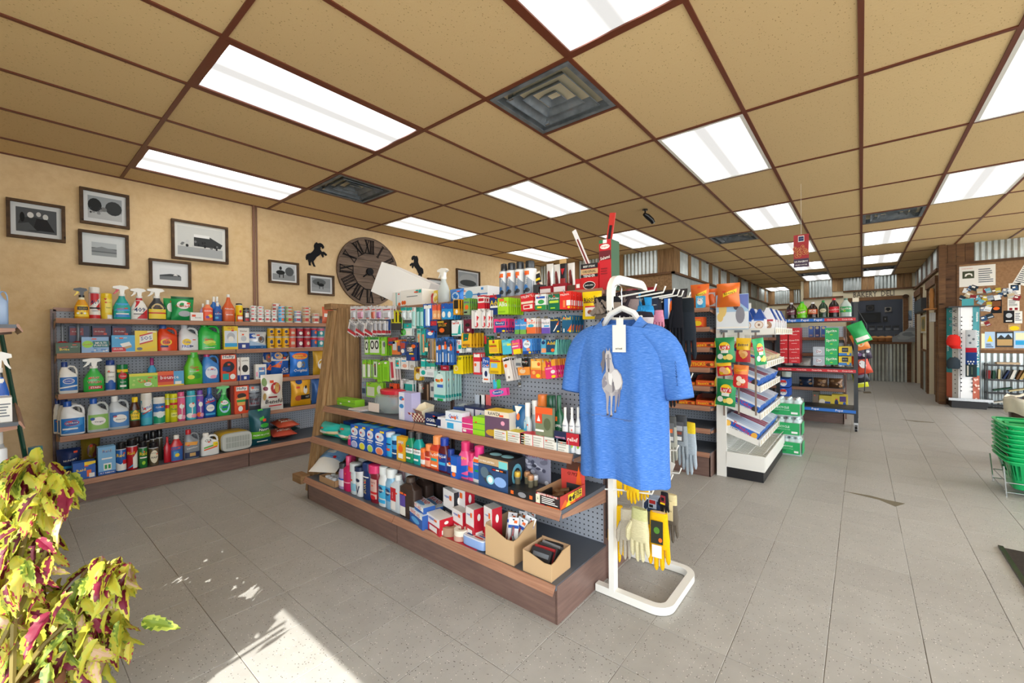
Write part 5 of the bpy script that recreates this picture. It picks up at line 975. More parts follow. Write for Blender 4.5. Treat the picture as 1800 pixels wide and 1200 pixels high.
for i, (x0, x1, lb) in enumerate(((937, 949, 'dark low box at left of the jerky display'), (947, 970, 'crimson jerky tray with white card, left one'), (971, 996, 'crimson jerky tray with white card, right one'), (997, 1011, 'brown jerky tray under the white pouches'), (1011, 1021, 'small red jerky box'))):
    it(tl, 'box', x0, x1, (500, 503, 498, 501, 490)[i], 'jerky_tray', lb, BX_, d=.1, ins=.01, c=('z', '9c1c2c', '9c1c2c', '5a3c2c', 'c02028')[i], a=('', 'r .1 .1 .9 .7 e8dcdc', 'r .1 .1 .9 .7 e8dcdc', '', 'r .2 .3 .8 .6 w')[i], st=False)
it(tl, 'box', 1021, 1051, 463, 'jerky_box', 'red and black beef stick box with shield logo', BX_, d=.1, ins=.01, c='c81c20', st=False, a='r 0 .82 1 1 1c1c24;t .5 .9 .7 w BEEF STEAK;r 0 .62 1 .8 c9a878;t .5 .71 .8 k ORIGINAL;r 0 .5 1 .6 1c1c24;t .5 .55 .7 w TENDER;e .5 .2 .36 .15 w;e .5 .2 .33 .13 k;t .5 .2 .5 w JACK LINKS')
it(tl, 'box', 1053, 1074, 421, 'salami_box', 'tall red and green salami box', BX_, d=.09, ins=.02, c='c8202c', side='2a5a3c', st=False, a='r 0 .93 .33 1 2a7a4c;r .33 .93 .66 1 w;e .5 .86 .4 .05 w;t .5 .86 .6 r Bridgford;r 0 .6 1 .78 6a1c28;t .5 .64 .8 w Salami~8;'+fine(3, .15, .75, .3, .45, 'R'))
o = put(k_box(.022, .005, .27, 'e8e6e6', a='r .3 .1 .7 .8 7a2a2a'), 'beef_stick', 'white-wrapped beef stick leaning left out of the box', 'snack', (1.92, 1.03+.02, 1.50), (0, 0, 0), 'loose beef sticks'); o.rotation_euler = Euler((0, math.radians(-24), RZ['C']))
o = put(k_box(.03, .006, .30, 'c03028', a='r .25 .1 .75 .8 k;t .5 .45 .9 w BUFFALO~80'), 'beef_stick', 'red-wrapped beef stick leaning right out of the box', 'snack', (1.92, .985, 1.50), (0, 0, 0), 'loose beef sticks'); o.rotation_euler = Euler((0, math.radians(9), RZ['C']))
# mid shelf
it(c1, 'box', 576, 624, 700, 'ink_box', 'stack of flat lime green cartons at left of upper shelf', BX_, d=.08, c='8fd030', a='r 0 .48 1 .52 g;e .2 .75 .04 .1 w;e .5 .25 .04 .1 w;e .8 .75 .04 .1 w', ins=.1, hmin=.05)
for i in range(5): put(k_box(.15, .21, .0025, ('w', 'e8e4e4', 'z', 'w', 'd8c8d0')[i], a=''), 'booklet', 'thin magazine in the loose pile on upper shelf, %s' % ('lowest', 'second', 'middle', 'fourth', 'topmost')[i], 'magazine', (1.70, c1.on(620, 710).y+rnd.uniform(-.02, .02), c1.z+.001+.003*i), (0, 0, RZ['C']+rnd.uniform(-.3, .3)), 'magazines in a loose pile')
# lidded candy jar
a, b_ = c1.on(643, 690, .05), c1.on(690, 690, .05); jw = abs(a.y-b_.y); jy = (a.y+b_.y)/2; hz_ = .17
jar = put([(None, M().loft([ring(jw*f, jw*f*.8, z, 2.6, 20) for z, f in ((0, .8), (.01, .9), (.07, 1), (.12, .9), (.135, .6))], 'c4d0d0'), 'clear'), ('lid', M().loft([[((q[0]), q[1], q[2]) for q in ring(jw*.72*f, jw*.6*f, z, 2, 20)] for z, f in ((.13, 1), (.155, 1.04), (.162, .95))], 'd02c3c'), 'plastic'),
    ('label_card', M().box(-jw*.42, -jw*.02, -jw*.41, -jw*.40, .01, .07, 'e8d8cc'), 'card')], 'candy_jar', 'round clear candy jar with red lid', 'jar', (c1.p+.05+jw*.42, jy, c1.z+.001), (0, 0, RZ['C']))
for i in range(9): obj('candy', M().loft([ring(.014*f, .014*f, z, 2, 6) for z, f in ((0, .5), (.007, 1), (.014, .5))], ['r', 'w'][i % 2]), 'plastic', jar, (rnd.uniform(-.03, .04), rnd.uniform(-.02, .03), .012+rnd.uniform(0, .02)))
it(c1, 'box', 701, 723, 690, 'tissue_box', 'tall lilac and white carton on upper shelf', BX_, d=.07, c='b9b4dc', a='r 0 0 .45 1 e4e4f0;e .22 .78 .18 .08 3a8ac8;e .22 .5 .18 .08 3a8ac8;t .22 .2 .3 w LENS~90')
# paper food tray with red check, boat-shaped, one standing in another
def boat(z0, tilt, rzz, label, px):
    m = M(); w, d, h = .13, .09, .05; rb = [(-w*.35, -d*.35, 0), (w*.35, -d*.35, 0), (w*.35, d*.35, 0), (-w*.35, d*.35, 0)]; rt = [(-w*.6, -d*.5, h*1.1), (w*.6, -d*.5, h*1.1), (w*.6, d*.5, h*1.1), (-w*.6, d*.5, h*1.1)]
    m.loft([rb, rt], 'e8dcc0', False).add(rb, [(0, 3, 2, 1)], 'e8dcc0')
    ck = M()
    for r_ in range(4):
        for c_ in range(9):
            if (r_+c_) % 2:
                u0, u1, v0, v1 = c_/9, (c_+1)/9, r_/4, (r_+1)/4
                q = lambda u, v: tuple((Vector(rb[0])*(1-u)+Vector(rb[1])*u)*(1-v)+(Vector(rt[0])*(1-u)+Vector(rt[1])*u)*v+Vector((0, -.001, -.0005)))
                ck.add([q(u0, v0), q(u1, v0), q(u1, v1), q(u0, v1)], [(0, 1, 2, 3)], '8c3038')
    o = put([(None, m, 'card'), ('check_print', ck, 'card')], 'food_tray', label, 'tray', (c1.p+.08, c1.on(px, 720, .05).y, c1.z+z0), (tilt, 0, RZ['C']+rzz), 'paper food trays'); return o
boat(.001, 0, .15, 'red checked paper food tray on upper shelf, lower one', 735); boat(.045, .35, -.3, 'paper food tray tipped over inside the lower one', 742)
for r_ in ((747, 769, 727, 'B', 'navy carton with white print', 't .5 .5 .8 w CIGARS;r .1 .1 .9 .2 w'), (763, 783, 733, 'e4e4e8', 'white and navy small carton', 'r .1 .2 .6 .8 B'), (783, 812, 724, 'e6ecf4', 'white carton with blue lettering stacked flat', 'r 0 .5 1 .55 a;t .5 .75 .6 b Quick;r .1 .1 .5 .4 a;e .6 .7 .06 .1 o'), (812, 831, 735, 'd83a80', 'stack of magenta and white cartons', 'r 0 .3 1 .34 w;r 0 .63 1 .67 w;r .1 .1 .4 .25 w'), (831, 852, 733, '9ad62b', 'stack of lime cartons beside the brown box', 'r 0 .3 1 .33 g;r 0 .64 1 .67 g')):
    it(c1, 'box', r_[0], r_[1], r_[2], 'small_carton', r_[4]+' at front of upper shelf', BX_, d=.06, c=r_[3], a=r_[5], ins=.01)
# clear round bowl lying on its side
bowl = put([(None, M().loft([[(q[0], y, q[1]+.062) for q in ring(.125*f, .125*f, 0, 2, 20)] for y, f in ((-.06, .55), (-.05, .75), (0, 1), (.05, .85), (.06, .55))], 'c8d2d6', False), 'clear')], 'clear_bowl', 'empty clear plastic jar lying on its side on upper shelf', 'jar', (c1.p+.17, c1.on(812, 708, .17).y, c1.z+.001), (0, 0, RZ['C']+.5))
it(c1, 'box', 797, 815, 716, 'lighter_box', 'navy and blue pack between the clear jar and cartons', BX_, d=.05, c='2a4a8c', a='r .1 .5 .9 .8 w;e .5 .3 .2 .15 a', ins=.1)
it(c1, 'box', 816, 866, 716, 'dominoes_box', 'wide navy display box of carded toys with flags', BX_, d=.1, c='1c2850', ins=.09, a='r .05 .35 .35 .9 c8ccd4;r .4 .35 .95 .9 c8ccd4;p r .1,.4 .3,.4 .2,.8;p b .45,.5 .6,.8 .7,.4;p r .7,.5 .9,.8 .9,.4')
for i, (xx, c, lb) in enumerate(((838, 'b8c4d4', 'grey'), (846, 'e8e8ea', 'white'), (855, 'd86868', 'red'))): it(c1, 'card', xx-5, xx+6, 694, 'playing_cards', lb+' fanned card above the navy display box', 'card', c=c, slot=False, ins=.17, z0=.06, a='p k .5,.6 .35,.4 .5,.2 .65,.4')
it(c1, 'box', 852, 895, 723, 'cigar_box', 'cream and purple display box with yellow rim', BX_, d=.09, c='6a5068', side='d8d4cc', top='y', ins=.01, a='r 0 .8 1 1 e8dcc4;t .4 .9 .5 k RAWZA;e .3 .2 .25 .12 c8a030;e .6 .2 .22 .1 5a6a30;e .75 .6 .08 .08 q')
for i, (x0, x1, c, lb) in enumerate(((868, 892, 'e8d020', 'yellow film carton, left'), (890, 922, 'e8d020', 'yellow film carton, right'), (914, 937, 'd83038', 'red-edged white carton, left'), (936, 956, 'd83038', 'red-edged white carton, right'), (956, 979, '9ab0b8', 'blue-grey edged white carton'), (980, 1000, 'a8b4bc', 'white carton with barcode side'))):
    it(c1, 'box', x0, x1, 756+i*3.3, 'battery_carton', lb+' lying at front edge of upper shelf', BX_, d=.07, ins=.0, c='e4e2da', side=c, top=c, a='r 0 0 .03 1 %s;r .97 0 1 1 %s;' % (c, c)+fine(4, .1, .9, .1, .9, 'b8b4aa'), hmin=.035)
it(c1, 'box', 1000, 1020, 774, 'battery_carton', 'white carton lying at right end of upper shelf', BX_, d=.07, c='dcdcd8', top='5a5f68', a='r .3 .2 .7 .7 S', hmin=.03)
it(c1, 'bag', 898, 920, 714, 'tissue_pack', 'blue packet of tissues on upper shelf', 'pack', c='1c5a8c', d=.03, ins=.06, a='p w .2,1 .8,1 .5,.75;e .6 .7 .12 .1 o;t .5 .35 .6 w Puffs;r 0 0 1 .2 3a9ac8')
it(c1, 'bag', 908, 925, 712, 'tissue_pack', 'bright blue packet behind the tissue packet', 'pack', c='2a86d8', d=.03, ins=.13)
for i, (x0, x1, yt) in enumerate(((918, 931, 708), (929, 944, 704))): it(c1, 'bot', x0, x1, yt, 'hand_sanitiser', 'clear hand gel pump bottle, %s' % ('front left', 'rear right')[i], BT, c='c4d4da', cap='e8ecec', nk=.5, nh=.66, sh=.5, ins=.05+.05*i, a='e .3 .5 .3 .4 a' if i == 0 else '')
it(c1, 'can', 941, 957, 694, 'bug_spray', 'orange bug spray with rounded top', CN, c='e07a30', cap='e07a30', cf=.3, capw=1, shoulder=False, ins=.1)
it(c1, 'can', 957, 971, 695, 'bug_spray', 'dark green bug spray with yellow panel', CN, c='1c5038', cap='1c5038', cf=.3, capw=1, shoulder=False, ins=.1, a='r .2 .6 .8 .9 y')
it(c1, 'bot', 971, 988, 695, 'bug_spray', 'green pump bug spray with orange label, rightmost', BT, c='1c5a3c', cap='1c5a3c', nk=.35, nh=.75, ins=.05, a='r 0 0 1 .35 e07a40;t .5 .7 .8 w REPEL;t .5 .5 .5 w 100;r .1 .85 .5 1 o', lab=(.03, .6))
it(c1, 'box', 941, 971, 716, 'rain_poncho_pack', 'orange-topped camouflage poncho pack', 'pack', d=.02, ins=.01, c='7a8468', a='r 0 .84 1 1 e8602a;r 0 .6 .4 .84 e04a2a;p w .1,.65 .2,.8 .3,.65;r 0 .4 .5 .45 w;r .55 .1 .8 .3 k;e .7 .6 .2 .15 5a6448;e .3 .2 .2 .12 9aa080', st=False)
o = put([(None, M().prism([(-.06, 0), (.06, 0), (.06, .13)], -.02, .0, 'y', 'a8805c').box(-.06, .14, 0, .003, 0, .03, 'a8805c').box(.02, .14, .02, .023, .03, .17, '1c2c54'), 'card'), ('header_print', art(M(), 't .5 .7 .9 w The Sound of;e .85 .9 .14 .2 r', .12, .08, flat(.12, .08, .019, .09, .02)), 'print')], 'display_tray', 'brown and navy card display behind white spray bottles', 'display', (c1.p+.08, c1.on(998, 740, .05).y, c1.z), (0, 0, RZ['C']))
for i, xx in enumerate((991, 1003, 1014)): it(c1, 'bot', xx-4.5, xx+5.5, 716, 'mini_spray', 'slim white sanitising spray, %s of three' % ('left', 'middle', 'right')[i], BT, c='e8eaec', cap='w', nk=.35, nh=.8, ins=.02, group='slim white spray bottles', a='t .5 .9 .8 B BLAST;r 0 .45 1 .6 2a4a90;e .6 .2 .25 .1 9ac040', lab=(.05, .65))
it(c1, 'box', 974, 1018, 760, 'display_lip', 'navy and red card tray in front of the white sprays', 'display', d=.01, ins=.0, z0=.04, yb=None, c='1c2448', a='r .5 0 1 1 b82030;t .25 .5 .4 q HANGOVER;t .75 .5 .4 w relief', st=False, hmin=.02)
# lower shelf
for i, (x0, x1, yt) in enumerate(((552, 583, 742), (582, 618, 748))):
    for j in range(2):
        it(c2, 'bag', x0, x1, yt+3, 'wipes_pack', 'teal plastic-wrapped wipes pack, %s %s' % (('left', 'right')[i], ('front', 'rear')[j]), 'pack', c='28b8ae', d=.14, ins=.03+.16*j, band=[(.35, .5, 'e8d0a8')] if j == 0 else None, a='r .1 .6 .4 .7 k;e .5 .45 .2 .1 w;r .5 .2 .9 .3 g', group='teal wipes packs', seed=i)
it(c2, 'box', 600, 628, 742, 'blue_pack', 'flat blue carton behind the teal packs', BX_, d=.12, c='1c5ab8', ins=.25, a='r .1 .3 .9 .6 a')
it(c2, 'can', 607, 618, 766, 'pink_tub', 'small pink tub between teal packs and blue cartons', 'tub', c='d83878', cap='q', cf=.3)
for i, (x0, x1, yt, c) in enumerate(((616, 630, 747, 'b0b8e8'), (630, 643, 749, 'e8e040'), (644, 657, 752, 'b8e060'), (658, 676, 756, 'f08860'))):
    it(c2, 'box', x0, x1, yt, 'pantiliner_box', 'blue carton with %s fruit disc on the lower island shelf' % ('lilac', 'yellow', 'lime', 'coral')[i], BX_, d=.16, c='1f62c8', top='2a6ad0', side='1c4fa8', ins=.02, st=False,
       a='e .5 .72 .42 .18 e8ecf4;r .55 .9 .95 .98 y;e .35 .72 .1 .05 r;e .6 .7 .12 .06 b8c8e0;r .12 .46 .88 .52 w;r .25 .39 .75 .42 w;e .5 .16 .38 .16 w;e .5 .15 .33 .14 %s;r 0 0 1 .02 B' % c, ta='r .1 .1 .9 .4 a;r .1 .5 .6 .9 y')
it(c2, 'bot', 676, 687, 760, 'lotion', 'slim white lotion bottle after the blue cartons', BT, nk=.75, nh=.82, a='r .2 .3 .8 .5 x;r .1 .8 .9 .9 B', cap='c8d4e0')
it(c2, 'bot', 686, 697, 765, 'mouthwash', 'navy and sky blue bottle beside white lotion', BT, c='1c4a80', cap='8ac8e8', nk=.8, nh=.8, a='r 0 .6 1 1 3a9ad8;r .1 .2 .9 .3 w')
it(c2, 'box', 697, 711, 768, 'baking_soda', 'amber yellow carton left of the mouthwash', BX_, d=.04, c='e8b028', a='e .5 .5 .3 .16 o;t .5 .78 .7 w ARM;r .2 .1 .8 .3 w')
for i, (x0, x1, yt, c, c2_) in enumerate(((711, 724, 759, '1f8a60', 'green'), (724, 738, 761, '1a9a98', 'teal'))):
    it(c2, 'bot', x0, x1, yt, 'mouthwash', c2_+' mouthwash bottle with black and white cap', BT, c=c, cap='3a3c40', nk=.45, nh=.8, sh=.62, n=4, a='r 0 .45 1 .75 e8ecec;t .5 .6 .9 k LISTERINE;r 0 .76 1 .8 k;r .2 .1 .8 .2 w', lab=(.08, .62))
it(c2, 'bot', 737, 746, 788, 'cough_syrup', 'smallest orange bottle next to teal mouthwash', BT, c='e0683a', cap='e8702a', nk=.7, nh=.8, a='r 0 .1 1 .6 e8e4e0')
it(c2, 'bot', 744, 756, 781, 'cough_syrup', 'medium orange cough syrup bottle', BT, c='a83a24', cap='e8864a', nk=.6, nh=.74, a='r 0 0 1 .8 f0a080;r .1 .5 .9 .7 r', lab=(.08, .6))
it(c2, 'bot', 753, 772, 767, 'cough_syrup', 'large orange cough syrup bottle', BT, c='c8402c', cap='f0985a', nk=.5, nh=.76, n=4, a='r 0 0 1 .95 f07a3c;t .5 .75 .85 w DayQuil~5;r .2 .4 .8 .55 t;r .2 .1 .8 .2 w', lab=(.06, .6))
it(c2, 'bot', 768, 784, 770, 'cough_syrup', 'dark red cough syrup bottle with blue cap', BT, c='5a1c24', cap='1c3a9c', nk=.55, nh=.78, n=4, a='r 0 0 1 .9 1c3a8c;t .5 .75 .85 w NyQuil;r .1 .3 .9 .45 a', lab=(.06, .6))
it(c2, 'bot', 783, 795, 790, 'cough_syrup', 'small navy cough syrup with red collar', BT, c='701c30', cap='1c3a8c', nk=.6, nh=.7, a='r 0 0 1 .9 1c3a7c;r .1 .5 .9 .7 w;e .6 .7 .2 .1 o', lab=(.06, .62))
it(c2, 'box', 792, 803, 802, 'cold_pack', 'small blue carton in front of the navy syrup', BX_, d=.03, ins=0, c='1c5ab8', a='r .1 .3 .9 .6 w;e .5 .2 .3 .1 o', st=False)
it(c2, 'bot', 804, 822, 777, 'antacid', 'large pink stomach medicine bottle', BT, c='e85a90', cap='d0306a', nk=.55, nh=.76, n=4, a='t .5 .82 .8 y Pepto;p b .2,.1 1,.3 1,.55 .3,.45;r 0 0 1 .1 b', lab=(.06, .68))
it(c2, 'bot', 813, 829, 776, 'antacid', 'pink medicine bottle standing behind the large one', BT, c='e85a90', cap='c8306a', nk=.55, nh=.76, ins=.12)
it(c2, 'bot', 820, 832, 796, 'antacid', 'small pink stomach medicine bottle in front', BT, c='e85a90', cap='d0306a', nk=.6, nh=.72, a='r 0 .1 1 .4 2a5ab8;r .1 .5 .9 .7 o', lab=(.06, .68))
it(c2, 'bot', 829, 846, 785, 'antacid', 'white medicine bottle with magenta cap', BT, c='ece8e4', cap='d8307a', nk=.62, nh=.72, n=5, a='r .1 0 .9 .8 2a6ac0;t .5 .7 .6 w mylanta;r .1 .8 .9 .95 o;r .3 .35 .7 .45 g', lab=(.1, .68))
o = it(c2, 'box', 841, 893, 806, 'lantern_box', 'large black flashlight box with blue beam picture', BX_, d=.13, ins=.01, st=False, c='15171b', side='1c1e24', top='2a2a2c', a='r 0 0 1 .75 2a4a78;r 0 .77 1 1 c0a078;t .3 .86 .5 w DOUBLE LANTERN;r .7 .74 .98 .96 7ad0d0;e .35 .35 .17 .2 3a4048;e .22 .5 .14 .18 5a7080;e .42 .3 .13 .15 8ad0e0;e .42 .3 .08 .1 w;e .75 .3 .2 .16 8ab0e8;r .48 .62 .95 .7 k;r .5 .64 .6 .68 r;r .62 .64 .72 .68 w;r .75 .64 .85 .68 o', sa='e .5 .5 .3 .35 5a9ab0;e .5 .5 .2 .22 1c2026;e .5 .5 .12 .14 b8e0e8', ta='e .3 .5 .18 .2 8ac0d0;e .7 .5 .18 .2 8ac0d0')
it(c2, 'box', 893, 944, 862, 'battery_tray', 'low black display tray holding camouflage flashlights', 'display', d=.12, ins=-.0, c='1c1c1f', a='r .1 .3 .2 .7 o;r .75 .3 .85 .7 o;e .5 .5 .14 .3 8a8a90', hmin=.03, st=False)
for i, (xx, yt, c) in enumerate(((907, 828, 'c8a030'), (924, 828, 'a87850'), (930, 834, 'a87850'), (938, 834, 'b8b8bc'))):
    a = c2.on(xx-4, yt, .05+.03*(i % 2)); b_ = c2.on(xx+5, yt, .05+.03*(i % 2)); w = abs(a.y-b_.y); h = a.z-c2.z-.03
    put([(None, M().loft([ring(w*f, w*f, z*h, 2, 12) for z, f in ((0, .8), (.1, .85), (.6, .85), (.66, 1), (.9, 1), (1, .8))], ['8a8068', '6a6450', 'a8a088', c, c]), 'foil')], 'mini_flashlight', 'camouflage mini flashlight with %s head, %s' % (('gold', 'copper', 'copper', 'silver')[i], ('left of the tray', 'rear in the tray', 'middle front of the tray', 'right in the tray')[i]), 'flashlight', (c2.p+.06+.03*(i % 2), (a.y+b_.y)/2, c2.z+.03), group='camouflage flashlights in the tray')
it(c2, 'card', 917, 966, 797, 'camo_card', 'camouflage header card standing behind the flashlights', 'display', ins=.15, slot=False, c='8a8a9c', a='t .5 .9 .8 8c2a4a MOSSY OAK;'+blobs(26, .05, .8, ['4a4a5c', 'b8b8c8', '6a6a7c', '3a3a48', 'd0d0dc'], .12, .07))
# open firework box
a, b_ = c2.on(941, 860, .0), c2.on(984, 870, .0); fw = abs(a.y-b_.y); fd = .21
fy = (a.y+b_.y)/2; m = M(); H1, H2 = .055, .075
for bx, c in (((-fw/2, fw/2, -fd/2, -fd/2+.002, 0, H1), '3a2220'), ((fw/2-.002, fw/2, -fd/2+.002, fd/2-.002, .002, H1), 'b83028'), ((-fw/2, -fw/2+.002, -fd/2+.002, fd/2-.002, .002, H1), 'a88460'), ((-fw/2, fw/2, fd/2-.002, fd/2, .002, H2+.03), 'd84a40'), ((-fw/2+.001, fw/2-.001, -fd/2+.0021, fd/2-.001, 0, .0019), 'a88460')): m.box(*bx, c)
fb = put([(None, m, 'card'), ('front_print', art(M(), 'r 0 0 1 1 2c2022;r .05 .8 .95 .95 b83830;t .5 .87 .8 w BREWED FUN LINE;r .03 .1 .2 .8 e8e4c8;t .11 .5 .1 G MY~90;'+fine(4, .28, .95, .2, .75, 'w')+'r 0 0 .4 .1 r;r .5 0 1 .1 o', fw, H1, flat(fw, H1, -fd/2)), 'print'),
    ('side_print', art(M(), 'r 0 0 1 1 b83830;p o 0,0 .2,.6 .3,.1 .5,.4 .6,0;p y .2,.0 .3,.4 .4,.0;r .3 .2 .85 .85 e8c830;t .68 .68 .3 k FIRE;t .68 .38 .3 k GUYZ;e .44 .5 .12 .24 k;e .44 .7 .05 .12 y;r .42 .2 .46 .5 y', fd, H1, lambda u, v, k: (fw/2+.0005+.0003*k, -fd/2+u*fd, v*H1)), 'print')], 'fire_starter_box', 'open red and black fire starter box with flames printed', BX_, (c2.p+.0+fd/2, fy, c2.z+.001), (0, 0, RZ['C']))
for i in range(10): obj('wood_chip', M().box(-.02, .02, -.008, .008, 0, .008, 'i'), 'card', fb, (rnd.uniform(-.04, .04), rnd.uniform(-.06, .06), .004+.008*(i//3)), (0, rnd.uniform(-.2, .2), rnd.uniform(0, 3)))
it(c2, 'card', 994, 1021, 812, 'fire_starter_card', 'flame-printed header card at right end under the upper shelf', 'display', ins=.2, slot=False, c='5a3428', a='t .4 .6 .7 l GUYZ;p o .6,.3 .8,.9 1,.3;r 0 0 1 .3 z')
# bottom deck of the island
cb = M(); a = c3.on(535, 830, .03); 
o = put(k_bag(.22, .11, .26, '88b4dc', 'r .1 .45 .9 1 6a9cd0;e .5 .65 .18 .1 w;e .75 .45 .06 .05 r', seed=11, mat='foil', band=[(0, .42, 'f0eee8')]), 'cotton_ball_bag', 'plump pale blue bag of cotton balls at left of bottom deck', BG, (c3.p+.05, 3.06, c3.z+.05), (-1.1, 0, RZ['C']+.5))
tr_ = put([(None, M().box(-.11, .11, -.06, .06, 0, .002, 'a88460').box(-.11, .11, -.06, -.058, 0, .045, 'b08c68').box(-.11, .11, .058, .06, 0, .045, 'a88460').box(-.11, -.109, -.06, .06, 0, .045, 'a88460').box(.109, .11, -.06, .06, 0, .045, 'a88460'), 'card')], 'cardboard_tray', 'shallow brown cardboard tray with small jars on bottom deck', BX_, (c3.p+.075, c3.on(578, 845, .03).y, c3.z), (0, 0, RZ['C']))
for i in range(8):
    put([(None, M().loft([ring(.034*f, .034*f, z, 2, 12) for z, f in ((0, .9), (.036, 1), (.04, 1.08), (.052, 1.08), (.054, .9))], ['d8dcdc', 'd8dcdc', 's', 's']), 'plastic')], 'jelly_jar', 'tiny clear jar with silver lid in the cardboard tray, '+['first', 'second', 'third', 'fourth', 'fifth', 'sixth', 'seventh', 'eighth'][i], 'jar', (c3.p+.035+.04*(i % 3), tr_.location.y-.07+.045*(i//3)*1.0, c3.z+.003+(.0)), group='tiny jars in the cardboard tray')
H_ = 'hair spray'
for x0, x1, yt, kw, lb, nm in (
    (592, 603, 814, dict(c='b8a0d0', cap='z', nk=.6, nh=.8, a='r 0 .1 1 .5 e8e4f0;r 0 .5 1 .6 b'), 'purple and white bottle at left of hair products', 'hair_spray'),
    (600, 612, 802, dict(c='c8205c', cap='d84878', nk=.35, nh=.74, sh=.62, a='r 0 .3 1 .35 e8a0b8'), 'tall magenta hair spray bottle in front', 'hair_spray'),
    (613, 625, 814, dict(c='dce8ee', cap='c8d0d4', nk=.8, nh=.74, a='r .1 .1 .9 .5 8ac0d8;r .2 .6 .5 .7 x'), 'white bottle with clear dome cap', 'hair_spray'),
    (622, 634, 820, dict(c='e8eaec', cap='1c2c50', nk=.85, nh=.86, a='p 1c2c50 .2,.5 .35,.5 .5,.2 .65,.5 .8,.5 .5,.02;e .5 .8 .3 .1 1c2c50'), 'white bottle with navy V and navy cap', 'hair_spray'),
    (634, 648, 813, dict(c='1c3468', cap='1c3468', nk=.75, nh=.8, a='t .5 .5 1.1 c9b878 SUAVE~90;r .1 .9 .9 .95 w'), 'tall navy shampoo bottle', 'shampoo'),
    (647, 662, 817, dict(c='7a1c2c', cap='d83870', nk=.9, nh=.8, a='r .1 .1 .9 .95 d8b0a8;t .5 .8 .6 R Cherry;r .1 .3 .9 .4 r;e .5 .15 .3 .1 r'), 'dark red shampoo bottle with pink cap', 'shampoo'),
    (661, 677, 820, dict(c='e4e6e6', cap='dce0e0', nk=.6, nh=.8, a='r 0 .25 1 .8 4ab0dc;e .4 .6 .3 .14 1c3a6c;t .5 .6 .6 w Suave;r .1 .05 .9 .2 a'), 'white shampoo bottle with aqua label', 'shampoo'),
    (673, 690, 824, dict(c='8ab8d8', cap='e0e4e4', nk=.6, nh=.78, a='r 0 .25 1 .8 2a8ac8;e .4 .6 .3 .14 1c3a6c;t .5 .6 .6 w Suave'), 'light blue shampoo bottle beside the white one', 'shampoo'),
    (684, 702, 836, dict(c='ccd4da', cap='e8ecec', nk=.35, nh=.86, sh=.72, n=6, a='r 0 0 .6 .4 e8e4e0;r 0 .4 .65 1 c02430;t .3 .65 .4 w ALCOHOL~90'), 'square clear rubbing alcohol bottle with red label', 'rubbing_alcohol')):
    it(c3, 'bot', x0, x1, yt, nm, lb+' on island bottom deck', BT, ins=.03, lab=(.06, .66), **kw)
for i, (x0, x1, yt) in enumerate(((611, 620, 798), (625, 637, 806), (637, 648, 805), (648, 661, 803), (691, 710, 816), (706, 722, 826))):
    it(c3, 'bot', x0, x1, yt, ('hair_spray', 'shampoo', 'shampoo', 'shampoo', 'rubbing_alcohol', 'rubbing_alcohol')[i], ['magenta hair spray in back row', 'white-domed bottle in back row, left', 'grey-capped bottle in back row, middle', 'navy-capped bottle in back row', 'pinkish clear bottle behind the light blue shampoo', 'clear bottle between alcohol and brown bottles'][i], BT, ins=.14, c=('c8205c', 'd8dcdc', 'd0d4d8', '1c3468', 'd8b0b8', 'ccd4d8')[i], cap=('d84878', 'e8e8e8', 'c8ccd0', '1c3468', 'e0dce0', 'e4e8e8')[i], nk=.55, nh=.82)
for i, (x0, x1, yt, ins) in enumerate(((700, 727, 840, .02), (722, 748, 834, .13), (744, 768, 833, .24))):
    it(c3, 'bot', x0, x1, yt, 'peroxide_bottle', 'square dark brown peroxide bottle, %s' % ('front one with purple label', 'second in line', 'third in line')[i], BT, c='3a2c26', cap='4a3c34', nk=.32, nh=.88, sh=.74, n=6, ins=ins, d=.07, group='brown peroxide bottles', a='r 0 0 .45 .35 e8e4dc;r 0 .35 .45 .8 5a4a9c;r 0 .82 .3 .9 o' if i == 0 else '', lab=(.05, .68))
for i, (x0, x1, yt, zz) in enumerate(((714, 750, 899, 0), (735, 775, 884, .0), (716, 752, 885, .03))):
    it(c3, 'box', x0, x1, yt, 'bandage_box', 'blue and white bandage box, %s' % ('lower front', 'rear', 'upper one')[i], BX_, d=.07, ins=(.0, .1, .02)[i], z0=zz, rz=-.25, c='2a5aa8', top='d8e4ee', st=False, a='r 0 .7 1 1 e8ecec;t .5 .85 .7 r BAND-AID;e .5 .35 .3 .2 5aa8e0', ta='t .5 .7 .6 r BAND;e .5 .3 .3 .2 5a90c8', hmin=.035)
for i, (x0, x1, yt, ins, c, hh, lb) in enumerate(((748, 778, 908, .0, 'c01c30', 0, 'wide white and red gauze box, lower left'), (777, 802, 862, .1, '22242c', 0, 'tall black-sided bandage box'), (793, 822, 855, .12, 'c01c30', 0, 'tallest red gauze box at the back'), (793, 817, 897, .06, 'c01c30', 0, 'low red gauze box with white top'), (818, 836, 893, .04, 'c01c30', 0, 'red gauze box with white panels, left of two'), (850, 868, 892, .05, 'c01c30', 0, 'red gauze box with white panels, right of two'))):
    it(c3, 'box', x0, x1, yt, 'first_aid_box', lb, BX_, d=.06 if i else .08, ins=ins, c='e8e4e4', side=c, top='e4e0dc', st=False, rz=-.2, a='r 0 0 1 .5 %s;r .2 .1 .8 .4 e8e4e0;t .4 .8 .5 b equate;r .6 .75 .8 .88 o' % (c), sa='e .5 .75 .16 .1 w;r .15 .1 .85 .35 e4e0e0', group='first aid cartons on the bottom deck')
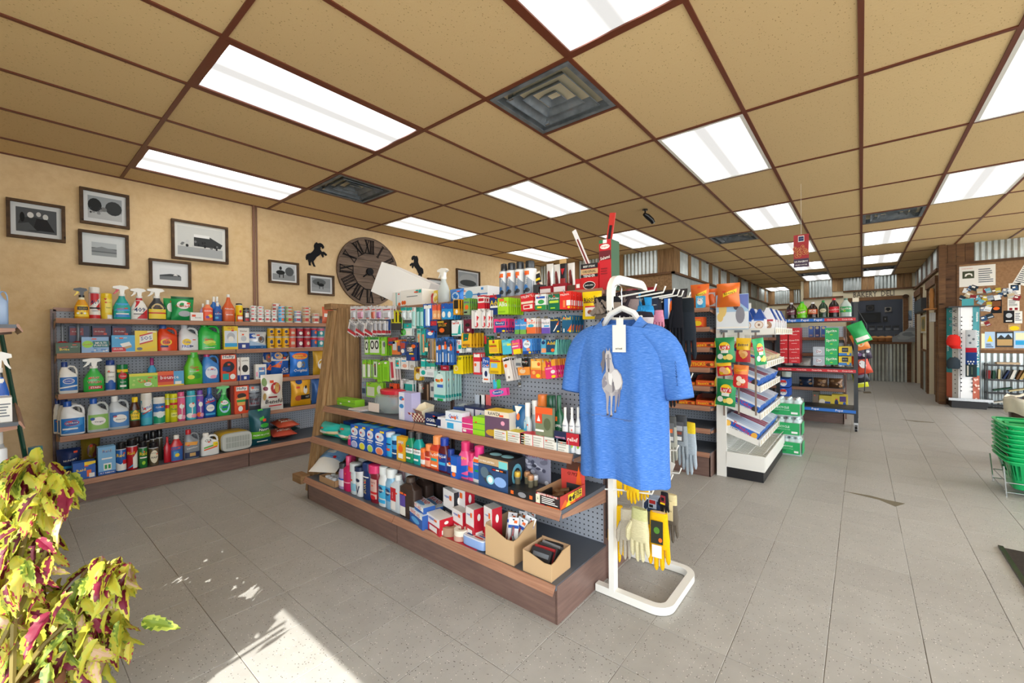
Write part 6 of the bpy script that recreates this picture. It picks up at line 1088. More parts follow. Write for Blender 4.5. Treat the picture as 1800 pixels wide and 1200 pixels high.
for i, (x0, x1, yt, yb, c) in enumerate(((773, 794, 912, 935, 'a88870'), (796, 812, 925, 945, 'c8a090'), (797, 815, 927, 940, 'e4dccc'), (812, 827, 922, 935, 'e4dccc'))):
    a, b_ = c3.on(x0, yt, .02), c3.on(x1, yt, .02); w = abs(a.y-b_.y); h = .045 if i == 0 else .028
    m = M(); m.loft([ring(w, w, 0, 2, 16), ring(w, w, h, 2, 16), ring(w*.5, w*.5, h, 2, 16), ring(w*.48, w*.48, h*.3, 2, 16)], c)
    put([(None, m, 'card')], 'tape_roll', ('tan elastic bandage roll standing on bottom deck', 'pink plaster tape roll under a white one', 'white plaster tape roll on top of the pink one', 'small white tape roll at the right')[i], 'tape', (c3.p+(.05, .04, .04, .07)[i], (a.y+b_.y)/2, c3.z+(.002, .002, .031, .002)[i]), group='tape rolls')
put([(None, M().box(-.14, .14, -.05, .05, 0, .0015, 'c8283c'), 'print')], 'red_card_tray', 'flat red card under the tape rolls', 'card', (c3.p+.055, c3.on(800, 940).y, c3.z), (0, 0, RZ['C']))
a, b_ = c3.on(811, 950, .01), c3.on(850, 965, .01); fw_ = abs(a.y-b_.y)
put([(None, M().loft([ring(fw_*f, .11*f, z, 6, 20) for z, f in ((0, .9), (.006, 1), (.045, 1), (.05, .96))], ['8aa8dc', '8aa8dc', 'c8d0e0']), 'plastic'), ('lid_print', art(M(), 'r .05 .05 .95 .95 e8e4dc;r .42 .68 .58 .95 r;r .34 .76 .66 .87 r;t .5 .5 .7 B FIRST AID;r .1 .1 .4 .3 1c3a7c;r .5 .1 .9 .2 r;r .6 .28 .95 .36 b', fw_*.9, .10, lambda u, v, k: ((u-.5)*fw_*.9, (v-.5)*.10, .0505+.0003*k)), 'print')], 'first_aid_kit', 'blue plastic first aid kit with white lid print', 'kit', (c3.p+.065, (a.y+b_.y)/2, c3.z+.001), (0, 0, RZ['C']))
def crate(xl, xr, yt, dd, ins, label, name='cardboard_box'):
    a, b_ = c3.on(xl, yt, ins), c3.on(xr, yt, ins); w = abs(a.y-b_.y); h = max(.09, c3.on((xl+xr)/2, yt, ins).z-c3.z); t = .004; K1, K2 = 'c8a880', 'b09070'
    m = M(); m.box(-w/2+.001, w/2-.001, -dd/2+.001, dd/2-.001, 0, t, K2).prism([(-w/2, 0), (w/2, 0), (w/2, h*.78), (w*.25, h*.74), (-w*.3, h*.97), (-w/2, h)], -dd/2, -dd/2+t, 'y', K1)
    m.prism([(-dd/2+t, t), (dd/2-t, t), (dd/2-t, h*1.08), (dd*.1, h*1.05), (-dd*.3, h*.8), (-dd/2+t, h*.78)], w/2-t, w/2-.0004, 'x', 'bd9c74').box(-w/2, w/2, dd/2-t, dd/2-.0004, t, h*1.08, K2).box(-w/2+.0004, -w/2+t, -dd/2+t, dd/2-t, t, h*1.05, K2)
    return put([(None, m, 'card')], name, label, BX_, (c3.p+ins+dd/2, (a.y+b_.y)/2, c3.z+.0005), (0, 0, RZ['C'])), w, h
o1, w1, h1 = crate(853, 903, 930, .17, .01, 'torn cardboard box holding carded pliers')
for i in range(7):
    m = k_card(.055, .012, .17, 'e8e8ea', 'r 0 .72 1 .8 b;r 0 .2 1 .28 d8d040;r .55 .85 .85 .92 o', slot=True)
    pl_ = M().tube([(-.012, -.008, .03), (-.006, -.008, .075), (0, -.008, .09), (.006, -.008, .13)], [.005, .005, .007, .003], '8c2028', 6).tube([(.014, -.008, .03), (.008, -.008, .075), (0, -.008, .09), (-.004, -.008, .13)], [.005, .005, .007, .003], 'S', 6)
    put(m+[('pliers', pl_, 'plastic')], 'carded_pliers', 'carded pliers leaning in the torn cardboard box, '+ORD[i], 'tool', (o1.location.x-.045+.018*i, o1.location.y-.03+.02*(i % 3)*1.2-.01, c3.z+.012), (-.35, .25*(1 if i % 2 else -.4), RZ['C']+rnd.uniform(-.2, .2)), 'carded pliers in the cardboard box')
o2, w2, h2 = crate(919, 969, 975, .15, .01, 'open cardboard box of flat knife packs, nearest corner')
for i in range(5):
    put(k_box(.10, .03, .09, ('26242a', 'a82028', '3a3c40', '8c8c90', '26242a')[i], a='r .1 .6 .9 .8 S'), 'knife_pack', 'flat tool pack inside the nearest cardboard box, %s' % ('front dark one', 'red one', 'grey one', 'silver one', 'rear dark one')[i], 'tool', (o2.location.x-.05+.022*i, o2.location.y+.01, c3.z+.01), (-.55, 0, RZ['C']+rnd.uniform(-.1, .1)), 'tool packs in the nearest cardboard box')
# ================================================================ PEGGED PACKS ON THE ISLAND
PEGX = 1.897
def hook(parent_xyz, ln=.17, par=None):
    pass
def pegs(x0, x1, yt, yb, n, name, label, cat, X=1.755, sp=.02, tilt=0., rl=0., top=True, **k):
    a, b_ = onX(x0, yt, X), onX(x1, yt, X); w = abs(a.y-b_.y); zt = (a.z+b_.z)/2; h = max(.02, zt-onX((x0+x1)/2, yb, X).z); y = (a.y+b_.y)/2
    if k.get('a') is not None and rnd.random() < .6: k['a'] += sticker()
    parts = k_card(w, k.pop('t', .012), h, **k)
    o = put(parts, name, label, cat, (X, y, zt-h), (tilt, rl, -math.pi/2), label.split(',')[0]+' row' if n > 1 else None)
    if n > 1: o['label'] = label+', front one'
    for i in range(1, n): dup(o, (X+sp*i, y+rnd.uniform(-.002, .002), zt-h), (tilt*rnd.uniform(.3, 1), rl+rnd.uniform(-.03, .03), -math.pi/2), label+', '+ORD[i]+' back')
    zz = zt-.06*h*1.0; ln = PEGX-X+.012
    m = M().tube([(0, 0, 0), (0, -ln, 0), (0, -ln-.004, .012)], .0024, 's', 5).box(-.012, .012, -.004, 0, -.008, .02, 's')
    hk = obj('peg_hook', m, 'chrome', CG); hk.location = (3.2-y, -.005, zz)      # island-local frame
    return o
PK = 'package'
# 1st row
RZR = 'r 0 .6 1 .85 d8d8dc;r .1 .7 .9 .78 c02030;e .5 .35 .3 .22 8a4a9c;r .3 .05 .7 .2 x'
for i, (x0, x1) in enumerate(((616, 626), (627, 640), (641, 652), (653, 660), (661, 671), (672, 688))):
    pegs(x0, x1, 538+.0*i, 561, 3, 'makeup_pack', ['first', 'second', 'third', 'fourth', 'fifth', 'sixth'][i]+' hook from the left of white cosmetic packs, top row', PK, X=1.73, c='e4e2e6', a=RZR, blis=(.15, .08, .85, .6), bc=['b8b8c0', 'c890a8', '9a9aa4', 'c05a40', 'a070a8', 'c0c0c8'][i])
for i, (x0, x1) in enumerate(((610, 625), (624, 640), (640, 654), (655, 662), (663, 670), (671, 678))):
    pegs(x0, x1, 564, 588, 3, 'makeup_pack', ['first', 'second', 'third', 'fourth', 'fifth', 'sixth'][i]+' hook of slanting white and red cosmetic packs, second row', PK, X=1.73, rl=.35 if i < 3 else .05, c='e8e6e8', a='r 0 .1 1 .3 c83040;r .2 .4 .8 .6 6a6a70', blis=(.2, .3, .8, .85), bc='8a8a90')
pegs(680, 686, 546, 580, 1, 'pen_pack', 'narrow blue and orange pen pack, top row', PK, c='2a4a8c', a='r 0 .75 1 .9 o', slot=False)
for i, xx in enumerate((688, 694, 700)): pegs(xx, xx+6, 545, 580, 2, 'pen_pack', 'yellow and black carded pens, %s hook, top row' % ['left', 'middle', 'right'][i], PK, c='d8d020' if i < 3 else 'w', a='r 0 0 1 .35 3a3a40;r .3 .4 .7 .9 k', t=.008)
pegs(704, 708, 548, 590, 1, 'scissors_pack', 'thin lime card above the scissors, top row', PK, c='6ac83a', a='')
sc = onX(708, 575, 1.74)
put([(None, M().tube([(-.01, 0, .02), (0, 0, .06), (.004, 0, .10)], .004, 's', 6), 'chrome'), ('grip', M().tube([(.012*math.cos(t*.7)-.012, 0, .018*math.sin(t*.7)) for t in range(10)], .004, 'k', 6), 'plastic'), ('grip', M().tube([(.012*math.cos(t*.7)+.014, 0, .018*math.sin(t*.7)-.004) for t in range(10)], .004, '3cb43c', 6), 'plastic')], 'scissors', 'small scissors with black and green grips hanging on the island', 'scissors', (1.74, sc.y, sc.z-.03), (0, 0, RZ['C']))
for i, xx in enumerate((705, 716)): pegs(xx, xx+9, 540, 562, 3, 'nail_care_pack', ['left', 'right'][i]+' hook of white and teal first aid cards, top row', PK, c='e4ecec', a='r 0 .75 1 1 t;e .5 .4 .2 .15 x', blis=(.2, .1, .8, .6), bc='c8d4d8')
pegs(710, 724, 568, 590, 2, 'bandage_card', 'white card with teal top below the teal row', PK, c='dde8e8', a='r 0 .6 1 1 t;r .2 .1 .8 .4 w')
for i, (x0, x1, c) in enumerate(((724, 731, 'e4ecec'), (732, 738, '1a8a80'), (738, 745, '3ab0a8'))): pegs(x0, x1, 540, 577, 2, 'comb_pack', ['white', 'dark teal', 'teal'][i]+' narrow hanging tube pack, top row', PK, c=c, a='r .2 .1 .8 .5 %s' % ('t' if i == 0 else 'c8e0dc'), blis=(.2, .1, .8, .8), bc='9ac8c4')
pegs(744, 760, 534, 575, 3, 'toothbrush_pack', 'tall royal blue toothbrush pack, top row', PK, c='1c62c0', a='r .1 .8 .9 .95 w;r .4 .05 .6 .75 e8ecf0;r .45 .1 .55 .7 r', blis=(.3, .05, .7, .8), bc='c8dcf0')
for i, xx in enumerate((760, 768)): pegs(xx, xx+9-i*3, 535, 561, 3, 'lip_pack', ['coral and peach card, front hook of the pair, top row', 'coral card right of the peach one, top row'][i], PK, c='f0a870', a='r 0 .6 1 1 e86048;e .5 .25 .3 .15 f8d0a0')
for i, xx in enumerate((776, 786)): pegs(xx, xx+10, 533, 561, 4, 'lip_pack', ['bright blue balm card, left hook, top row', 'bright blue balm card, right hook, top row'][i], PK, c='2a90d8', a='r 0 .65 1 1 1c5ab8;e .4 .3 .3 .2 w;r .1 .05 .9 .12 a')
pegs(797, 808, 526, 553, 4, 'battery_pack', 'gold carded razor pack, top row', PK, c='e0a020', a='r .1 .4 .8 .95 26221c;e .55 .2 .2 .14 w')
pegs(815, 826, 524, 553, 7, 'battery_pack', 'green carded pack with purple print, top row', PK, c='7ab050', a='r 0 .0 1 .3 8aa07a;t .5 .75 .8 P MEGA;e .5 .45 .3 .15 o;r .1 .1 .6 .2 k', sp=.018)
pegs(840, 852, 519, 545, 4, 'car_freshener_pack', 'red and white carded pack above the triangular packs', PK, c='d02838', a='r 0 .5 1 .9 w;r .1 .6 .9 .8 c02030;r 0 0 1 .1 w')
TRI = 'p d02c34 .5,.25 .95,.6 .5,.75;r .1 .05 .9 .12 e8e8e8;e .6 .2 .25 .15 d02c34'
for i, xx in enumerate((829, 843, 853)): pegs(xx, xx+14-i*2, 545, 577, 2, 'glue_pack', 'white carded glue pen with red diamond, %s of three' % ['left', 'middle', 'right'][i], PK, c='ece8e4', a=TRI, blis=(.35, .1, .65, .9), bc='d8d8d8')
pegs(861, 881, 518, 553, 1, 'pain_reliever', 'navy pain reliever card half behind the lime one', PK, X=1.78, c='1c3c78', a='t .5 .6 .95 y Advil;r .05 .35 .8 .45 w;r 0 .88 .6 1 r')
pegs(875, 894, 523, 552, 9, 'allergy_card', 'lime green stomach relief card, top row', PK, c='a8d828', a='r .15 .78 .6 .95 f0683a;t .5 .6 .8 w Alka;r .1 .1 .7 .2 8ab820', sp=.018)
pegs(916, 939, 516, 546, 4, 'pain_reliever', 'red pain reliever card, left one of two, top row', PK, c='d0242c', a='t .5 .84 .9 w TYLENOL~5;r .05 .42 .95 .55 e8d8c0;r .2 .1 .9 .35 f0e4d8;r .25 .15 .7 .3 r', rl=-.05)
pegs(941, 960, 517, 544, 3, 'pain_reliever', 'white and green antacid card, top row', PK, c='e8ecea', a='r .1 .72 .9 .86 2a5ab8;r 0 0 1 .3 2a8a4a;e .55 .5 .3 .14 3aa050;r .2 .1 .6 .2 y')
pegs(964, 984, 517, 545, 6, 'laxative_card', 'dark green laxative card with lime band, top row', PK, c='0f6a48', a='t .5 .75 .85 w Dulcolax;r .1 .45 .9 .6 b8d840;r .2 .1 .6 .18 l', sp=.018)
pegs(984, 1004, 512, 543, 7, 'pain_reliever', 'red pain reliever card, right one beside yellow lozenges', PK, c='e03028', a='t .45 .82 .8 w TYLENOL~4;r .3 .1 .5 .5 f08a50;r .6 .2 .95 .5 w;e .8 .1 .12 .06 y', sp=.02)
o = it(Shelf('C', 1.745, 1.1), 'bag', 1021, 1055, 511, 'cough_drop_bag', 'tall yellow bag of lozenges hanging left of the blue shirt', BG, c='f2cc10', st=False, a='t .5 .72 .75 k Ricola~8;r .2 .1 .75 .42 e8e0d8;e .48 .25 .14 .08 8c4a2c;r .2 .42 .75 .47 r;r .1 .58 .9 .62 n', d=.03, yb=560)
o.location.z = onX(1038, 560, 1.745).z
# 2nd row
pegs(769, 792, 562, 588, 4, 'razor_card', 'black and gold razor blade card, second row', PK, c='1c1a18', a='r 0 .8 .5 .92 c8a030;t .4 .65 .6 c8a030 BACER;e .35 .3 .2 .16 o;r .7 .1 .95 .9 26221c')
pegs(756, 769, 562, 582, 3, 'blade_card', 'blue and red blade card left of the black one', PK, c='2a4c8c', a='r .1 .5 .9 .9 c02c3c')
pegs(794, 812, 563, 590, 3, 'thermometer_card', 'white card with teal toothbrush and red name, second row', PK, c='e8eef0', a='t .4 .85 .7 r Dentek;p t .6,.1 .9,.1 .85,.8 .7,.6;r 0 .05 .6 .15 t')
pegs(815, 829, 561, 586, 2, 'sunglass_card', 'maroon card with small pale emblem, second row', PK, c='6a1c34', a='e .5 .6 .3 .12 k;e .6 .25 .16 .1 e8c8d0')
pegs(868, 890, 560, 584, 9, 'allergy_card', 'pink and navy allergy card, second row', PK, c='e83a7c', a='r .1 .5 .9 .8 3aa0d8;r .12 .52 .88 .78 1c3a8c;t .5 .65 .6 w Benadryl;r .2 .0 1 .35 1c3a8c;e .8 .1 .14 .07 y', sp=.018)
pegs(905, 914, 561, 587, 2, 'allergy_card', 'sky and meadow allergy card, narrow one', PK, c='3a86d0', a='r 0 0 1 .3 6aa84a;t .5 .6 .9 w Claritin')
pegs(913, 926, 560, 587, 2, 'allergy_card', 'sky and meadow allergy card, wider one', PK, c='4a98dc', a='r 0 0 1 .3 7ab050;t .5 .6 .9 w Claritin;r .7 .8 1 1 r')
pegs(925, 942, 559, 586, 6, 'cold_medicine_card', 'white and orange daytime cold medicine card', PK, c='ece8e4', a='r 0 0 1 .42 e8703a;t .5 .7 .85 o DayQuil;e .5 .5 .3 .1 3ab0d0')
pegs(952, 967, 560, 586, 2, 'cold_medicine_card', 'white and purple night cold medicine card', PK, c='ece8ec', a='r 0 0 1 .4 6a50b0;t .5 .7 .85 S NyQuil;r .3 .45 .9 .55 a')
pegs(967, 985, 558, 585, 1, 'pain_reliever', 'dark blue night pain reliever card with yellow name', PK, X=1.76, c='123a5c', a='t .4 .84 .75 y AdvilPM;p w .3,.1 .8,.7 .85,.6 .4,.1;p o .6,.5 .9,.8 .8,.5;e .8 .1 .12 .06 y')
pegs(988, 1006, 554, 585, 7, 'pain_reliever', 'teal blue pain reliever card with large yellow name, second row', PK, c='145a80', a='t .45 .83 .8 y Advil;p o .5,.1 .95,.5 .9,.1;r .15 .05 .25 .25 w;e .8 .1 .12 .06 y', sp=.018)
# 3rd row
for i, (x0, x1) in enumerate(((641, 648), (649, 668))): pegs(x0, x1, 592, 623, 2, 'cable_card', ['narrow lime and white cable card at far left, third row', 'lime and white card with two black cable loops'][i], PK, c='8ad02c', a='r .08 .1 .92 .95 e8eee4;'+('e .3 .55 .18 .25 k;e .3 .55 .1 .15 e8eee4;e .72 .55 .18 .25 k;e .72 .55 .1 .15 e8eee4;' if i else 'e .5 .5 .35 .25 k;e .5 .5 .2 .15 e8eee4;')+'r .1 .85 .9 .97 3a9a3c')
pegs(669, 680, 592, 625, 3, 'cable_card', 'plain lime green cable card right of the looped cables', PK, c='8ad02c', a='r .2 .1 .7 .8 c8d8b8;e .6 .6 .2 .15 S')
pegs(682, 696, 593, 607, 2, 'pack_of_clips', 'small red and blue card above the orange pack', PK, c='b83838', a='r .1 .2 .9 .5 2a4a8c')
pegs(689, 706, 597, 623, 3, 'tool_card', 'orange and grey carded tool, third row', PK, c='e07a3c', a='r .1 .3 .5 .9 c8ccd0;r .6 .2 .9 .6 3a4a6c;e .5 .9 .2 .06 y')
pegs(703, 713, 600, 624, 2, 'tool_card', 'blue and red carded tool beside the round pack', PK, c='3a5a9c', a='r .1 .5 .9 .9 c04a3c;e .5 .3 .3 .15 w')
pegs(714, 733, 602, 634, 2, 'fishing_pack', 'large dark blue teardrop-shaped shaver pack', PK, X=1.72, c='23407c', a='e .4 .7 .4 .28 3a3c44;r .1 .5 .6 .75 e8e0d0;t .35 .62 .45 B Bic;r .3 .35 .7 .42 y;e .7 .8 .2 .1 o;r .5 .05 .8 .2 r')
for i, xx in enumerate((733, 741)): pegs(xx, xx+7, 578, 624, 2, 'toothbrush_pack', ['pale green', 'teal'][i]+' long toothbrush pack, third row', PK, c=('9ad0c0', '2aa8a0')[i], a='r .3 .1 .7 .8 e8a070;r .1 .85 .9 .95 t', t=.008)
pegs(746, 753, 602, 619, 2, 'nail_card', 'small teal and cream card beneath the toothbrushes', PK, c='1a9a94', a='r .1 .1 .9 .5 j')
pegs(749, 764, 578, 594, 2, 'blade_card', 'blue shaver card over the brown pencils', PK, c='2a6ac0', a='e .5 .5 .3 .2 w;r .6 .6 .9 .8 r')
pegs(752, 764, 595, 638, 2, 'pencil_pack', 'tall clear pack with brown and grey pencils', PK, c='a89a8c', a='r .1 .0 .3 .9 4a3a34;r .4 0 .55 .9 S;r .7 0 .85 .9 c8a070', slot=False)
pegs(763, 770, 597, 636, 1, 'pencil_pack', 'tall narrow amber pack behind the blue razors', PK, c='e0b040', a='r .2 .1 .8 .5 c88a20')
for i, (xx, yt) in enumerate(((766, 594), (776, 592), (786, 596))): pegs(xx, xx+12, yt, 641, 3, 'razor_pack', 'clear bag of blue disposable razors, %s of three hooks' % ['left', 'middle', 'right'][i], PK, X=1.72, c='3a70b8', a='e .5 .8 .4 .12 26406c;r .1 .55 .4 .7 c8d8f0;r .15 0 .3 .45 w;r .6 .0 .75 .4 8ab4e8;e .6 .65 .2 .1 o;r 0 0 1 .1 1c4c9c')
pegs(797, 812, 597, 620, 3, 'dental_card', 'white card with red top and base, third row', PK, c='e8ecee', a='t .45 .85 .7 r Dentek;r 0 0 .7 .15 r;r .6 .3 .95 .6 t')
pegs(811, 829, 585, 611, 5, 'playing_card_pack', 'mustard yellow carded balm with green window', PK, c='f0b828', a='p 0f6a58 .2,.45 .2,.95 .75,.95 .65,.5;r .15 .1 .85 .25 c88a18;t .5 .17 .7 n MENTHOL', sp=.026)
pegs(820, 829, 610, 619, 1, 'price_tag', 'small grey price tag below the mustard cards', 'tag', c='c8ccd0', a='r .1 .3 .9 .7 w', slot=False)
pegs(852, 864, 590, 626, 2, 'tall_green_pack', 'dark green tall card left of the yellow motion card', PK, X=1.80, c='1c6a3c', a='r 0 .6 .3 1 r;r .5 .3 .9 .6 2a8a50')
pegs(860, 877, 597, 621, 5, 'motion_card', 'yellow motion sickness card with red band, third row', PK, c='f0d020', a='t .4 .62 .75 k Dramamine;r .05 .48 .8 .56 c83030;r .1 .1 .9 .4 e8b040;r .4 .75 .6 .95 r', rl=-.04)
pegs(884, 902, 596, 622, 2, 'sky_card', 'turquoise card leaning beside the pink and yellow one', PK, c='4ac0d8', a='r .1 .6 .7 .8 8ad8c8;r .5 .55 .9 .7 f0e040', rl=-.12)
pegs(900, 916, 597, 622, 3, 'burn_card', 'pink card with yellow foot, third row', PK, c='e84a8c', a='r .2 0 1 .35 f0d820;t .5 .75 .75 y Zantac;r .1 .5 .8 .58 w', rl=-.14)
pegs(919, 936, 595, 622, 6, 'sinus_card', 'white and blue sinus card with cloud oval', PK, c='4a90dc', a='e .45 .65 .38 .26 e8f0f8;t .45 .65 .5 S Alka;r 0 0 1 .2 1c4a9c;e .75 .1 .14 .07 y;e .6 .3 .2 .1 e88a70', rl=-.03, sp=.018)
pegs(951, 962, 597, 622, 1, 'sinus_card', 'pale blue and orange card just left of navy cards', PK, X=1.77, c='5ab0d8', a='r .1 .1 .9 .4 f0a070;e .4 .8 .3 .12 1c3a6c')
pegs(960, 980, 597, 623, 9, 'pain_reliever', 'navy and aqua pain reliever card, third row', PK, c='12486c', a='r 0 0 1 .15 3ab0a8;t .45 .78 .7 y Advil;p 7ad0c0 .9,1 1,1 1,0 .7,0;e .6 .3 .16 .12 o', sp=.019)
# 4th row
for i, (x0, x1, c) in enumerate(((637, 644, 0), (646, 652, 0), (656, 664, 1), (663, 671, 2), (672, 684, 2))):
    pegs(x0, x1, (632, 632, 632, 635, 634)[i], (664, 664, 666, 671, 670)[i], 2, 'charger_card', 'lime charger card, %s from left, fourth row' % ['first', 'second', 'third', 'fourth', 'fifth'][i], PK, X=1.74, c='8ad02c', a=('r .1 .05 .8 .75 e4e8e0' if c == 0 else 'r .1 .1 .9 .9 d0dcc8;r .3 .2 .6 .8 26262a' if c == 1 else 'e .5 .9 .2 .05 w;r .25 .1 .75 .7 7ac020'), slot=c != 2)
pegs(685, 696, 628, 668, 3, 'straw_pack', 'tall white and red narrow pack slanting slightly', PK, c='e4dcd8', a='r .3 .1 .7 .8 c04050', rl=-.1)
pegs(695, 704, 629, 648, 2, 'teal_card', 'small teal and white card between red and white packs', PK, c='d8eeee', a='r .1 .2 .7 .8 t;e .5 .5 .2 .1 o')
pegs(705, 718, 628, 649, 2, 'plaster_card', 'white card with pink picture, fourth row', PK, c='ece8e4', a='e .5 .3 .3 .16 e8a890;r .1 .65 .7 .75 a')
pegs(719, 730, 630, 650, 2, 'plaster_card', 'white and grey card right of the pink picture card', PK, c='dcdcd8', a='e .5 .3 .3 .16 b8b0a4')
pegs(728, 741, 645, 668, 2, 'duck_toy_card', 'yellow rubber duck-coloured clip pack', PK, c='d8b030', a='e .5 .3 .3 .25 e8e0c0;e .5 .75 .25 .15 n', slot=False)
for i, xx in enumerate((740, 749, 757)): pegs(xx, xx+8, 630, 652, 2, 'floss_card', ['aqua', 'teal', 'sea green'][i]+' interdental card, fourth row', PK, c=('2ab8b0', '1a9a94', '3aa890')[i], a='r .1 .0 .9 .35 w;r .1 .8 .9 .9 w')
pegs(738, 764, 648, 662, 2, 'floss_card', 'white twin pack under the teal interdental cards', PK, X=1.73, c='e4e8ea', a='e .25 .5 .15 .3 t;r .5 .2 .9 .6 c8ccd0', slot=False)
pegs(775, 789, 642, 651, 1, 'red_card', 'small crimson card above the clear shaver packs', PK, c='b82038', a='r .3 .4 .7 .6 q', slot=False)
pegs(797, 814, 625, 657, 6, 'earplug_card', 'bright yellow card with foam ring picture', PK, c='f0d818', a='e .3 .3 .2 .14 e8e0b0;e .3 .3 .12 .08 e0b030;r .15 .7 .45 .78 r;t .65 .85 .5 G ear', sp=.024)
pegs(832, 845, 620, 658, 4, 'red_white_pack', 'red-rimmed white tall pack right of the yellow cards', PK, c='d83040', a='r .1 .1 .9 .6 e4dcdc;r .1 .8 .9 .95 w;e .3 .45 .15 .08 o')
pegs(848, 861, 628, 672, 3, 'toothpaste_pack', 'tall white dental pack with blue top', PK, c='e8ecf0', a='r 0 .6 1 1 1c5ab8;t .5 .86 .7 w Pro;t .5 .68 .85 w Crest;e .5 .35 .2 .12 B;r .2 .1 .8 .16 o')
pegs(859, 881, 626, 657, 6, 'motion_card', 'yellow motion sickness card, fourth row', PK, c='f0c818', a='t .45 .82 .7 k Dramamine;r .1 .68 .95 .76 c83030;r .2 .35 .7 .6 8ac0e8;r .15 .05 .8 .18 c8a020', sp=.024)
pegs(890, 903, 627, 669, 4, 'thermometer_pack', 'white slanted pack with small bottle picture, fourth row', PK, c='e8e0dc', a='r .1 .85 .9 .92 k;p w .2,.05 .7,.05 .6,.5 .4,.5;e .3 .65 .2 .08 o;r .35 .1 .6 .2 8a7a70', rl=-.22)
pegs(906, 917, 629, 646, 1, 'grey_card', 'pale grey card left of the black one', PK, X=1.79, c='c8c8c4', a='r .1 .2 .9 .5 S')
pegs(917, 929, 629, 645, 1, 'black_card', 'black card with white letters above the orange bag', PK, X=1.79, c='1c1c1c', a='t .5 .5 .8 w very')
pegs(911, 932, 645, 659, 2, 'orange_sachet', 'orange candy sachet turned on its hook', PK, c='f0963c', a='e .4 .5 .25 .3 e8c8a0', rl=-.08, slot=False)
pegs(933, 952, 631, 665, 5, 'gum_card', 'orange and pale yellow cough drop card', PK, c='f0a840', a='r .1 .55 .9 .9 f8d880;e .75 .75 .14 .1 o;r 0 0 1 .45 e8683a;e .3 .3 .16 .1 f0b060;e .7 .15 .2 .1 y')
pegs(953, 962, 634, 665, 2, 'gum_card', 'narrow yellow and orange card next to the pink one', PK, c='f0b040', a='r 0 0 1 .45 e8683a')
pegs(960, 980, 632, 665, 7, 'mucus_card', 'pink, orange and yellow card with letter M, fourth row', PK, X=1.74, c='e83a80', a='r 0 .65 1 1 f0a830;t .4 .8 .5 c82c50 M;e .7 .35 .2 .1 w;e .7 .1 .2 .08 y;r .1 .5 .7 .58 f8a0c0', rl=-.17, sp=.02)
# 5th row
for i, (x0, x1, c, a, lb) in enumerate(((636, 643, '8a9ab0', 'r .1 .1 .9 .5 2a3c5c', 'blue-grey narrow pack, fifth row at far left'), (644, 660, '9ad83c', 'r .1 .1 .9 .7 d8dcc8', 'lime phone accessory card behind the candy jar, left'), (660, 674, '9ad83c', 'e .5 .5 .3 .3 e4e8dc', 'lime phone accessory card behind the candy jar, right'), (685, 698, 'e85a30', 'r .1 .4 .5 .85 26262a;r .1 0 .9 .2 2a5a9c', 'orange and navy glue card above the shelf'), (704, 714, 'e4e8ea', 'r .2 .3 .8 .6 c8d0d4', 'white narrow card, fifth row'), (708, 727, 'e0e8ea', 'r .1 .3 .9 .75 t;r .2 .1 .8 .25 w', 'white and teal card above the lilac carton'), (736, 744, 'd8d8d4', 'r .2 .3 .7 .7 w', 'small white card, fifth row'), (741, 755, '3a2a24', 'r .7 0 .9 .9 a88a70', 'black comb set card, fifth row'), (756, 764, 'dcdcd8', 'r .2 .4 .8 .7 S', 'white card left of the clear shavers'))):
    pegs(x0, x1, (671, 672, 672, 674, 666, 668, 672, 672, 671)[i], (693, 698, 698, 708, 690, 694, 690, 703, 698)[i], 2, 'hanging_card', lb, PK, X=1.78, c=c, a=a)
pegs(763, 783, 652, 704, 7, 'shaver_card', 'clear and aqua rounded shaver pack', PK, X=1.72, c='b8dcd8', a='e .5 .72 .36 .2 d8ece8;r .2 .62 .55 .72 f0b030;t .38 .67 .25 k BIC;r .3 .45 .8 .55 3a6ac0;r 0 .1 1 .2 2aa8a0;e .7 .7 .12 .06 o;r .3 0 .8 .08 g', sp=.022)
o = pegs(868, 881, 667, 686, 1, 'allergy_twin_pack', 'cyan and green card of the pink twin pack', PK, X=1.73, c='3ab8dc', a='r .5 0 1 1 4cc84a;t .3 .5 .2 w Children~80', rl=-.1)
pegs(862, 892, 683, 696, 2, 'allergy_card', 'pink allergy pack tilted below the cyan and green card', PK, X=1.71, c='e84aa0', a='e .48 .5 .34 .32 a;e .48 .5 .3 .27 1c3a9c;t .48 .5 .5 w Benadryl', rl=-.16, slot=False)
# ================================================================ CANDY SHELVES
cs = [Shelf('C', 3.8, z) for z in cz]
for i, (x0, x1, yt, c, a) in enumerate(((1212, 1245, 499, 'e8702c', 1), (1236, 1262, 507, 'e06828', 2), (1258, 1299, 497, 'e8742c', 3))):
    it(cs[0], 'bag', x0, x1, yt, 'candy_bag', 'orange foil candy bag on top of snack shelving, %s' % ('left', 'middle, showing silver back', 'right, largest')[i], BG, c=c, a=('p y .3,.4 .9,.6 .9,.75 .3,.55;t .6 .58 .5 n Reese\'s~12' if i != 1 else 'r .2 .1 .8 .8 c8c8c8'), ins=(.05, .12, .02)[i], group='orange candy bags')
it(cs[0], 'box', 1223, 1238, 520, 'candy_carton', 'sky blue carton with gable top beside orange bags', BX_, c='4ab0e0', a='e .5 .5 .35 .25 e8f0f4;t .5 .8 .7 w dots;r .2 .1 .8 .2 3a80c0', d=.04, ins=-.01)
it(cs[1], 'box', 1218, 1235, 557, 'candy_tray', 'single orange carton on second candy shelf', BX_, c='e8602c', a='e .5 .4 .4 .25 y;t .5 .75 .6 y Reese\'s;r 0 0 1 .15 r', d=.12)
it(cs[0], 'bag', 1096, 1150, 505, 'red_snack_bag', 'dark red bag on top of the candy shelving behind the rack arms', BG, c='8c1c28', ins=.05, a='r .1 .5 .9 .9 a82c34')
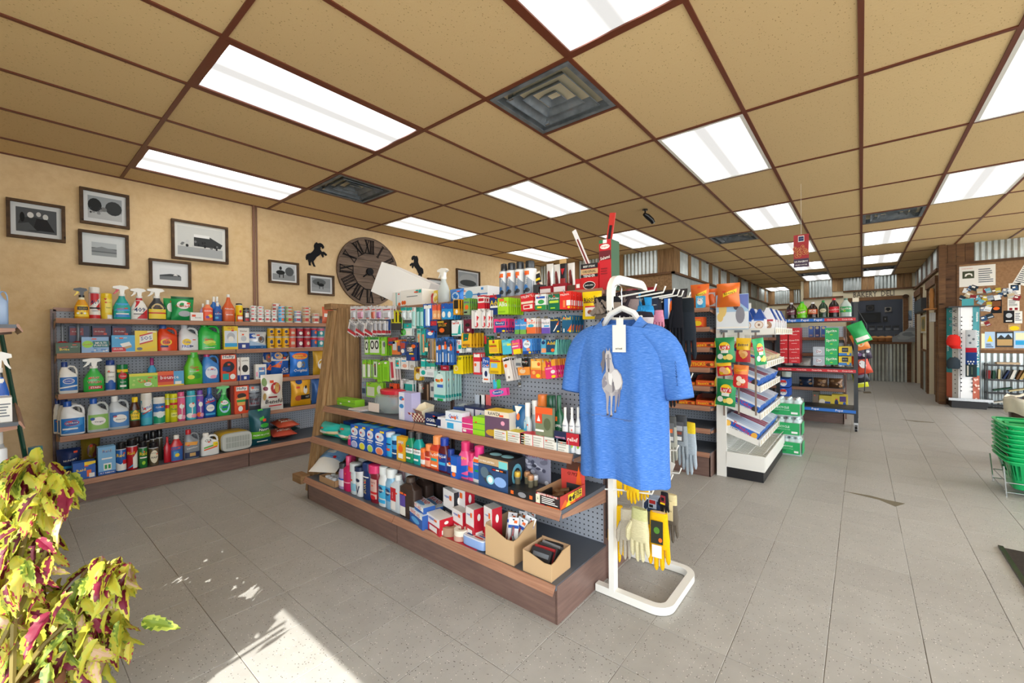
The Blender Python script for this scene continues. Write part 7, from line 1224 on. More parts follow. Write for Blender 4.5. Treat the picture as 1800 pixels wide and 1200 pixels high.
it(cs[0], 'bag', 1150, 1205, 508, 'black_snack_bag', 'black bag on top of the candy shelving beside the red bag', BG, c='26242a', ins=.08)
def tray(sh, x0, x1, yt, ttl, label, col='e4602a', two=False):
    yb_ = pix((sh.p, sh.on((x0+x1)/2, yt).y, sh.z))[1]; a, b_ = sh.on(x0, yt, .03), sh.on(x1, yt, .03); w = abs(a.y-b_.y); H = max(.05, a.z-sh.z); dd = .2; f = H*.55
    m = M(); m.box(-w/2, w/2, -dd/2, -dd/2+.002, 0, f, col).prism([(-dd/2, 0), (dd/2, 0), (dd/2, H), (-dd/2+.06, H), (-dd/2, f)], w/2-.002, w/2, 'x', 'f0c820').prism([(-dd/2, 0), (dd/2, 0), (dd/2, H), (-dd/2+.06, H), (-dd/2, f)], -w/2, -w/2+.002, 'x', '8a2c18').box(-w/2, w/2, dd/2-.002, dd/2, 0, H, '6a3420').box(-w/2, w/2, -dd/2, dd/2, 0, .002, col)
    pr = art(M(), 't .4 .5 .55 y %s~4;e .8 .45 .1 .25 7a3c1c;e .9 .5 .06 .2 e8b040;r 0 .0 1 .08 9c3418' % ttl, w, f, flat(w, f, -dd/2))
    o = put([(None, m, 'print'), ('front_print', pr, 'print')], 'candy_tray', label, BX_, (sh.p+.03+dd/2, (a.y+b_.y)/2, sh.z+.0005), (0, 0, RZ['C']), 'orange candy display boxes')
    n = max(2, int(w/.045))
    for i in range(n): obj('candy_bar', M().box(-w/2/n*.9, w/2/n*.9, -.075, .075, 0, f*.85, ['e8682c', 'd8541c'][i % 2]), 'foil', o, (-w/2+(i+.5)*w/n, 0, .004))
    return o
tray(cs[2], 1185, 1208, 598, "Reese's", 'orange candy box at left on third candy shelf, half hidden'); tray(cs[2], 1212, 1256, 594, "Reese's", 'wide orange candy box with yellow flap on third candy shelf')
tray(cs[3], 1183, 1207, 628, "Reese's", 'orange candy box with yellow end on fourth candy shelf, left'); tray(cs[3], 1207, 1256, 624, 'STICKS', 'wide orange and brown candy box on fourth candy shelf')
tray(cs[4], 1188, 1222, 666, "Reese's", 'low orange candy box on fifth candy shelf, left'); tray(cs[4], 1223, 1256, 660, "Reese's", 'orange candy box with notched front on fifth candy shelf', two=True)
tray(cs[5], 1180, 1222, 697, "Reese's", 'orange and blue candy box on sixth candy shelf, left'); tray(cs[5], 1223, 1256, 695, "Reese's", 'orange box of wrapped candies on sixth candy shelf, right')
# more boxes hidden from view behind the shirt but seen past it
for i, j in ((2, 1.5), (3, 1.45), (4, 1.55), (5, 1.5)):
    q = cs[i]; o = put(k_box(.24, .2, .06, 'd8582a', a='t .5 .5 .6 y Reese\'s'), 'candy_tray', 'orange candy box behind the shirt on the %s candy shelf' % ['third', 'fourth', 'fifth', 'sixth'][i-2], BX_, (q.p+.13, j, q.z+.0005), (0, 0, RZ['C']), 'orange candy display boxes')
# ================================================================ SNACK RACK GOODS
YS = .635
def on_slope(zb, zf, d, t): return zb+(zf-zb)*t
ang = {}
for r_, (zb, zf, d) in enumerate(racks):
    ang[r_] = math.atan2(zb-zf, -d)
def slope_box(r_, xa, w, cols, ttl, label, n=1, h=.085, t0=.05):
    zb, zf, d = racks[r_]; L_ = abs(d)*.9; y = RYb+d*.5; z = (zb+zf)/2+.004
    m = M().box(0, w, -L_/2, L_/2, 0, h, [cols[0], cols[1], cols[2], cols[2], cols[3], cols[3]])
    sp = art(M(), 'r 0 0 1 .35 e8ecf0;r 0 .35 .5 .8 1c5ab8;r .5 .3 1 .8 2a6ac8;t .55 .6 .6 r %s~-12;t .5 .25 .5 S CREME FILLED;e .15 .5 .09 .3 e8b850;e .9 .45 .08 .3 %s' % (ttl, cols[4]), L_, h, lambda u, v, k: (-.0006-.0003*k, L_/2-u*L_, v*h))
    o = put([(None, m, 'print'), ('side_print', sp, 'print'), ('top_print', art(M(), ';'.join('r %.2f .04 %.2f .96 %s' % (.06+.3*q, .28+.3*q, cols[5]) for q in range(3)), w, L_, lambda u, v, k: (u*w, -L_/2+v*L_, h+.0006+.0003*k)), 'print')], 'cake_box', label, BX_, (xa, y, z), (math.atan2(zb-zf, abs(d)), 0, 0), 'snack cake boxes')
    return o
WB = ('e4e8ee', 'c0cadb', '2060b8', 'e4e8ee', '2a2426', 'd8dfe8')
for r_, ttl, names, cc in ((2, 'brownies', ['blue and white brownie cake box, nearest on second sloping shelf', 'cake box behind the nearest on second sloping shelf', 'third cake box on second sloping shelf', 'last cake box on second sloping shelf'], '2a2426'), (3, 'CupCakes', ['blue and white cupcake box, nearest on third sloping shelf', 'second cake box on third sloping shelf', 'third cake box on third sloping shelf', 'last cake box on third sloping shelf'], '2a2426'), (4, 'Twinkies', ['blue and white sponge cake box, nearest on lowest sloping shelf', 'second cake box on lowest sloping shelf', 'third cake box on lowest sloping shelf', 'last cake box on lowest sloping shelf'], 'e8b040')):
    for i in range(4): slope_box(r_, RX0+.03+i*.24, .22, ('e4e8ee', '9aa8c0' if i % 2 else 'b8c4dc', '2060b8', 'e4e8ee', cc, ['c8d4e4', 'a03a4c', 'b0bccf', 'd8dfe8'][i]), ttl, names[i])
for i in range(4): slope_box(1, RX0+.03+i*.24, .22, ('c8b88a', 'e8d8b0', 'd8c8a0', 'e8e0d0', 'c83050', ('9ab87a', 'd8a0a0', 'c8a878', 'b85050')[i]), 'Pies', 'buff snack pie box on top sloping shelf, %s' % ['nearest', 'second', 'third', 'last'][i], h=.05)
# white bags with blue gable tops on the flat top shelf
def gable(x0, x1, yt, ins, lab):
    a, b_ = onX(x0, yt, RX0+.05+ins), onX(x1, yt, RX0+.05+ins); w = min(.13, abs(a.y-b_.y)); z0 = 1.235; h = max(.12, a.z-z0)
    rg = [[(-w/2, -.04, 0), (w/2, -.04, 0), (w/2, .04, 0), (-w/2, .04, 0)], [(-w/2, -.04, h*.5), (w/2, -.04, h*.5), (w/2, .04, h*.5), (-w/2, .04, h*.5)], [(-w*.08, -.004, h), (w*.08, -.004, h), (w*.08, .004, h), (-w*.08, .004, h)]]
    m = M().loft(rg, ['e8eaee', '1c4a9c'])
    pr = art(M(), 'e .5 .45 .36 .38 c8a080;e .5 .45 .3 .3 e8dcd0;e .5 .45 .1 .12 8a6a58;r .1 .85 .9 1 3a6ac0', w, h*.5, flat(w, h*.5, -.04))
    put([(None, m, 'foil'), ('front_print', pr, 'print')], 'donut_bag', lab, BG, (RX0+.05+ins+.04, (a.y+b_.y)/2, z0), (0, 0, RZ['C']), 'white donut bags with blue peaks')
for i, (x0, x1, yt, ins) in enumerate(((1285, 1304, 545, .0), (1304, 1323, 546, .0), (1323, 1345, 543, .0))): gable(x0, x1, yt, ins, 'white donut bag with blue peaked top, %s in the front row' % ['left', 'middle', 'right'][i])
for j in range(6):
    for i in range(3):
        p = (RX0+.09+.15+.14*j, .84-.115*i, 1.23); put([(None, M().loft([[(-.05, -.04, 0), (.05, -.04, 0), (.05, .04, 0), (-.05, .04, 0)], [(-.05, -.04, .09), (.05, -.04, .09), (.05, .04, .09), (-.05, .04, .09)], [(-.01, -.003, .19), (.01, -.003, .19), (.01, .003, .19), (-.01, .003, .19)]], ['e8eaee', '1c4a9c' if (i+j) % 2 else 'e0e4ec']), 'foil'), ('front_print', art(M(), 'e .5 .45 .36 .4 b08468;e .5 .45 .12 .14 e8dcd0;r .05 .82 .95 1 b83040', .1, .09, flat(.1, .09, -.04)), 'print')], 'donut_bag', 'white peaked donut bag, %s file, %s from front' % (['left', 'middle', 'right'][i], ORD[j+1]), BG, p, (0, 0, RZ['C']), 'rear donut bags on the snack rack')
# clip strips with chip bags on the near side of the rack
CH = Shelf('C', 3.80, 0)
strips = []
for i, (xx, y0_, y1_) in enumerate(((1272, 583, 730), (1298, 583, 727), (1328, 583, 730))):
    a, b_ = onX(xx, y0_, 3.85), onX(xx, y1_, 3.85); s = put([(None, M().box(-.007, .007, 0, .0015, 0, a.z-b_.z, '8a7a70'), 'plastic'), ('hanger', M().box(-.03, .03, -.004, .002, a.z-b_.z-.005, a.z-b_.z+.012, 'S'), 'plastic')], 'clip_strip', 'brown clip strip hanging at the near side of the white rack, %s' % ['left', 'middle', 'right'][i], 'strip', (3.85, a.y, b_.z), (0, 0, RZ['C']), 'clip strips'); strips.append(s)
def chip(x0, x1, yt, yb, c, a, label, lean=0, yaw=0, band=None, X=3.80):
    A, B = onX(x0, yt, X), onX(x1, yt, X); w = abs(A.y-B.y); zb = onX((x0+x1)/2, yb, X).z
    put(k_bag(w, w*.3, A.z-zb, c, a, seed=int(x0), band=band), 'chip_bag', label, BG, (X, (A.y+B.y)/2, zb), (0, lean, RZ['C']+yaw))
LY = 'e .5 .62 .3 .2 f0c818;r .2 .52 .8 .68 c8202c;t .5 .6 .55 w Lay\'s~6;r .3 .38 .7 .5 e8e8e0;e .25 .25 .16 .11 e8ece8;e .72 .22 .18 .12 f0d878;e .5 .2 .1 .08 e8d060'
FR = 't .5 .72 .7 B Fritos~5;r 0 0 1 .5 c02028;e .4 .4 .2 .12 e8a860;e .65 .35 .2 .12 e8b878;e .5 .28 .2 .1 d89850'
chip(1259, 1293, 593, 637, '1c8a50', LY, 'green chip bag at top of the left clip strip', -.05)
chip(1293, 1319, 594, 636, 'f0c020', FR, 'yellow and red corn chip bag at top of the middle clip strip', .03)
chip(1327, 1350, 594, 641, '1c9a5a', LY, 'green chip bag turned sideways on the right clip strip', -.15, .7)
chip(1262, 1288, 637, 660, 'f0c020', 'r 0 0 1 .75 c82028;e .4 .5 .25 .2 e8a890;e .6 .3 .2 .2 e8b878', 'red and yellow chip bag, second on the left clip strip', -.12)
chip(1288, 1314, 641, 681, 'e07828', 't .5 .78 .75 y Cheetos~8;r 0 0 1 .6 d02828;e .4 .4 .2 .12 f0d8c0;e .65 .3 .2 .1 f0e0d0;e .4 .18 .16 .1 f0c8a0', 'orange and red popcorn bag on the middle clip strip', .05, .1)
chip(1257, 1292, 665, 713, '1c8a50', LY, 'green chip bag lowest on the left clip strip', .08)
# ---- shrink-wrapped water cases beside the rack
WX, WY = 5.02, .50
for i, (px0, px1, z0, z1) in enumerate(((1348, 1385, 0, .19), (1348, 1404, .195, .375), (1345, 1407, .38, .575))):
    xo = (0, -.03, -.0)[i]; w = (.20, .27, .29)[i]; t = empty('water_case', (4.97+xo, .455+w/2-(.02, .01, 0)[i]*0, z0)); tag(t, 'green labelled shrink-wrapped water bottle case, %s of the stack of three' % ['bottom', 'middle', 'top'][i], 'water case', 'water cases beside the white rack')
    for r_ in range(3):
        for c_ in range(4):
            obj('bottle', M().loft([ring(.062*f, .062*f, z, 2, 10) for z, f in ((0, .9), (.01, 1), (.13, 1), (.155, .7), (.17, .4), (.178, .4))], ['b8d8d8', '1f9a50', 'c8e0e0', 'c8e0e0', 'e8f0f0']), 'plastic', t, (.035+.064*r_, -w/2+.034+c_*.064*(w/.262), .001))
    obj('film_wrap', M().loft([ring(.23, w+.01, z, 8, 24, .1, 0) for z in (0, .13, .165)], '1fae60', True), 'film', t)
    obj('printed_band', M().box(-.018, -.0165, -w/2+.012, w/2-.012, .015, .13, '18a058').box(-.01, .2, -w/2-.008, -w/2-.0065, .015, .13, '1aa862'), 'print', t)
    obj('printed_text', art(M(), 't .45 .66 .45 e8f4ec RECYCLE;t .45 .42 .5 c8e8d4 LIVE BETTER FOR THE PLANET;r .74 .1 .95 .28 e8e8e4;r 0 .15 .35 .3 12804a', w-.03, .11, lambda u, v, k: (-.0185-.0004*k, w/2-.015-u*(w-.03), .018+v*.11)), 'print', t)
# ================================================================ DRINKS CART
c_top, c_mid, c_low = Shelf('C', 6.62, 1.40), Shelf('C', 6.62, .765), Shelf('C', 6.62, .27)
def soda(x0, x1, yt, liq, cap, band, a, label):
    A, B = c_top.on(x0, yt, .06), c_top.on(x1, yt, .06); w = abs(A.y-B.y); h = A.z-1.4
    m = M().loft([ring(w*f, w*f, z*h, 2, 16) for z, f in ((0, .75), (.04, 1), (.2, .96), (.24, 1), (.56, 1), (.7, .85), (.84, .42), (.92, .3))], liq)
    cp = M().loft([ring(w*.34*f, w*.34*f, z*h, 2, 12) for z, f in ((.9, 1), (.985, 1), (1, .9))], cap)
    lb = M().loft([ring(w*1.012, w*1.012, z*h, 2, 16) for z in (.26, .56)], band, False)
    pr = art(M(), a, w*.95, .3*h, curved([(0, w*1.03, w*1.03), (h, w*1.03, w*1.03)], 2, .26*h, .56*h), 1)
    put([(None, m, 'plastic'), ('cap', cp, 'plastic'), ('wrap_label', lb, 'print'), ('printed_label', pr, 'print')], 'soda_bottle', label, BT, (6.62+.06+w/2, (A.y+B.y)/2, 1.4), (0, 0, RZ['C']), 'large soda bottles on the cart')
soda(1381, 1399, 532, '241414', 'c8ccd4', '5a1c34', 't .5 .6 .8 w Dr Pepper~12', 'dark soda bottle with maroon label, leftmost on the cart')
soda(1399, 1419, 530, '6cc818', '2a9a3c', '8ad820', 'p r .1,.3 .9,.6 .9,.4 .1,.15;t .5 .65 .8 G Mtn Dew~14;t .5 .38 .7 w Dew~14', 'bright green soda bottle on the cart')
soda(1419, 1437, 531, '24140f', 'd8d8dc', 'c8582c', 't .5 .68 .7 w MUG;t .5 .35 .8 j Root Beer', 'dark soda bottle with orange label and white cap')
soda(1438, 1455, 528, '1c3a28', '1c8a3c', '2a3c2c', 'e .5 .55 .35 .38 c8c0a0;t .5 .55 .5 G GINGER', 'dark green soda bottle on the cart')
soda(1456, 1475, 524, '1c0f0f', 'd02030', 'd02030', 't .5 .5 1 w Coca-Cola~6', 'cola bottle with red label and red cap on the cart')
soda(1476, 1497, 524, 'c0d0cc', '6a8a7c', '2aa860', 't .5 .6 .9 w Sprite~5;e .4 .25 .12 .14 l', 'clear soda bottle with green label, rightmost on the cart')
def pack(x0, x1, yt, yb, c, a, label, sh=c_mid, grp=None, d=.3):
    A, B = sh.on(x0, yt, .03), sh.on(x1, yt, .03); w = abs(A.y-B.y); z0 = max(sh.z+.001, sh.on((x0+x1)/2, yb, .03).z); h = A.z-z0-.001
    put(k_box(w-.003, d, h, c, a), 'soda_carton', label, BX_, (sh.p+.03+d/2, (A.y+B.y)/2, z0), (0, 0, RZ['C']), grp)
nm_ = ['top', 'second', 'third', 'bottom']
for i in range(4):
    yt, yb = 576+i*15.5, 576+(i+1)*15.5
    for j, (x0, x1) in enumerate(((1365, 1385), (1386, 1406))): pack(x0, x1, yt, yb, 'd0202c', 't .5 .6 .9 w Coca-Cola~4;r .25 .2 .75 .26 f0b0b0', 'red cola carton, %s of the %s stack on the cart' % (nm_[i], ['left', 'right'][j]), grp='red cola cartons')
for i in range(4): pack(1450, 1473, 576+i*16.2, 576+(i+1)*16.2, '1fae60', 't .5 .62 .85 w Sprite~5;e .5 .25 .12 .06 l', 'green soda carton, %s of the stack on the cart' % nm_[i], grp='green soda cartons')
for i in range(2): pack(1429, 1450, 609+i*16, 609+(i+1)*16+1, 'b0b8c4', 'e .5 .5 .25 .25 d8dce4;t .5 .5 .4 R Dr', 'silver-grey soda carton, %s of two on the cart' % ['upper', 'lower'][i], grp='grey soda cartons')
for i in range(2): pack(1474, 1497, 609+i*17, 609+(i+1)*17-1, 'e8c818', 'r .25 .4 .75 .9 26262a;t .5 .65 .35 j MINUTE MAID;r 0 0 1 .3 2a7ac8;e .75 .2 .12 .12 y', 'yellow lemonade carton with black badge, %s of two' % ['upper', 'lower'][i], grp='yellow lemonade cartons')
for i, xx in enumerate((1421, 1432, 1443)): pack(xx, xx+9, 573, 596, '4a70c0' if i != 1 else '26408c', 'e .5 .85 .35 .12 c8b890;r .2 .1 .8 .25 c0a0a0', 'tall blue carton on the shelf behind the cart, %s' % ['left', 'middle', 'right'][i], sh=Shelf('C', 7.12, 1.15), d=.1)
for i in range(2): pack(1367, 1387, 665+i*16, 665+(i+1)*16-1, '1f55b8', 'e .5 .5 .32 .4 e8ecf0;p d03030 .2,.55 .8,.55 .7,.85 .3,.85;t .5 .48 .5 B PEPSI', 'blue cola carton beneath the cart, %s of two' % ['upper', 'lower'][i], sh=c_low, grp='blue cola cartons')
p = c_low.on(1382, 640, .1)
put([(None, M().loft([ring(.12*f, .12*f, z, 2, 14) for z, f in ((0, .9), (.1, 1), (.13, .9))], 'b8c4bc'), 'plastic')], 'plastic_tub', 'translucent tub on top of the blue cartons', 'tub', (6.75, p.y, c_low.on(1377, 662, .1).z), group=None)
# bread and snacks on the shelving behind
bs1, bs2, bs3 = Shelf('C', 7.11, .70), Shelf('C', 7.11, .46), Shelf('C', 7.11, .2)
for i, (x0, x1, c) in enumerate(((1404, 1428, '26344c'), (1429, 1455, '6a4a34'), (1456, 1481, '7a5638'))):
    A, B = bs2.on(x0, 664, .03), bs2.on(x1, 664, .03); put(k_bag(abs(A.y-B.y), .13, .13, c, blobs(6, .2, .8, ['a07850', '4a3424', 'c09870'], .15, .15), seed=i), 'bread_loaf', 'bagged %s loaf lying behind the cart' % ['dark', 'brown', 'brown seeded'][i], 'bread', (7.2, (A.y+B.y)/2, .465), (0, 0, RZ['C']), 'bagged loaves')
for i, (x0, x1, yt, c, a) in enumerate(((1428, 1440, 688, '5a5a48', 'r .1 .2 .9 .8 7a6a5a'), (1438, 1462, 695, 'd8c040', 'e .3 .4 .25 .3 e8e0d0;r .5 .2 .9 .5 2a4a9c'), (1462, 1490, 694, 'e0c838', 'e .3 .4 .12 .25 B;r .5 .5 .9 .9 5a3a7c;e .8 .3 .1 .2 b'))):
    it(bs3, 'box', x0, x1, yt, 'snack_box', ['dark olive snack box low behind the cart', 'yellow snack box low behind the cart', 'yellow snack box with purple patch low behind the cart'][i], BX_, c=c, a=a, d=.15)
for i, (y0_, c) in enumerate(((.45, 'c83040'), (.62, 'e4e0d8'), (.25, '7a6a4a'), (.8, '2a3a5c'))): put(k_bag(.15, .08, .16, c, 'r .2 .3 .8 .6 w', seed=i), 'snack_bag', ['red', 'white', 'olive', 'navy'][i]+' bag on the shelving behind the cart', BG, (7.2, y0_, .705), (0, 0, RZ['C']), None)
# chip bags clipped to the right side of the cart
for i, (px, py, w, h, c, a, lb, ln_) in enumerate(((1520, 583, .16, .25, '2aa85a', 'r .1 .1 .9 .3 w', 'green chip bag at top of the cart side', -.7), (1517, 600, .15, .2, 'e8843c', 'e .5 .5 .3 .3 f0c8a0', 'orange chip bag on the cart side', -.5), (1518, 615, .17, .22, '33263c', blobs(8, .1, .9, ['8a6a9c', 'e8e8e8', 'c8c8d0'], .12, .1), 'dark purple chip bag on the cart side', -.3), (1520, 640, .17, .24, 'c8482c', 'r 0 0 .5 .6 8a2030;e .6 .5 .2 .2 e8e8e8', 'orange and red chip bag on the cart side', -.5), (1516, 658, .15, .2, '26242c', 'e .5 .5 .3 .2 5a5a6c', 'black chip bag on the cart side', -.4), (1515, 665, .14, .22, 'd8dc30', 'r .2 .2 .8 .4 e8f080', 'yellow-green chip bag lowest on the cart side', -.35))):
    p = onX(px, py, 6.58+.05*i); put(k_bag(w, .05, h, c, a, seed=i+20), 'chip_bag', lb, BG, (p.x, p.y, p.z-h/2), (0, ln_*.6, RZ['C']))
obj('clip_rail', M().tube([(0, 0, .5), (0, -.07, .5), (0, -.09, 1.3), (0, 0, 1.5)], .006, 'z', 6), 'black_metal', ct, (.02, -.01, 0))
# ================================================================ GLOVE RACK AND SHIRT
gr = empty('accessory_rack', (1.97, .88, 0)); tag(gr, 'white tubular floor rack with wire arms holding gloves', 'rack')
def rbar(pts, w, h, name, par, mat='white_enamel'):
    m = M(); prev = None; P4 = [Vector(p) for p in pts]; rings = []
    for i, p in enumerate(P4):
        t = (P4[min(i+1, len(P4)-1)]-P4[max(i-1, 0)]).normalized(); up = Vector((0, 0, 1)) if abs(t.z) < .8 else Vector((0, 1, 0)); a = t.cross(up).normalized(); b = a.cross(t).normalized()
        if abs(t.z) >= .8 and False: pass
        rings.append([p+a*w/2*sa+b*h/2*sb for sa, sb in ((1, 1), (-1, 1), (-1, -1), (1, -1))])
    return obj(name, m.loft(rings, 'w'), mat, par)
def arc(cx, cy, r, a0, a1, n=6): return [(cx+r*math.cos(a0+(a1-a0)*i/n), cy+r*math.sin(a0+(a1-a0)*i/n)) for i in range(n+1)]
pb = [(-.195, .083)]+arc(-.195+.06, -.24+.06, .06, math.pi, 1.5*math.pi)+arc(.195-.06, -.24+.06, .06, 1.5*math.pi, 2*math.pi)+[(.195, .083)]
rbar([(x, y, .02) for x, y in pb], .034, .034, 'base_tube', gr)
top_z = 1.455
ph = [(-.195, 0, .03), (-.195, 0, .7), (-.195, 0, top_z-.07)]+[(-.195+.07-.07*math.cos(t*math.pi/10), 0, top_z-.07+.07*math.sin(t*math.pi/10)) for t in range(1, 6)]+[(.195-.07+.07*math.sin(t*math.pi/10), 0, top_z-.07+.07*math.cos(t*math.pi/10)) for t in range(0, 5)]+[(.195, 0, top_z-.07), (.195, 0, .7), (.195, 0, .03)]
rings = []; m = M()
for i, p in enumerate(ph):
    p = Vector(p); t = (Vector(ph[min(i+1, len(ph)-1)])-Vector(ph[max(i-1, 0)])).normalized(); a = Vector((0, 1, 0)); b = t.cross(a).normalized(); rings.append([p+a*.0125+b*.02, p-a*.0125+b*.02, p-a*.0125-b*.02, p+a*.0125-b*.02])
obj('upright_tube', m.loft(rings, 'w'), 'white_enamel', gr)
hooks = []
for z, xs_ in ((1.37, (-.17, -.06, .06, .13, .19, .30)), (.50, (-.21, -.12, .02, .14)), (.62, (-.1, .1)), (.95, (.1, .2, .33))):
    obj('cross_bar', M().tube([(-.2, 0, z), (max(.2, max(xs_)), 0, z)], .005, 'w', 6), 'white_enamel', gr)
    for x in xs_:
        obj('wire_arm', M().tube([(x, .03, z-.01), (x, -.02, z), (x, -.19, z+.018), (x, -.20, z+.045)], .004, 'w', 6), 'white_enamel', gr); hooks.append((x, z))
def glove(w, h, c, cuff=None, name='glove', label='', pos=(0, 0, 0), rz=0, tagc=None, group=None, mat='cloth', mitt=False, inner=None):
    m = M(); d = w*.42; cc = cuff or c
    rg = [ring(w*f, d*g, -z*h, 2.6, 14) for z, f, g in ((0, .78, .75), (.04, .82, .8), (.2, .84, .9), (.3, .9, 1), (.45, 1, 1), (.56, .98, .9), (.6, .9, .7))]; m.loft(rg, [cc, cc, c, c, c, c], True)
    lens = (.92, 1.0, .98, .86)
    for i in range(4):
        x = (i-1.5)*w*.245; e = lens[i]; m.tube([(x, 0, -h*.5), (x*1.08, 0, -h*.7), (x*1.12, .004, -h*(e-.06)), (x*1.12, .006, -h*e)], [w*.12, w*.125, w*.11, w*.05], c, 8)
    m.tube([(-w*.36, -d*.1, -h*.26), (-w*.56, -d*.25, -h*.42), (-w*.6, -d*.2, -h*.58), (-w*.58, -d*.15, -h*.64)], [w*.13, w*.14, w*.12, w*.06], c, 8)
    parts = [(None, m, mat)]
    if inner: parts.append(('lining', M().loft([ring(w*.62, d*.55, -z, 2.4, 12) for z in (-.001, .001)], inner), 'cloth'))
    if tagc: parts.append(('hang_tag', M().box(-w*.3, w*.25, -d*.6-.003, -d*.6, -h*.5, -h*.12, tagc[0]), 'card')); parts.append(('tag_print', art(M(), tagc[1], w*.55, h*.38, lambda u, v, k: (-w*.3+u*w*.55, -d*.6-.0035-.0003*k, -h*.5+v*h*.38)), 'card'))
    return put(parts, name, label, 'gloves', pos, (0, 0, RZ['C']+rz), group)
def at(px, py, X): p = onX(px, py, X); return (p.x, p.y, p.z)
GL = [ # px, py(top), py(bottom), X, width, colour, cuff, label, tag, rz, inner
 (1085, 888, 990, 1.80, .075, 'e8b818', None, 'yellow leather glove pair hanging at left of the lower rack arm', None, .5, None),
 (1102, 894, 984, 1.74, .08, 'b8b0a0', 'c8c0ac', 'grey-beige work glove behind the cream one', None, .4, None),
 (1124, 893, 988, 1.66, .10, 'd8d0a8', 'c8c890', 'cream leather work glove in front', None, -.1, None),
 (1143, 900, 975, 1.80, .07, '6a6a5c', None, 'olive grey glove between cream and yellow gloves', None, .3, None),
 (1158, 900, 1003, 1.70, .105, 'f0b814', 'f0b814', 'bright yellow glove with black tag, right front of the rack', ('2a2c24', 'e .5 .6 .25 .15 4a7a2a;r .1 -.6 .9 -.05 e8e0d8;e .8 .2 .15 .1 o'), .1, 'e8c8a0'),
 (1178, 868, 955, 1.86, .085, '6a6258', 'd8c898', 'brown ragg knit glove with cream cuff band', ('d8c898', 't .5 .5 .8 k KINCO'), 0, None),
 (1084, 830, 875, 1.80, .06, 'e8b818', None, 'yellow glove fingertips showing under the shirt hem, left', None, .2, None),
 (1112, 828, 886, 1.74, .07, 'f0c020', None, 'yellow glove showing under the shirt hem, middle', None, -.1, None),
 (1130, 838, 880, 1.82, .06, 'e8b818', None, 'yellow glove showing under the shirt hem, right', None, .3, None),
 (1150, 870, 912, 1.9, .08, '3a4a6c', 'a8b4c8', 'blue grey carded glove behind the lower arms', ('b8c8dc', 'r .1 .5 .9 .9 b03030;r .1 .1 .6 .4 k'), 0, None),
 (1168, 865, 905, 1.84, .05, '26242a', None, 'black carded glove with red and yellow card', ('8a3038', 'r .0 0 1 .2 y;r .2 .4 .8 .8 k'), -.2, None)]
for px, py, pb_, X, w, c, cf, lb, tg, rz, inn in GL:
    a = onX(px, py, X); h = a.z-onX(px, pb_, X).z; glove(w*.82, h, c, cf, 'glove', lb, (X, a.y, a.z), rz, tg, None, 'cloth', inner=inn)
# upper arms: winter gloves, gaiters
def gaiter(px, py, X, w, h, c, c2, label, a=''):
    w *= 1.2; h *= 1.15; p = onX(px, py, X); m = M(); m.loft([ring(w*f, w*g, -z*h, 2, 16, 0, 0) for z, f, g in ((0, .55, .35), (.05, .9, .5), (.3, 1, .5), (.6, .95, .45), (1, .9, .3))], [c, c, c2, c2], True)
    for i in range(10): m.tube([(rnd.uniform(-w*.4, w*.4), -w*.2, -h*.1), (rnd.uniform(-w*.45, w*.45), -w*.25, -h*.8)], [.006, .012], rnd.choice([c, c2]), 5)
    o = put([(None, m, 'cloth')], 'neck_warmer', label, 'scarf', (p.x, p.y, p.z), (0, 0, RZ['C']))
    if a: obj('card_band', art(M(), a, w*.7, h*.4, flat(w*.7, h*.4, -w*.26, -h*.75)), 'card', o)
gaiter(1066, 521, 1.80, .12, .09, '1a1a1e', '8a7c70', 'black and camouflage neck warmer, leftmost over the shirt'); gaiter(1100, 512, 1.92, .11, .12, '3a3238', '8a7a78', 'mottled brown neck warmer behind the hanger')
gaiter(1112, 548, 1.80, .16, .08, '28262e', 'c8c0c4', 'dark purple and white patterned beanie behind the hanger')
gaiter(1116, 511, 2.0, .14, .11, '1a1c20', '2a8ac8', 'black and bright blue neck warmer on the upper arm', 'r 0 0 1 1 8aa0ac;e .4 .5 .2 .3 w'); gaiter(1130, 537, 1.94, .09, .07, '2a8ac8', '3aa0dc', 'bright blue knit end below the black neck warmer')
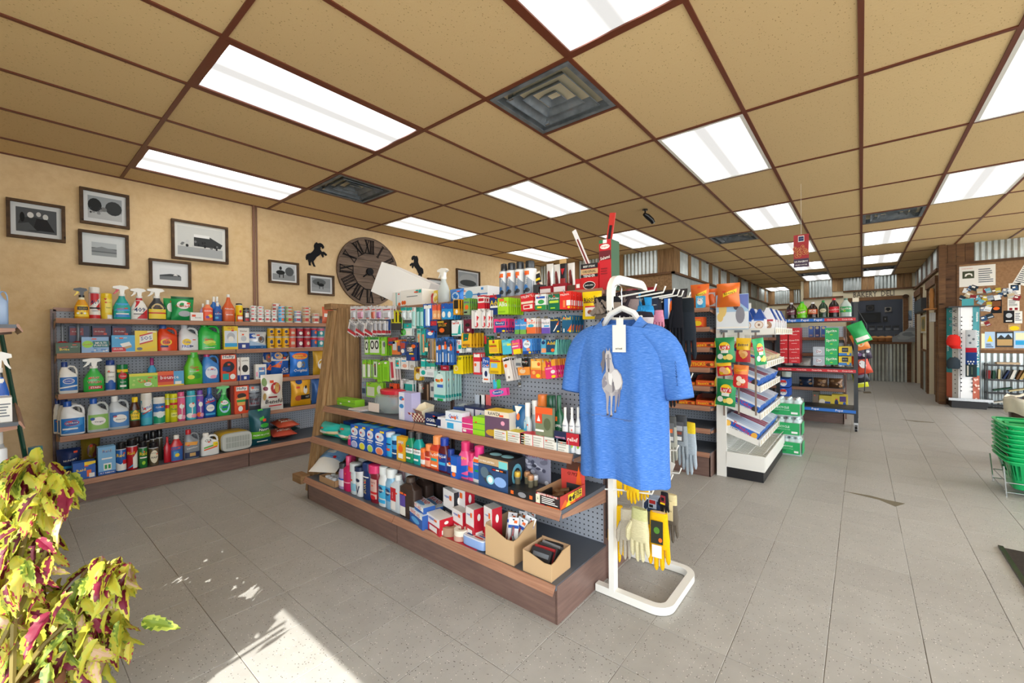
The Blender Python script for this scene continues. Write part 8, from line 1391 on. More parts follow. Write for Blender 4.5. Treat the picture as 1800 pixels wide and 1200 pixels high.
for px, py, pb_, X, w, c, cf, lb, tg, rz in ((1150, 512, 590, 2.10, .09, '33343c', '1c1c20', 'dark grey winter glove with pink back panel', ('2a3040', 'r .1 .3 .3 .8 6aa0d8;t .6 .5 .5 w OZERO'), .3), (1158, 545, 580, 2.06, .06, 'e090a8', 'e090a8', 'pink insulated glove back beside the blue shirt', None, .3),
        (1178, 514, 607, 2.14, .10, '1c1e26', '1c1e26', 'navy black knit glove with blue and orange card', ('3a70c0', 'r .4 .0 .6 1 e8ecf0;e .75 .5 .22 .4 o'), .2), (1190, 522, 612, 2.12, .07, '17181e', None, 'black knit glove behind the carded one', None, .5), (1205, 524, 648, 2.2, .115, '262c34', '20262c', 'long charcoal fleece glove, rightmost on the upper arms', None, .1),
        (1182, 660, 716, 2.2, .07, '24262c', None, 'black glove tips hanging right of the shirt sleeve', None, .2), (1168, 736, 828, 2.15, .07, 'c8ccc8', '8a8f8c', 'pale grey coated glove hidden partly by the shirt', None, .2), (1180, 732, 820, 2.25, .07, 'a8a89c', '5a5c5c', 'grey striped work glove right of the shirt hem', ('6a6c70', 'r .2 .5 .8 .7 e0703c;r .1 .1 .9 .3 c8c8c8'), .2), (1197, 730, 818, 2.3, .085, '9aa4ac', '4a4c50', 'grey work glove with clear product card', ('5a5c62', 'r .1 .55 .9 .8 b8b8bc;r .2 .35 .8 .5 8a4a3c;r .2 .05 .8 .25 e8e8e8'), 0), (1211, 742, 835, 2.32, .095, 'aab6c0', 'e8c830', 'pale blue grey coated glove with yellow cuff edge', None, -.2)):
    a = onX(px, py, X); h = a.z-onX(px, pb_, X).z; glove(w*.85, h, c, cf, 'glove', lb, (X, a.y, a.z), rz, tg)
p = onX(1178, 812, 2.2); put([(None, M().box(-.05, .05, -.001, .001, -.14, 0, 'dcd8d0'), 'card'), ('printed_mark', art(M(), 't .6 .75 .4 r 3M;'+fine(4, .15, .7, .2, .6, 'c8c4c0'), .10, .14, flat(.10, .14, -.0015, -.14)), 'print')], 'glove_card', 'white glove card with red mark tilted below the grey gloves', 'card', (2.14, p.y, p.z+.03), (0, .35, RZ['C']))
# ---- hanger
SXp, SYc, STz = 1.61, .755, 1.262
hg = put([(None, M().tube([(-.16, 0, -.13), (-.125, 0, -.098), (-.082, 0, -.052), (-.05, 0, -.008), (0, 0, .014), (.05, 0, -.008), (.082, 0, -.052), (.125, 0, -.098), (.16, 0, -.13)], [.007, .011, .012, .013, .013, .013, .012, .011, .007], 'dcdcdc', 8), 'plastic'), ('hook', M().tube([(0, 0, .02)]+[(0, 0, .06)]+[(-.018+.018*math.cos(t*.5), 0, .09+.02*math.sin(t*.5)) for t in range(-1, 6)], .0022, 's', 6), 'chrome')], 'clothes_hanger', 'light grey plastic hanger inside the blue shirt', 'hanger', (SXp+.01, SYc, STz+.03), (0, 0, RZ['C']))
# ---- T-shirt, one cloth surface (body tube, neck opening, two sleeves)
def shirt():
    m = M(); n = 56
    lv = [(.008, .080, .048, .0), (.0, .086, .052, .005), (-.006, .112, .056, .02), (-.014, .15, .058, .03), (-.03, .188, .058, .04), (-.065, .203, .06, .03), (-.12, .198, .064, .01), (-.18, .190, .066, 0),
        (-.26, .186, .068, 0), (-.34, .184, .07, 0), (-.42, .184, .072, 0), (-.50, .185, .074, 0), (-.58, .187, .076, 0), (-.652, .189, .078, 0), (-.66, .188, .076, 0)]
    rg = []
    for k, (z, w, t, sl) in enumerate(lv):
        r_ = []
        for i in range(n):
            a = 2*math.pi*i/n; x = w*math.copysign(abs(math.cos(a))**.8, math.cos(a)); s = math.sin(a); y = t*math.copysign(abs(s)**.7, s); dn = max(0, -z)/.66
            y += dn*(.016*math.sin(x*38+1.2)+.010*math.sin(x*71+z*6))*(1 if y < 0 else .5); y += .006*math.sin(z*17+x*12)*min(1, dn*3)
            zz = z-sl*abs(x)/max(w, .01); 
            if k < 3 and s < 0: zz -= (.062-.014*k)*(abs(s)**1.2)
            if k < 3 and s > 0: zz -= .008*s
            if k >= len(lv)-2: zz += (.02 if s < 0 else -.012)*(1-abs(math.cos(a)))-.004*math.sin(x*24)
            r_.append((x, y, zz))
        rg.append(r_)
    m.loft(rg, 'b', False)
    for sg in (-1, 1):
        path = [((.10, -.055), .048, .036), ((.14, -.07), .05, .046), ((.176, -.105), .049, .055), ((.203, -.16), .045, .055), ((.220, -.235), .041, .051), ((.235, -.31), .042, .049)]
        rings = []
        for i, ((x, z), th, hw) in enumerate(path):
            nx = path[min(i+1, 5)][0]; pv = path[max(i-1, 0)][0]; t = Vector((nx[0]-pv[0], 0, nx[1]-pv[1])).normalized(); side = Vector((t.z, 0, -t.x))*-1
            ring_ = [Vector((x, 0, z))+side*(hw*math.cos(q))+Vector((0, 1, 0))*(th*math.sin(q)*(1+.12*math.sin(3*q+i))) for q in [2*math.pi*j/24 for j in range(24)]]
            rings.append([(sg*v.x, v.y, v.z) for v in ring_])
        m.loft(rings, 'b', False)
    return m
sh = obj('t_shirt', shirt(), 'heather', None, (SXp, SYc, STz), (0, 0, RZ['C'])); tag(sh, 'blue heather T-shirt with grey horse print on a hanger', 'shirt', None)
so = sh.modifiers.new('thickness', 'SOLIDIFY'); so.thickness = .0015
sub = sh.modifiers.new('smooth', 'SUBSURF'); sub.levels = 1; sub.render_levels = 1
obj('neck_tape', M().tube([(.084*math.cos(t), .050*math.sin(t)-.002, .008-.006*math.sin(t)) for t in [math.pi*(.08+.84*i/12) for i in range(13)]], .006, 'd8d4cc', 6), 'cloth', sh)
def hp_(u, v, k):   # printed on the chest, following the front of the cloth
    x = (u-.5)*.20-.01; z = -.115-(1-v)*.28; w = .186; q = min(.99, abs(x/w)); dn = -z/.66
    s = (1-q**2.5)**.5; y = -(.07)*s**.7; y += dn*(.016*math.sin(x*38+1.2)+.010*math.sin(x*71+z*6))+.006*math.sin(z*17+x*12)*min(1, dn*3); return (x, y-.0045-.0004*k, z)
HR = ('p a8a4a6 .33,.6 .29,.52 .3,.42 .35,.35 .42,.31 .52,.31 .62,.34 .7,.42 .73,.52 .7,.62 .63,.69 .52,.72 .42,.69;p c9c6c6 .5,.7 .62,.68 .69,.6 .71,.5 .66,.42 .58,.4 .54,.5;p 84808a .31,.55 .3,.44 .36,.38 .41,.42 .4,.52 .36,.6;p dcdada .44,.66 .5,.68 .53,.58 .5,.46 .45,.48 .43,.56;p 6f6b74 .52,.5 .55,.52 .56,.4 .52,.36;'
      'p 98949a .36,.4 .45,.36 .44,.25 .425,.12 .45,.06 .41,.05 .395,.12 .39,.24;p b4b0b2 .47,.36 .53,.35 .52,.22 .51,.12 .53,.04 .48,.04 .485,.13 .48,.24;p 8a868e .57,.37 .64,.38 .62,.24 .6,.15 .61,.1 .575,.1 .58,.18;p 77737c .64,.4 .69,.45 .67,.3 .655,.17 .635,.17 .645,.28;'
      'p bab6b8 .39,.66 .4,.78 .39,.88 .42,.95 .49,.96 .53,.9 .54,.8 .58,.7 .5,.63;p 8a868c .44,.9 .48,.91 .49,.8 .475,.66 .44,.65 .425,.76;p 5e5a62 .44,.7 .475,.7 .47,.655 .445,.65;p 6f6b72 .33,.93 .38,.97 .4,.9 .385,.8 .36,.7 .3,.62 .31,.7 .28,.76 .33,.84;p 9a969c .42,.95 .425,1 .445,.955;p 9a969c .485,.955 .505,1 .51,.94;p 3c3840 .42,.85 .435,.85 .435,.835 .42,.835;p 3c3840 .5,.85 .515,.85 .515,.835 .5,.835;'
      'p 4a464e .41,.06 .45,.06 .45,.04 .41,.035;p 4a464e .48,.045 .53,.045 .53,.025 .48,.02;p 4a464e .575,.105 .61,.105 .61,.09 .575,.085;')
def tri_art(spec, mp, w=.125, h=.27):
    import bmesh
    m = art(M(), spec, w, h, mp); me = mesh('horse_print', m); bm = bmesh.new(); bm.from_mesh(me); bmesh.ops.triangulate(bm, faces=bm.faces[:]); bm.to_mesh(me); bm.free(); return me
me = tri_art(HR, hp_); me.materials.append(MAT['card']); obj('horse_print', me, '', sh)
obj('ground_marks', art(M(), 'r .1 .02 .5 .028 5a6a8c;r .4 .0 .95 .006 5a6a8c;r .2 .04 .3 .045 6a7a9c;r -.1 .03 .05 .036 5a6a8c;r .75 -.02 1.1 -.014 5a6a8c', .125, .27, hp_), 'card', sh)
obj('sleeve_lettering', art(M(), 't .5 .5 .6 1c3a6c COWBOY~-78', .12, .12, lambda u, v, k: (.235+(u-.5)*.06, -.046-.0004*k, -.21+(v-.5)*.16)), 'card', sh)
tg = put([(None, M().box(-.027, .027, -.001, .001, -.105, 0, 'e8e4d8'), 'card'), ('tag_print', art(M(), 'r .25 .1 .33 .15 k;r .4 .1 .46 .16 k;r .54 .1 .62 .15 k;r .68 .1 .74 .16 k', .054, .105, flat(.054, .105, -.0012, -.105)), 'print'), ('string', M().tube([(0, 0, -.01), (.004, .0, .035)], .0012, 'w', 4), 'card'), ('paper_strap', M().box(-.012, .016, .002, .004, -.01, .025, 'e8e4d8'), 'card')], 'price_tag', 'cream paper hang tag on the blue shirt neckline', 'tag', (SXp-.088, onX(1088, 572, SXp-.088).y, onX(1088, 571, SXp-.088).z), (0, 0, RZ['C']))
# ================================================================ COLEUS
def atd(px, py, dd): return ray(px, py)*dd+Vector((0, 0, HC))
def leaf(pal, seed):
    R_ = random.Random(seed); m = M(); nr = 12; pts = []
    for i in range(nr+1):
        t = i/nr; pr = (math.sin(math.pi*min(1, t*.96+.02)**.72)**.8)*.175; dz = -.3*t*t+.06*t
        for u in (-1, -.66, -.33, 0, .33, .66, 1): pts.append((u*pr*(1+(.11 if i % 2 else -.09)*(abs(u) > .9)), t-(.05 if abs(u) > .9 and i % 2 == 0 and i else 0), dz+.09*abs(u)*pr/.175+.02*math.sin(t*14)*abs(u)+R_.uniform(-.006, .006)))
    fc, cl = [], []
    for i in range(nr):
        for j in range(6):
            a = i*7+j; fc.append((a, a+1, a+8, a+7)); c = abs(j-2.5); r_ = R_.random()
            cl.append(pal[0] if (c < 1 and i < nr-2) or (c < 2 and 1 < i < nr-4 and r_ < .55) else (pal[2] if r_ < .16 else pal[1]))
    m.add(pts, fc, cl); me = mesh('leaf', m); me.materials.append(MAT['leaf']); return me
def _leaf(nt, b):
    vcol(nt, b); b.inputs['Subsurface Weight'].default_value = 0
    tr = N(nt, 'ShaderNodeBsdfTranslucent'); a = N(nt, 'ShaderNodeVertexColor', layer_name='Col'); L(nt, a.outputs[0], tr.inputs[0]); mx = N(nt, 'ShaderNodeMixShader'); mx.inputs[0].default_value = .3
    L(nt, b.outputs[0], mx.inputs[1]); L(nt, tr.outputs[0], mx.inputs[2]); L(nt, mx.outputs[0], nt.nodes['Material Output'].inputs[0])
nmat('leaf', rough=.5, build=_leaf)
pals = [('c0b83a', 'b8ba3e', '7a9030'), ('701430', 'c4b83c', 'a8b040'), ('84183a', '8c2040', 'ccb450'), ('d8b89c', 'c8bc58', 'b86a7c'), ('5a1226', '9aa036', 'd0c058'), ('7a9030', 'aab848', '526e28'), ('ccbc48', 'bcb848', 'a02444')]
leaves = [leaf(p, i) for i, p in enumerate(pals)]
cp = empty('coleus_plant', (-.03, 1.83, 0)); tag(cp, 'yellow and maroon coleus plant in the left foreground', 'plant')
nmat('terracotta', '8a5a40', rough=.8); nmat('soil', '2a2018', rough=1)
obj('pot', M().loft([ring(d_, d_, z, 2, 24) for d_, z in ((.2, 0), (.26, .2), (.28, .2), (.28, .24), (.25, .24), (.24, .21))], 'n'), 'terracotta', cp); obj('soil', M().loft([ring(.23, .23, z, 2, 20) for z in (.19, .205)], 'n'), 'soil', cp)
regs = [((0, 838), (60, 832), 20, .16), ((50, 838), (120, 862), 16, .13), ((0, 880), (85, 905), 34, .2), ((-20, 950), (62, 960), 36, .2), ((-20, 1040), (50, 1050), 40, .22), ((30, 1075), (150, 1080), 30, .16), ((145, 1035), (215, 1020), 16, .08), ((165, 1005), (222, 1004), 9, .06), ((120, 1100), (215, 1110), 28, .1), ((0, 1130), (180, 1150), 36, .2), ((0, 1190), (120, 1200), 36, .2), ((-30, 1000), (70, 1010), 30, .2), ((-40, 900), (30, 1200), 40, .2)]
wts = [5, 5, 6, 6, 6, 6, 4, 2, 5, 7, 4, 5, 5]; leafrest = M(); cnt = 0
for k in range(1000):
    (a, b_, sp, dd) = rnd.choices(regs, wts)[0]; t = rnd.random(); px = a[0]+(b_[0]-a[0])*t+rnd.gauss(0, sp*.55); py = a[1]+(b_[1]-a[1])*t+rnd.gauss(0, sp*.6)
    d0 = 1.36+rnd.uniform(-dd, dd)*.8; p = atd(px, py-14, d0)-cp.location
    out = Vector((px-40, 0, 0)); dr = (Rv*rnd.uniform(-.6, 1.0)-Fv*rnd.uniform(-.2, .9)+Vector((0, 0, -rnd.uniform(.2, 1.6)))).normalized()
    nn = (-Fv*.8+Vector((0, 0, rnd.uniform(.2, 1)))+Rv*rnd.uniform(-.5, .5)).normalized(); xx = dr.cross(nn).normalized(); nn = xx.cross(dr).normalized(); s = rnd.uniform(.06, .11)
    mt = Matrix(((xx.x, dr.x, nn.x, p.x), (xx.y, dr.y, nn.y, p.y), (xx.z, dr.z, nn.z, p.z), (0, 0, 0, 1))) @ Matrix.Diagonal((s, s, s, 1)); lm = rnd.choices(leaves, [7, 6, 2, 3, 3, 3, 6])[0]
    if k < 300: o = obj('leaf', lm, '', cp); o.matrix_local = mt
    else:
        n = len(leafrest.v); cd = lm.color_attributes['Col'].data
        for v in lm.vertices: leafrest.v.append(tuple(mt @ v.co))
        for pl_ in lm.polygons: leafrest.f.append(tuple(n+i for i in pl_.vertices)); leafrest.c.append(tuple(cd[pl_.loop_start].color[:3]))
obj('inner_leaves', leafrest, 'leaf', cp)['kind'] = 'stuff'
for tip in ((20, 850), (80, 845), (140, 870), (30, 950), (50, 1040), (130, 1080), (200, 1030), (170, 1110), (60, 1140), (10, 1000)):
    q = atd(*tip, 1.36)-cp.location; obj('stem', M().tube([(rnd.uniform(-.05, .05), rnd.uniform(-.05, .05), .2), (q.x*.4, q.y*.4, .2+(q.z-.2)*.55), (q.x*.85, q.y*.85, q.z*.98), tuple(q)], [.008, .007, .005, .003], '8a7a3c', 6), 'leaf', cp)
# small-leaved plant added unseen behind the camera to dapple the floor with shade
wp = empty('added_shade_plant', (-.75, 1.16, 0)); tag(wp, 'unseen bushy potted plant added to shade the street window', 'plant')
obj('pot', M().loft([ring(d_, d_, z, 2, 20) for d_, z in ((.24, 0), (.32, .26), (.30, .26), (.29, .22))], 'n'), 'terracotta', wp)
fl = M()
for k in range(105):
    u = rnd.random(); p = Vector((rnd.gauss(0, .09), rnd.gauss(0, .14), .55+1.0*u)); s = rnd.uniform(.06, .11); a = Euler((rnd.uniform(-1, 1), rnd.uniform(-1, 1), rnd.uniform(0, 6))).to_matrix()
    n = len(fl.v); fl.v += [tuple(p+a @ Vector(q)*s) for q in ((0, 0, 0), (.35, .5, .05), (0, 1.2, 0), (-.35, .5, .05))]; fl.f.append((n, n+1, n+2, n+3)); fl.c.append(C('g'))
obj('foliage', fl, 'leaf', wp)['kind'] = 'stuff'
for i in range(5): obj('stem', M().tube([(0, 0, .22), (rnd.uniform(-.1, .1), rnd.uniform(-.2, .2), .9), (rnd.uniform(-.12, .12), rnd.uniform(-.35, .35), 1.5)], .008, 'n', 5), 'leaf', wp)
# ================================================================ RIGHT SIDE
# nested green shopping baskets on a wire stand
bs = empty('basket_stand', (4.85, -.95, 0)); tag(bs, 'wire stand under the stack of green shopping baskets', 'stand')
for z in (.03, .10): obj('wire_ring', M().tube([(-.20, .14, z), (.20, .14, z), (.20, -.14, z), (-.20, -.14, z), (-.20, .14, z)], .004, 's', 5), 'chrome', bs)
for x, y in ((-.2, .14), (.2, .14), (.2, -.14), (-.2, -.14)): obj('leg', M().tube([(x, y, 0), (x*1.08, y*1.12, .22)], .0045, 's', 5), 'chrome', bs)
def basket():
    m = M(); w0, d0, w1, d1, h = .34, .22, .44, .30, .21
    m.loft([ring(w0, d0, 0, 7, 24), ring(w0*1.01, d0*1.01, .004, 7, 24)], '12a25c')
    # side walls as upright ribs with gaps, over a solid lower band
    m.loft([ring(w0, d0, 0, 7, 24), ring(w0+.02, d0+.02, .07, 7, 24)], '14a860', False)
    a, b = ring(w0+.02, d0+.02, .07, 7, 48), ring(w1-.01, d1-.01, h-.02, 7, 48)
    for i in range(0, 48, 2): m.add([a[i], a[(i+1) % 48], b[(i+1) % 48], b[i]], [(0, 1, 2, 3)], '14a860')
    m.loft([ring(w1-.01, d1-.01, h-.03, 7, 24), ring(w1, d1, h-.012, 7, 24), ring(w1+.035, d1+.035, h-.008, 7, 24), ring(w1+.035, d1+.035, h, 7, 24), ring(w1-.005, d1-.005, h, 7, 24)], '18b868', False)
    return m
bm0 = mesh('shopping_basket', basket()); bm0.materials.append(MAT['plastic']); hm = mesh('handle', M().tube([(-.21, 0, .21), (-.19, 0, .222), (.19, 0, .222), (.21, 0, .21)], .005, 's', 6)); hm.materials.append(MAT['chrome'])
for i in range(9):
    o = bpy.data.objects.new('shopping_basket', bm0); COL.objects.link(o); o.location = (4.85+rnd.uniform(-.004, .004), -.96+rnd.uniform(-.004, .004), .05+.0325*i); o.rotation_euler = (0, 0, .0)
    tag(o, 'green plastic shopping basket, %s of the nested stack' % ['lowest', 'second from bottom', 'third from bottom', 'fourth from bottom', 'middle one', 'fourth from top', 'third from top', 'second from top', 'topmost'][i], 'basket', 'nested green baskets')
    h_ = bpy.data.objects.new('handle', hm); COL.objects.link(h_); h_.parent = o; h_.location = (0, .14 if i % 2 else -.14, -.002); h_.rotation_euler = (0, 0, 0)
# bin with a bunched liner
p = (5.75, -1.22, 0); m = M().loft([ring(d_, d_, z, 2, 28) for d_, z in ((.36, 0), (.42, .55), (.43, .6), (.40, .6), (.38, .3))], '4a3a30'); t = put([(None, m, 'plastic')], 'waste_bin', 'dark waste bin with pale bunched liner behind the green baskets', 'bin', p)
rg = []
for r0, z in ((.46, .48), (.475, .54), (.47, .60), (.45, .625), (.41, .61), (.38, .5)): rg.append([(r0/2*(1+.04*math.sin(9*a+z*20))*math.cos(a), r0/2*(1+.04*math.sin(9*a+z*20))*math.sin(a), z+.012*math.sin(7*a)) for a in [2*math.pi*i/48 for i in range(48)]])
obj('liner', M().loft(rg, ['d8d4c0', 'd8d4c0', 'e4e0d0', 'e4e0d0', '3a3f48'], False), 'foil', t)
# eyewear and sock display
ex = empty('eyewear_display', (9.78, -1.27, 0)); tag(ex, 'tall teal and white eyewear display stand before the cork board', 'display stand')
yL, yM, yR = onX(1664, 600, 9.95).y, onX(1685, 600, 9.68).y, onX(1722, 600, 9.74).y
def wpt(X, y): return (X-9.78, y+1.27)
A_, B_, C_ = wpt(9.95, yL), wpt(9.68, yM), wpt(9.76, yR)
D_ = (.27, (A_[1]+C_[1])/2)
zb_, zt_ = .16, onX(1690, 540, 9.7).z
obj('body', M().prism([A_, B_, C_, D_], zb_, zt_, 'z', 'e4e4e4'), 'print', ex)
def pm(Pa, Pb, off=.002):
    a, b = Vector((*Pa, 0)), Vector((*Pb, 0)); n = Vector(((b-a).y, -(b-a).x, 0)).normalized()
    if n.x > 0: n = -n
    return lambda u, v, k: tuple(a*(1-u)+b*u+n*(off+.0006*k)+Vector((0, 0, zb_+v*(zt_-zb_))))
holes = ''.join('e %.2f %.3f .035 .008 k;' % (u, .08+i*.045) for u in (.12, .62) for i in range(19))
obj('front_print', art(M(), 'r .68 .25 1 1 1a8c94;r .68 0 1 .25 b8583c;'+holes+'t .84 .89 .6 w PIRANHA~-90;t .84 .54 2.3 w EYEWEAR WITH A BITE~-90;r .0 0 .03 1 k;r .97 0 1 1 k;'+''.join('e %.2f %.2f .05 .01 e8c8b8;' % (rnd.uniform(.7, .98), rnd.uniform(.0, .22)) for _ in range(10)), (Vector(B_)-Vector(C_)).length, zt_-zb_, pm(B_, C_)), 'print', ex)
obj('side_print', art(M(), 'r 0 .27 .5 1 1a8c94;r 0 0 .5 .27 b8583c;r .5 0 1 1 d8d8d8;'+''.join('e .75 %.3f .05 .006 k;' % (.05+i*.05) for i in range(18))+'t .22 .6 .9 w PIRANHA~-90', (Vector(A_)-Vector(B_)).length, zt_-zb_, pm(A_, B_)), 'print', ex)
obj('base_plate', M().box(-.14, .3, -.28, .2, .12, .16, 's'), 'chrome', ex); obj('base', M().box(-.08, .28, -.22, .16, 0, .12, 'k'), 'print', ex); obj('top_plate', M().box(-.12, .27, -.2, .2, zt_, zt_+.02, 'k'), 'print', ex)
obj('header_card', M().box(-.1, -.097, -.08, .05, zt_+.02, zt_+.13, '2a9aa4'), 'print', ex)
p = onX(1675, 588, 9.72); put([(None, M().loft([ring(.17*f, .14*g, -z, 2, 14) for z, f, g in ((0, .4, .4), (.03, .8, .9), (.11, 1, 1), (.17, .9, .8))], 'e8342c'), 'cloth'), ('brim', M().loft([ring(.13, .10, -.17, 2, 12, 0, -.03), ring(.12, .10, -.22, 2, 12, .03, -.05)], 'c82824'), 'cloth')], 'red_hat', 'bright red cap hanging on the eyewear stand', 'hat', (9.66, p.y, p.z), (0, 0, RZ['C']))
put([(None, M().loft([ring(.16*f, .13*g, -z, 2, 14) for z, f, g in ((0, .5, .5), (.05, .95, .9), (.14, 1, 1), (.18, .8, .6))], '3a444c'), 'cloth')], 'grey_hat', 'dark grey cap hanging below the red cap', 'hat', (9.66, onX(1676, 630, 9.66).y, onX(1676, 628, 9.66).z), (0, 0, RZ['C']))
for i, (yt, yb_, c, a, lb) in enumerate(((580, 612, 'c8ccd0', 'e .3 .7 .12 .06 S;e .7 .5 .12 .06 S;e .4 .3 .12 .06 S', 'grey patterned socks'), (611, 620, 'b82438', '', 'crimson socks'), (619, 642, '24407c', 'e .2 .3 .07 .06 w;e .45 .3 .07 .06 w;e .7 .3 .07 .06 w;e .3 .12 .07 .06 w;e .6 .12 .07 .06 w', 'navy socks with white stars'), (640, 662, '2a3a3c', 'r .1 .1 .25 .9 c8c4b8;r .5 .2 .6 .8 5a6a5c', 'dark green patterned socks'))):
    A, B = onX(1696, yt, 9.60), onX(1718, yt, 9.60); w = A.y-B.y; zb = onX(1700, yb_, 9.6).z
    put([(None, M().loft([ring(w*.92, .03, z, 4, 12) for z in (0, A.z-zb)], c), 'cloth')]+([('knit_pattern', art(M(), a, w*.9, A.z-zb, flat(w*.9, A.z-zb, -.0155)), 'cloth')] if a else []), 'socks', lb+' hanging on the eyewear stand', 'socks', (9.60-.004*i, (A.y+B.y)/2, zb), (0, 0, RZ['C']))
for i, yt in enumerate((547, 560, 571)):
    p = onX(1676, yt, 9.72); put([(None, M().tube([(.035*math.cos(q)-.035, 0, .018*math.sin(q)) for q in [k*.7 for k in range(10)]], .005, 'k', 5).tube([(.035*math.cos(q)+.04, 0, .018*math.sin(q)) for q in [k*.7 for k in range(10)]], .005, 'k', 5), 'plastic')], 'sunglasses', 'dark sunglasses on the eyewear stand, %s pair' % ['top', 'middle', 'bottom'][i], 'glasses', (9.70-.01*i, p.y, p.z), (0, 0, RZ['C']+.6), 'sunglasses')
# magazine rack with leaning books
mr = empty('book_rack', (9.9, -1.55, 0)); tag(mr, 'low black wire rack of books under the cork board', 'rack')
lv_ = [onX(1745, y, 9.85).z for y in (641, 667, 690, 712)]
for z in lv_:
    obj('shelf_rail', M().box(-.01, 0, -1.6, .03, z-.012, z+.004, 'k').box(-.01, .22, -1.6, .03, z-.02, z-.012, 'k'), 'print', mr)
for y in (.03, -.5, -1.0, -1.6): obj('upright', M().box(0, .012, y-.012, y, 0, lv_[0]+.02, 'k').box(.21, .222, y-.012, y, 0, lv_[0]+.02, 'k'), 'print', mr)
bc_ = ['8a2a2c', '2a4a3a', 'c8b88a', '2c3a5c', '3a3a3c', 'd8d4c8', '6a4a2c', 'b89a5c', '5a2a4c', '24506a']
wn_ = ['dark red', 'green', 'cream', 'navy', 'charcoal', 'white', 'brown', 'tan', 'plum', 'teal']
k_ = 0
for r_, (z, n) in enumerate(((lv_[1], 11), (lv_[2], 4), (lv_[3], 4))):
    y = -1.56
    for i in range(n):
        th = rnd.uniform(.018, .035) if r_ == 0 else .02; hh = rnd.uniform(.13, .16) if r_ == 0 else .2; c = bc_[k_ % 10]; ln_ = -.25-.05*(i % 4) if r_ == 0 and i > 2 else -.03
        o = put([(None, M().box(0, .10, 0, th, 0, hh, ['w', 'w', c, c, c, c] if r_ == 0 else c), 'card')], 'book', '%s book, number %s from the left, %s' % (wn_[k_ % 10], ORD[i] if i < 10 else 'eleventh', ['upper shelf of book rack', 'middle shelf of book rack', 'lowest shelf of book rack'][r_]), 'book', (9.93, y, z+.006), (0, 0, 0), 'books on the black wire rack')
        if r_ == 0: o.rotation_euler = (-ln_*1.0, 0, 0); y -= th+.022
        else: o.rotation_euler = (math.pi/2-.25, 0, .0); o.location.z = z+.02; o.location.y = y-.04; y -= .16
        k_ += 1
put([(None, M().box(-.05, .1, -.12, .12, 0, .03, 'c8b090'), 'card')], 'stacked_books', 'tan book lying on top of the book rack', 'book', (9.98, -1.75, lv_[0]+.006))
# things on the far right wall and bakery
def wallbox(x0, y0, x1, y1, d, c, a, name, label, cat, mat='print'):
    A, B = onY(x0, y0, RY), onY(x1, y1, RY); xa, xb = sorted((A.x, B.x)); z0, z1 = sorted((A.z, B.z)); w = xb-xa
    put([(None, M().box(-w/2, w/2, -d, 0, z0-z1, 0, c), mat)]+([('face', art(M(), a, w, z1-z0, lambda u, v, k: (-w/2+u*w, -d-.001*k-.001, (z0-z1)*(1-v))), 'print')] if a else []), name, label, cat, ((xa+xb)/2, RY+.002, z1), (0, 0, math.pi))
wallbox(1618, 530, 1632, 547, .10, '26282c', 'r .06 .08 .94 .92 4a5a66', 'wall_monitor', 'dark wall monitor between the two doorways', 'screen')
wallbox(1622, 555, 1632, 585, .03, 'e8e4d8', 'r .12 .1 .88 .9 c8a850;e .5 .5 .3 .3 7a7a5c', 'framed_print', 'cream framed botanical print below the monitor', 'picture')
wallbox(1645, 550, 1649, 565, .08, 'd8dcdc', 'r .2 .1 .8 .9 e8ecec', 'dispenser', 'white wall dispenser beside the pilaster', 'dispenser')
put([(None, M().box(-.18, .16, -.14, 0, -.02, 0, 'b8804c'), 'card')], 'corner_shelf', 'small wooden shelf beside the pilaster', 'shelf', (10.32, RY+.032, 1.62), (0, 0, math.pi))
put([(None, M().loft([ring(.09*f, .07*f, z, 2.4, 10) for z, f in ((0, 1), (.12, .8), (.24, 1), (.34, .6))], 'b07a44'), 'card')], 'wooden_carving', 'orange wooden carving on the small corner shelf', 'ornament', (10.2, RY+.09, 1.621))
def bk(px, py, px1, py1, X, d, c, a, name, label, cat, z_on=None):
    A, B = onX(px, py, X), onX(px1, py1, X); w, h = A.y-B.y, A.z-B.z
    return put([(None, M().box(-w/2, w/2, -d, 0, 0, h, c), 'print')]+([('face', art(M(), a, w, h, flat(w, h, -d-.001)), 'print')] if a else []), name, label, cat, (X, (A.y+B.y)/2, B.z if z_on is None else z_on), (0, 0, RZ['C']))
bk(1589, 546, 1603, 581, HX-.002, .01, 'e4e4e4', 'r 0 .5 1 1 8aa4b8;p 6a7a8c 0,.6 .5,.9 1,.6 1,.5 0,.5;r 0 .8 .5 .98 5a9a8c;r 0 .5 1 .56 3a3f4c;'+''.join('r %.2f %.2f %.2f %.2f S;' % (.12+.3*i, .08+.13*j, .28+.3*i, .12+.13*j) for i in range(3) for j in range(3)), 'calendar', 'wall calendar with landscape picture beside the bakery opening', 'calendar')
bk(1604, 520, 1611, 595, HX-.004, .006, 'd0d8e4', fine(20, .1, .9, .03, .97, '8a98b0'), 'price_list', 'tall white printed list in the far right corner', 'notice')
for i, (a0, b0, a1, b1, c, a, nm, lb) in enumerate(((1522, 536, 1537, 546, '0e0f12', 'e .5 .5 .4 .4 5a5048;e .5 .5 .3 .3 0e0f12', 'oval_plaque', 'dark oval plaque high on the kitchen wall'), (1511, 550, 1548, 566, '07080a', 'e .35 .5 .15 .3 1a1c22;e .6 .5 .2 .3 1a1c22', 'menu_panel', 'wide black panel on the kitchen back wall'), (1552, 556, 1560, 565, '0a0a0c', 'e .5 .5 .15 .15 c8c8c8', 'vinyl_record', 'small round black disc on the kitchen wall'), (1555, 540, 1567, 548, 'c8c0b4', 'p k .1,.6 .3,.9 .7,.9 .9,.6 .5,.1', 'diamond_sign', 'pale diamond-shaped sign on the kitchen wall'))):
    bk(a0, b0, a1, b1, 16.18, .02, c, a, nm, lb, 'wall decoration')
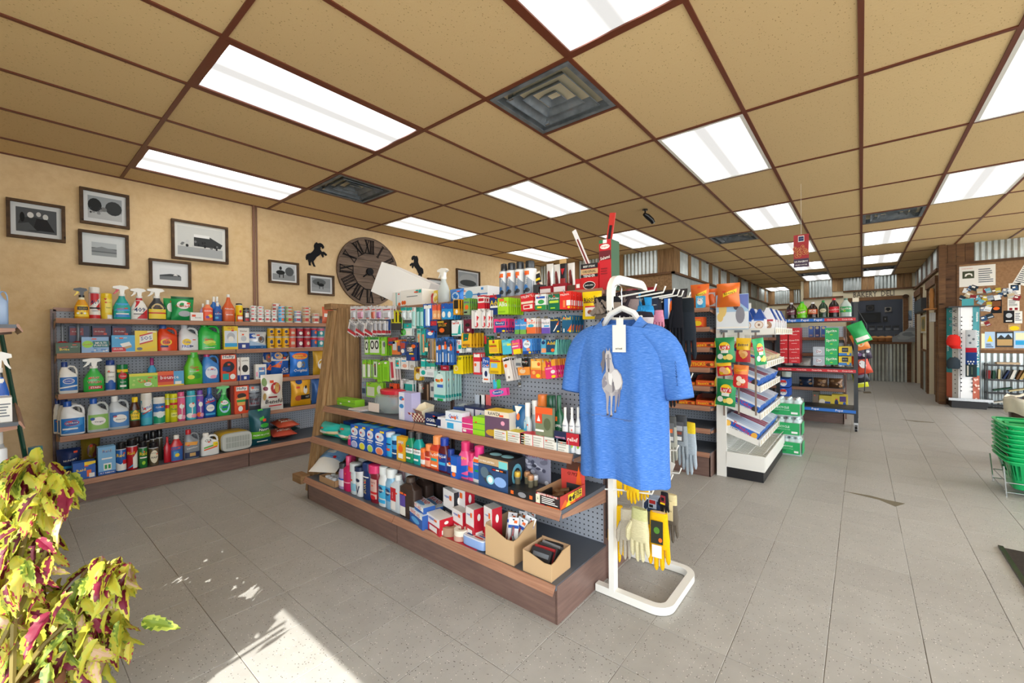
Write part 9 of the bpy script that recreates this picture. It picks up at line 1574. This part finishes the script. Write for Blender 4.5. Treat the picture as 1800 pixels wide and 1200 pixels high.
for i in range(5): o = bk(1519+i*14-6, 572, 1530+i*14-6, 581, 15.6, .2, '4a4f5a', 'r .1 .1 .9 .5 8a929c;r .1 .6 .9 .9 2a2c32', 'kitchen_bin', 'metal food bin on the kitchen back counter, %s' % ['first from left', 'second', 'third', 'fourth', 'last'][i], 'bin')
obj('back_counter', M().box(15.3, 16.1, -1.35, 1.1, 0, onX(1530, 582, 15.6).z-.001), 'dark_kitchen', kit)
for i in range(4):
    A = onX(1524+i*13, 594, HX+.1); put([(None, M().loft([ring(.26*f, .2*f, z, 2.4, 16) for z, f in ((0, .8), (.03, 1), (.1, .95), (.14, .6), (.15, .2))], ['a87a4c', '8a5a34', 'b8844c', 'c8985c']), 'card')], 'bread_round', 'round bread loaf on the bakery counter, %s' % ['leftmost', 'second', 'third', 'rightmost'][i], 'bread', (HX+.12, A.y, HZ0+.001), (0, 0, 0), 'round loaves on the bakery counter')
A = onX(1597, 592, HX-.1); put([(None, M().prism([(-.3, 0), (.34, 0), (.36, .22), (.24, .33), (.02, .36), (-.14, .2), (-.3, .12)], -.04, .0, 'y', '8a8f92').loft([ring(.5, .10, z, 3, 12, 0, .055) for z in (0, .18)], '5a5248'), 'card'), ('carved_rings', art(M(), 'e .5 .55 .3 .25 9aa0a4;e .5 .55 .2 .16 7a8084;e .75 .65 .16 .16 9aa0a4;e .35 .3 .2 .14 9aa0a4', .6, .34, flat(.6, .34, -.041)), 'card')], 'stone_ornament', 'grey carved stone-look ornament on the right end of the bakery counter', 'ornament', (HX-.15, A.y, HZ0+.001), (0, 0, RZ['C']))
for i, (px, c) in enumerate(((1478, 'e8e0d8'), (1486, 'c8b8a0'))): A = onX(px, 598, HX-.1); put([(None, M().loft([ring(.1*f, .1*f, z, 2, 12) for z, f in ((0, .9), (.1, 1), (.14, .7), (.18, .6))], c), 'plastic')], 'condiment_jar', ['white', 'tan'][i]+' jar on the bakery counter behind the cart', 'jar', (HX-.12, A.y, HZ0+.001))
bk(1368, 543, 1383, 566, FX1-.01, .03, '7a5a3c', 'r .15 .15 .85 .85 a8a490', 'framed_print', 'small brown framed print on the far cream wall', 'picture')
# door mat at the right edge
q = [onZ(1765, 965, 0), onZ(1830, 1040, 0)]
mt_ = put([(None, M().box(0, .62, -.9, 0, 0, .008, '3a342e'), 'cloth'), ('rubber_border', M().box(-.02, 0, -.92, .02, 0, .01, '26241f').box(0, .64, 0, .02, 0, .01, '26241f'), 'plastic')], 'door_mat', 'dark door mat corner at the right edge of the floor', 'mat', (q[0].x-.62, q[0].y, .0005))
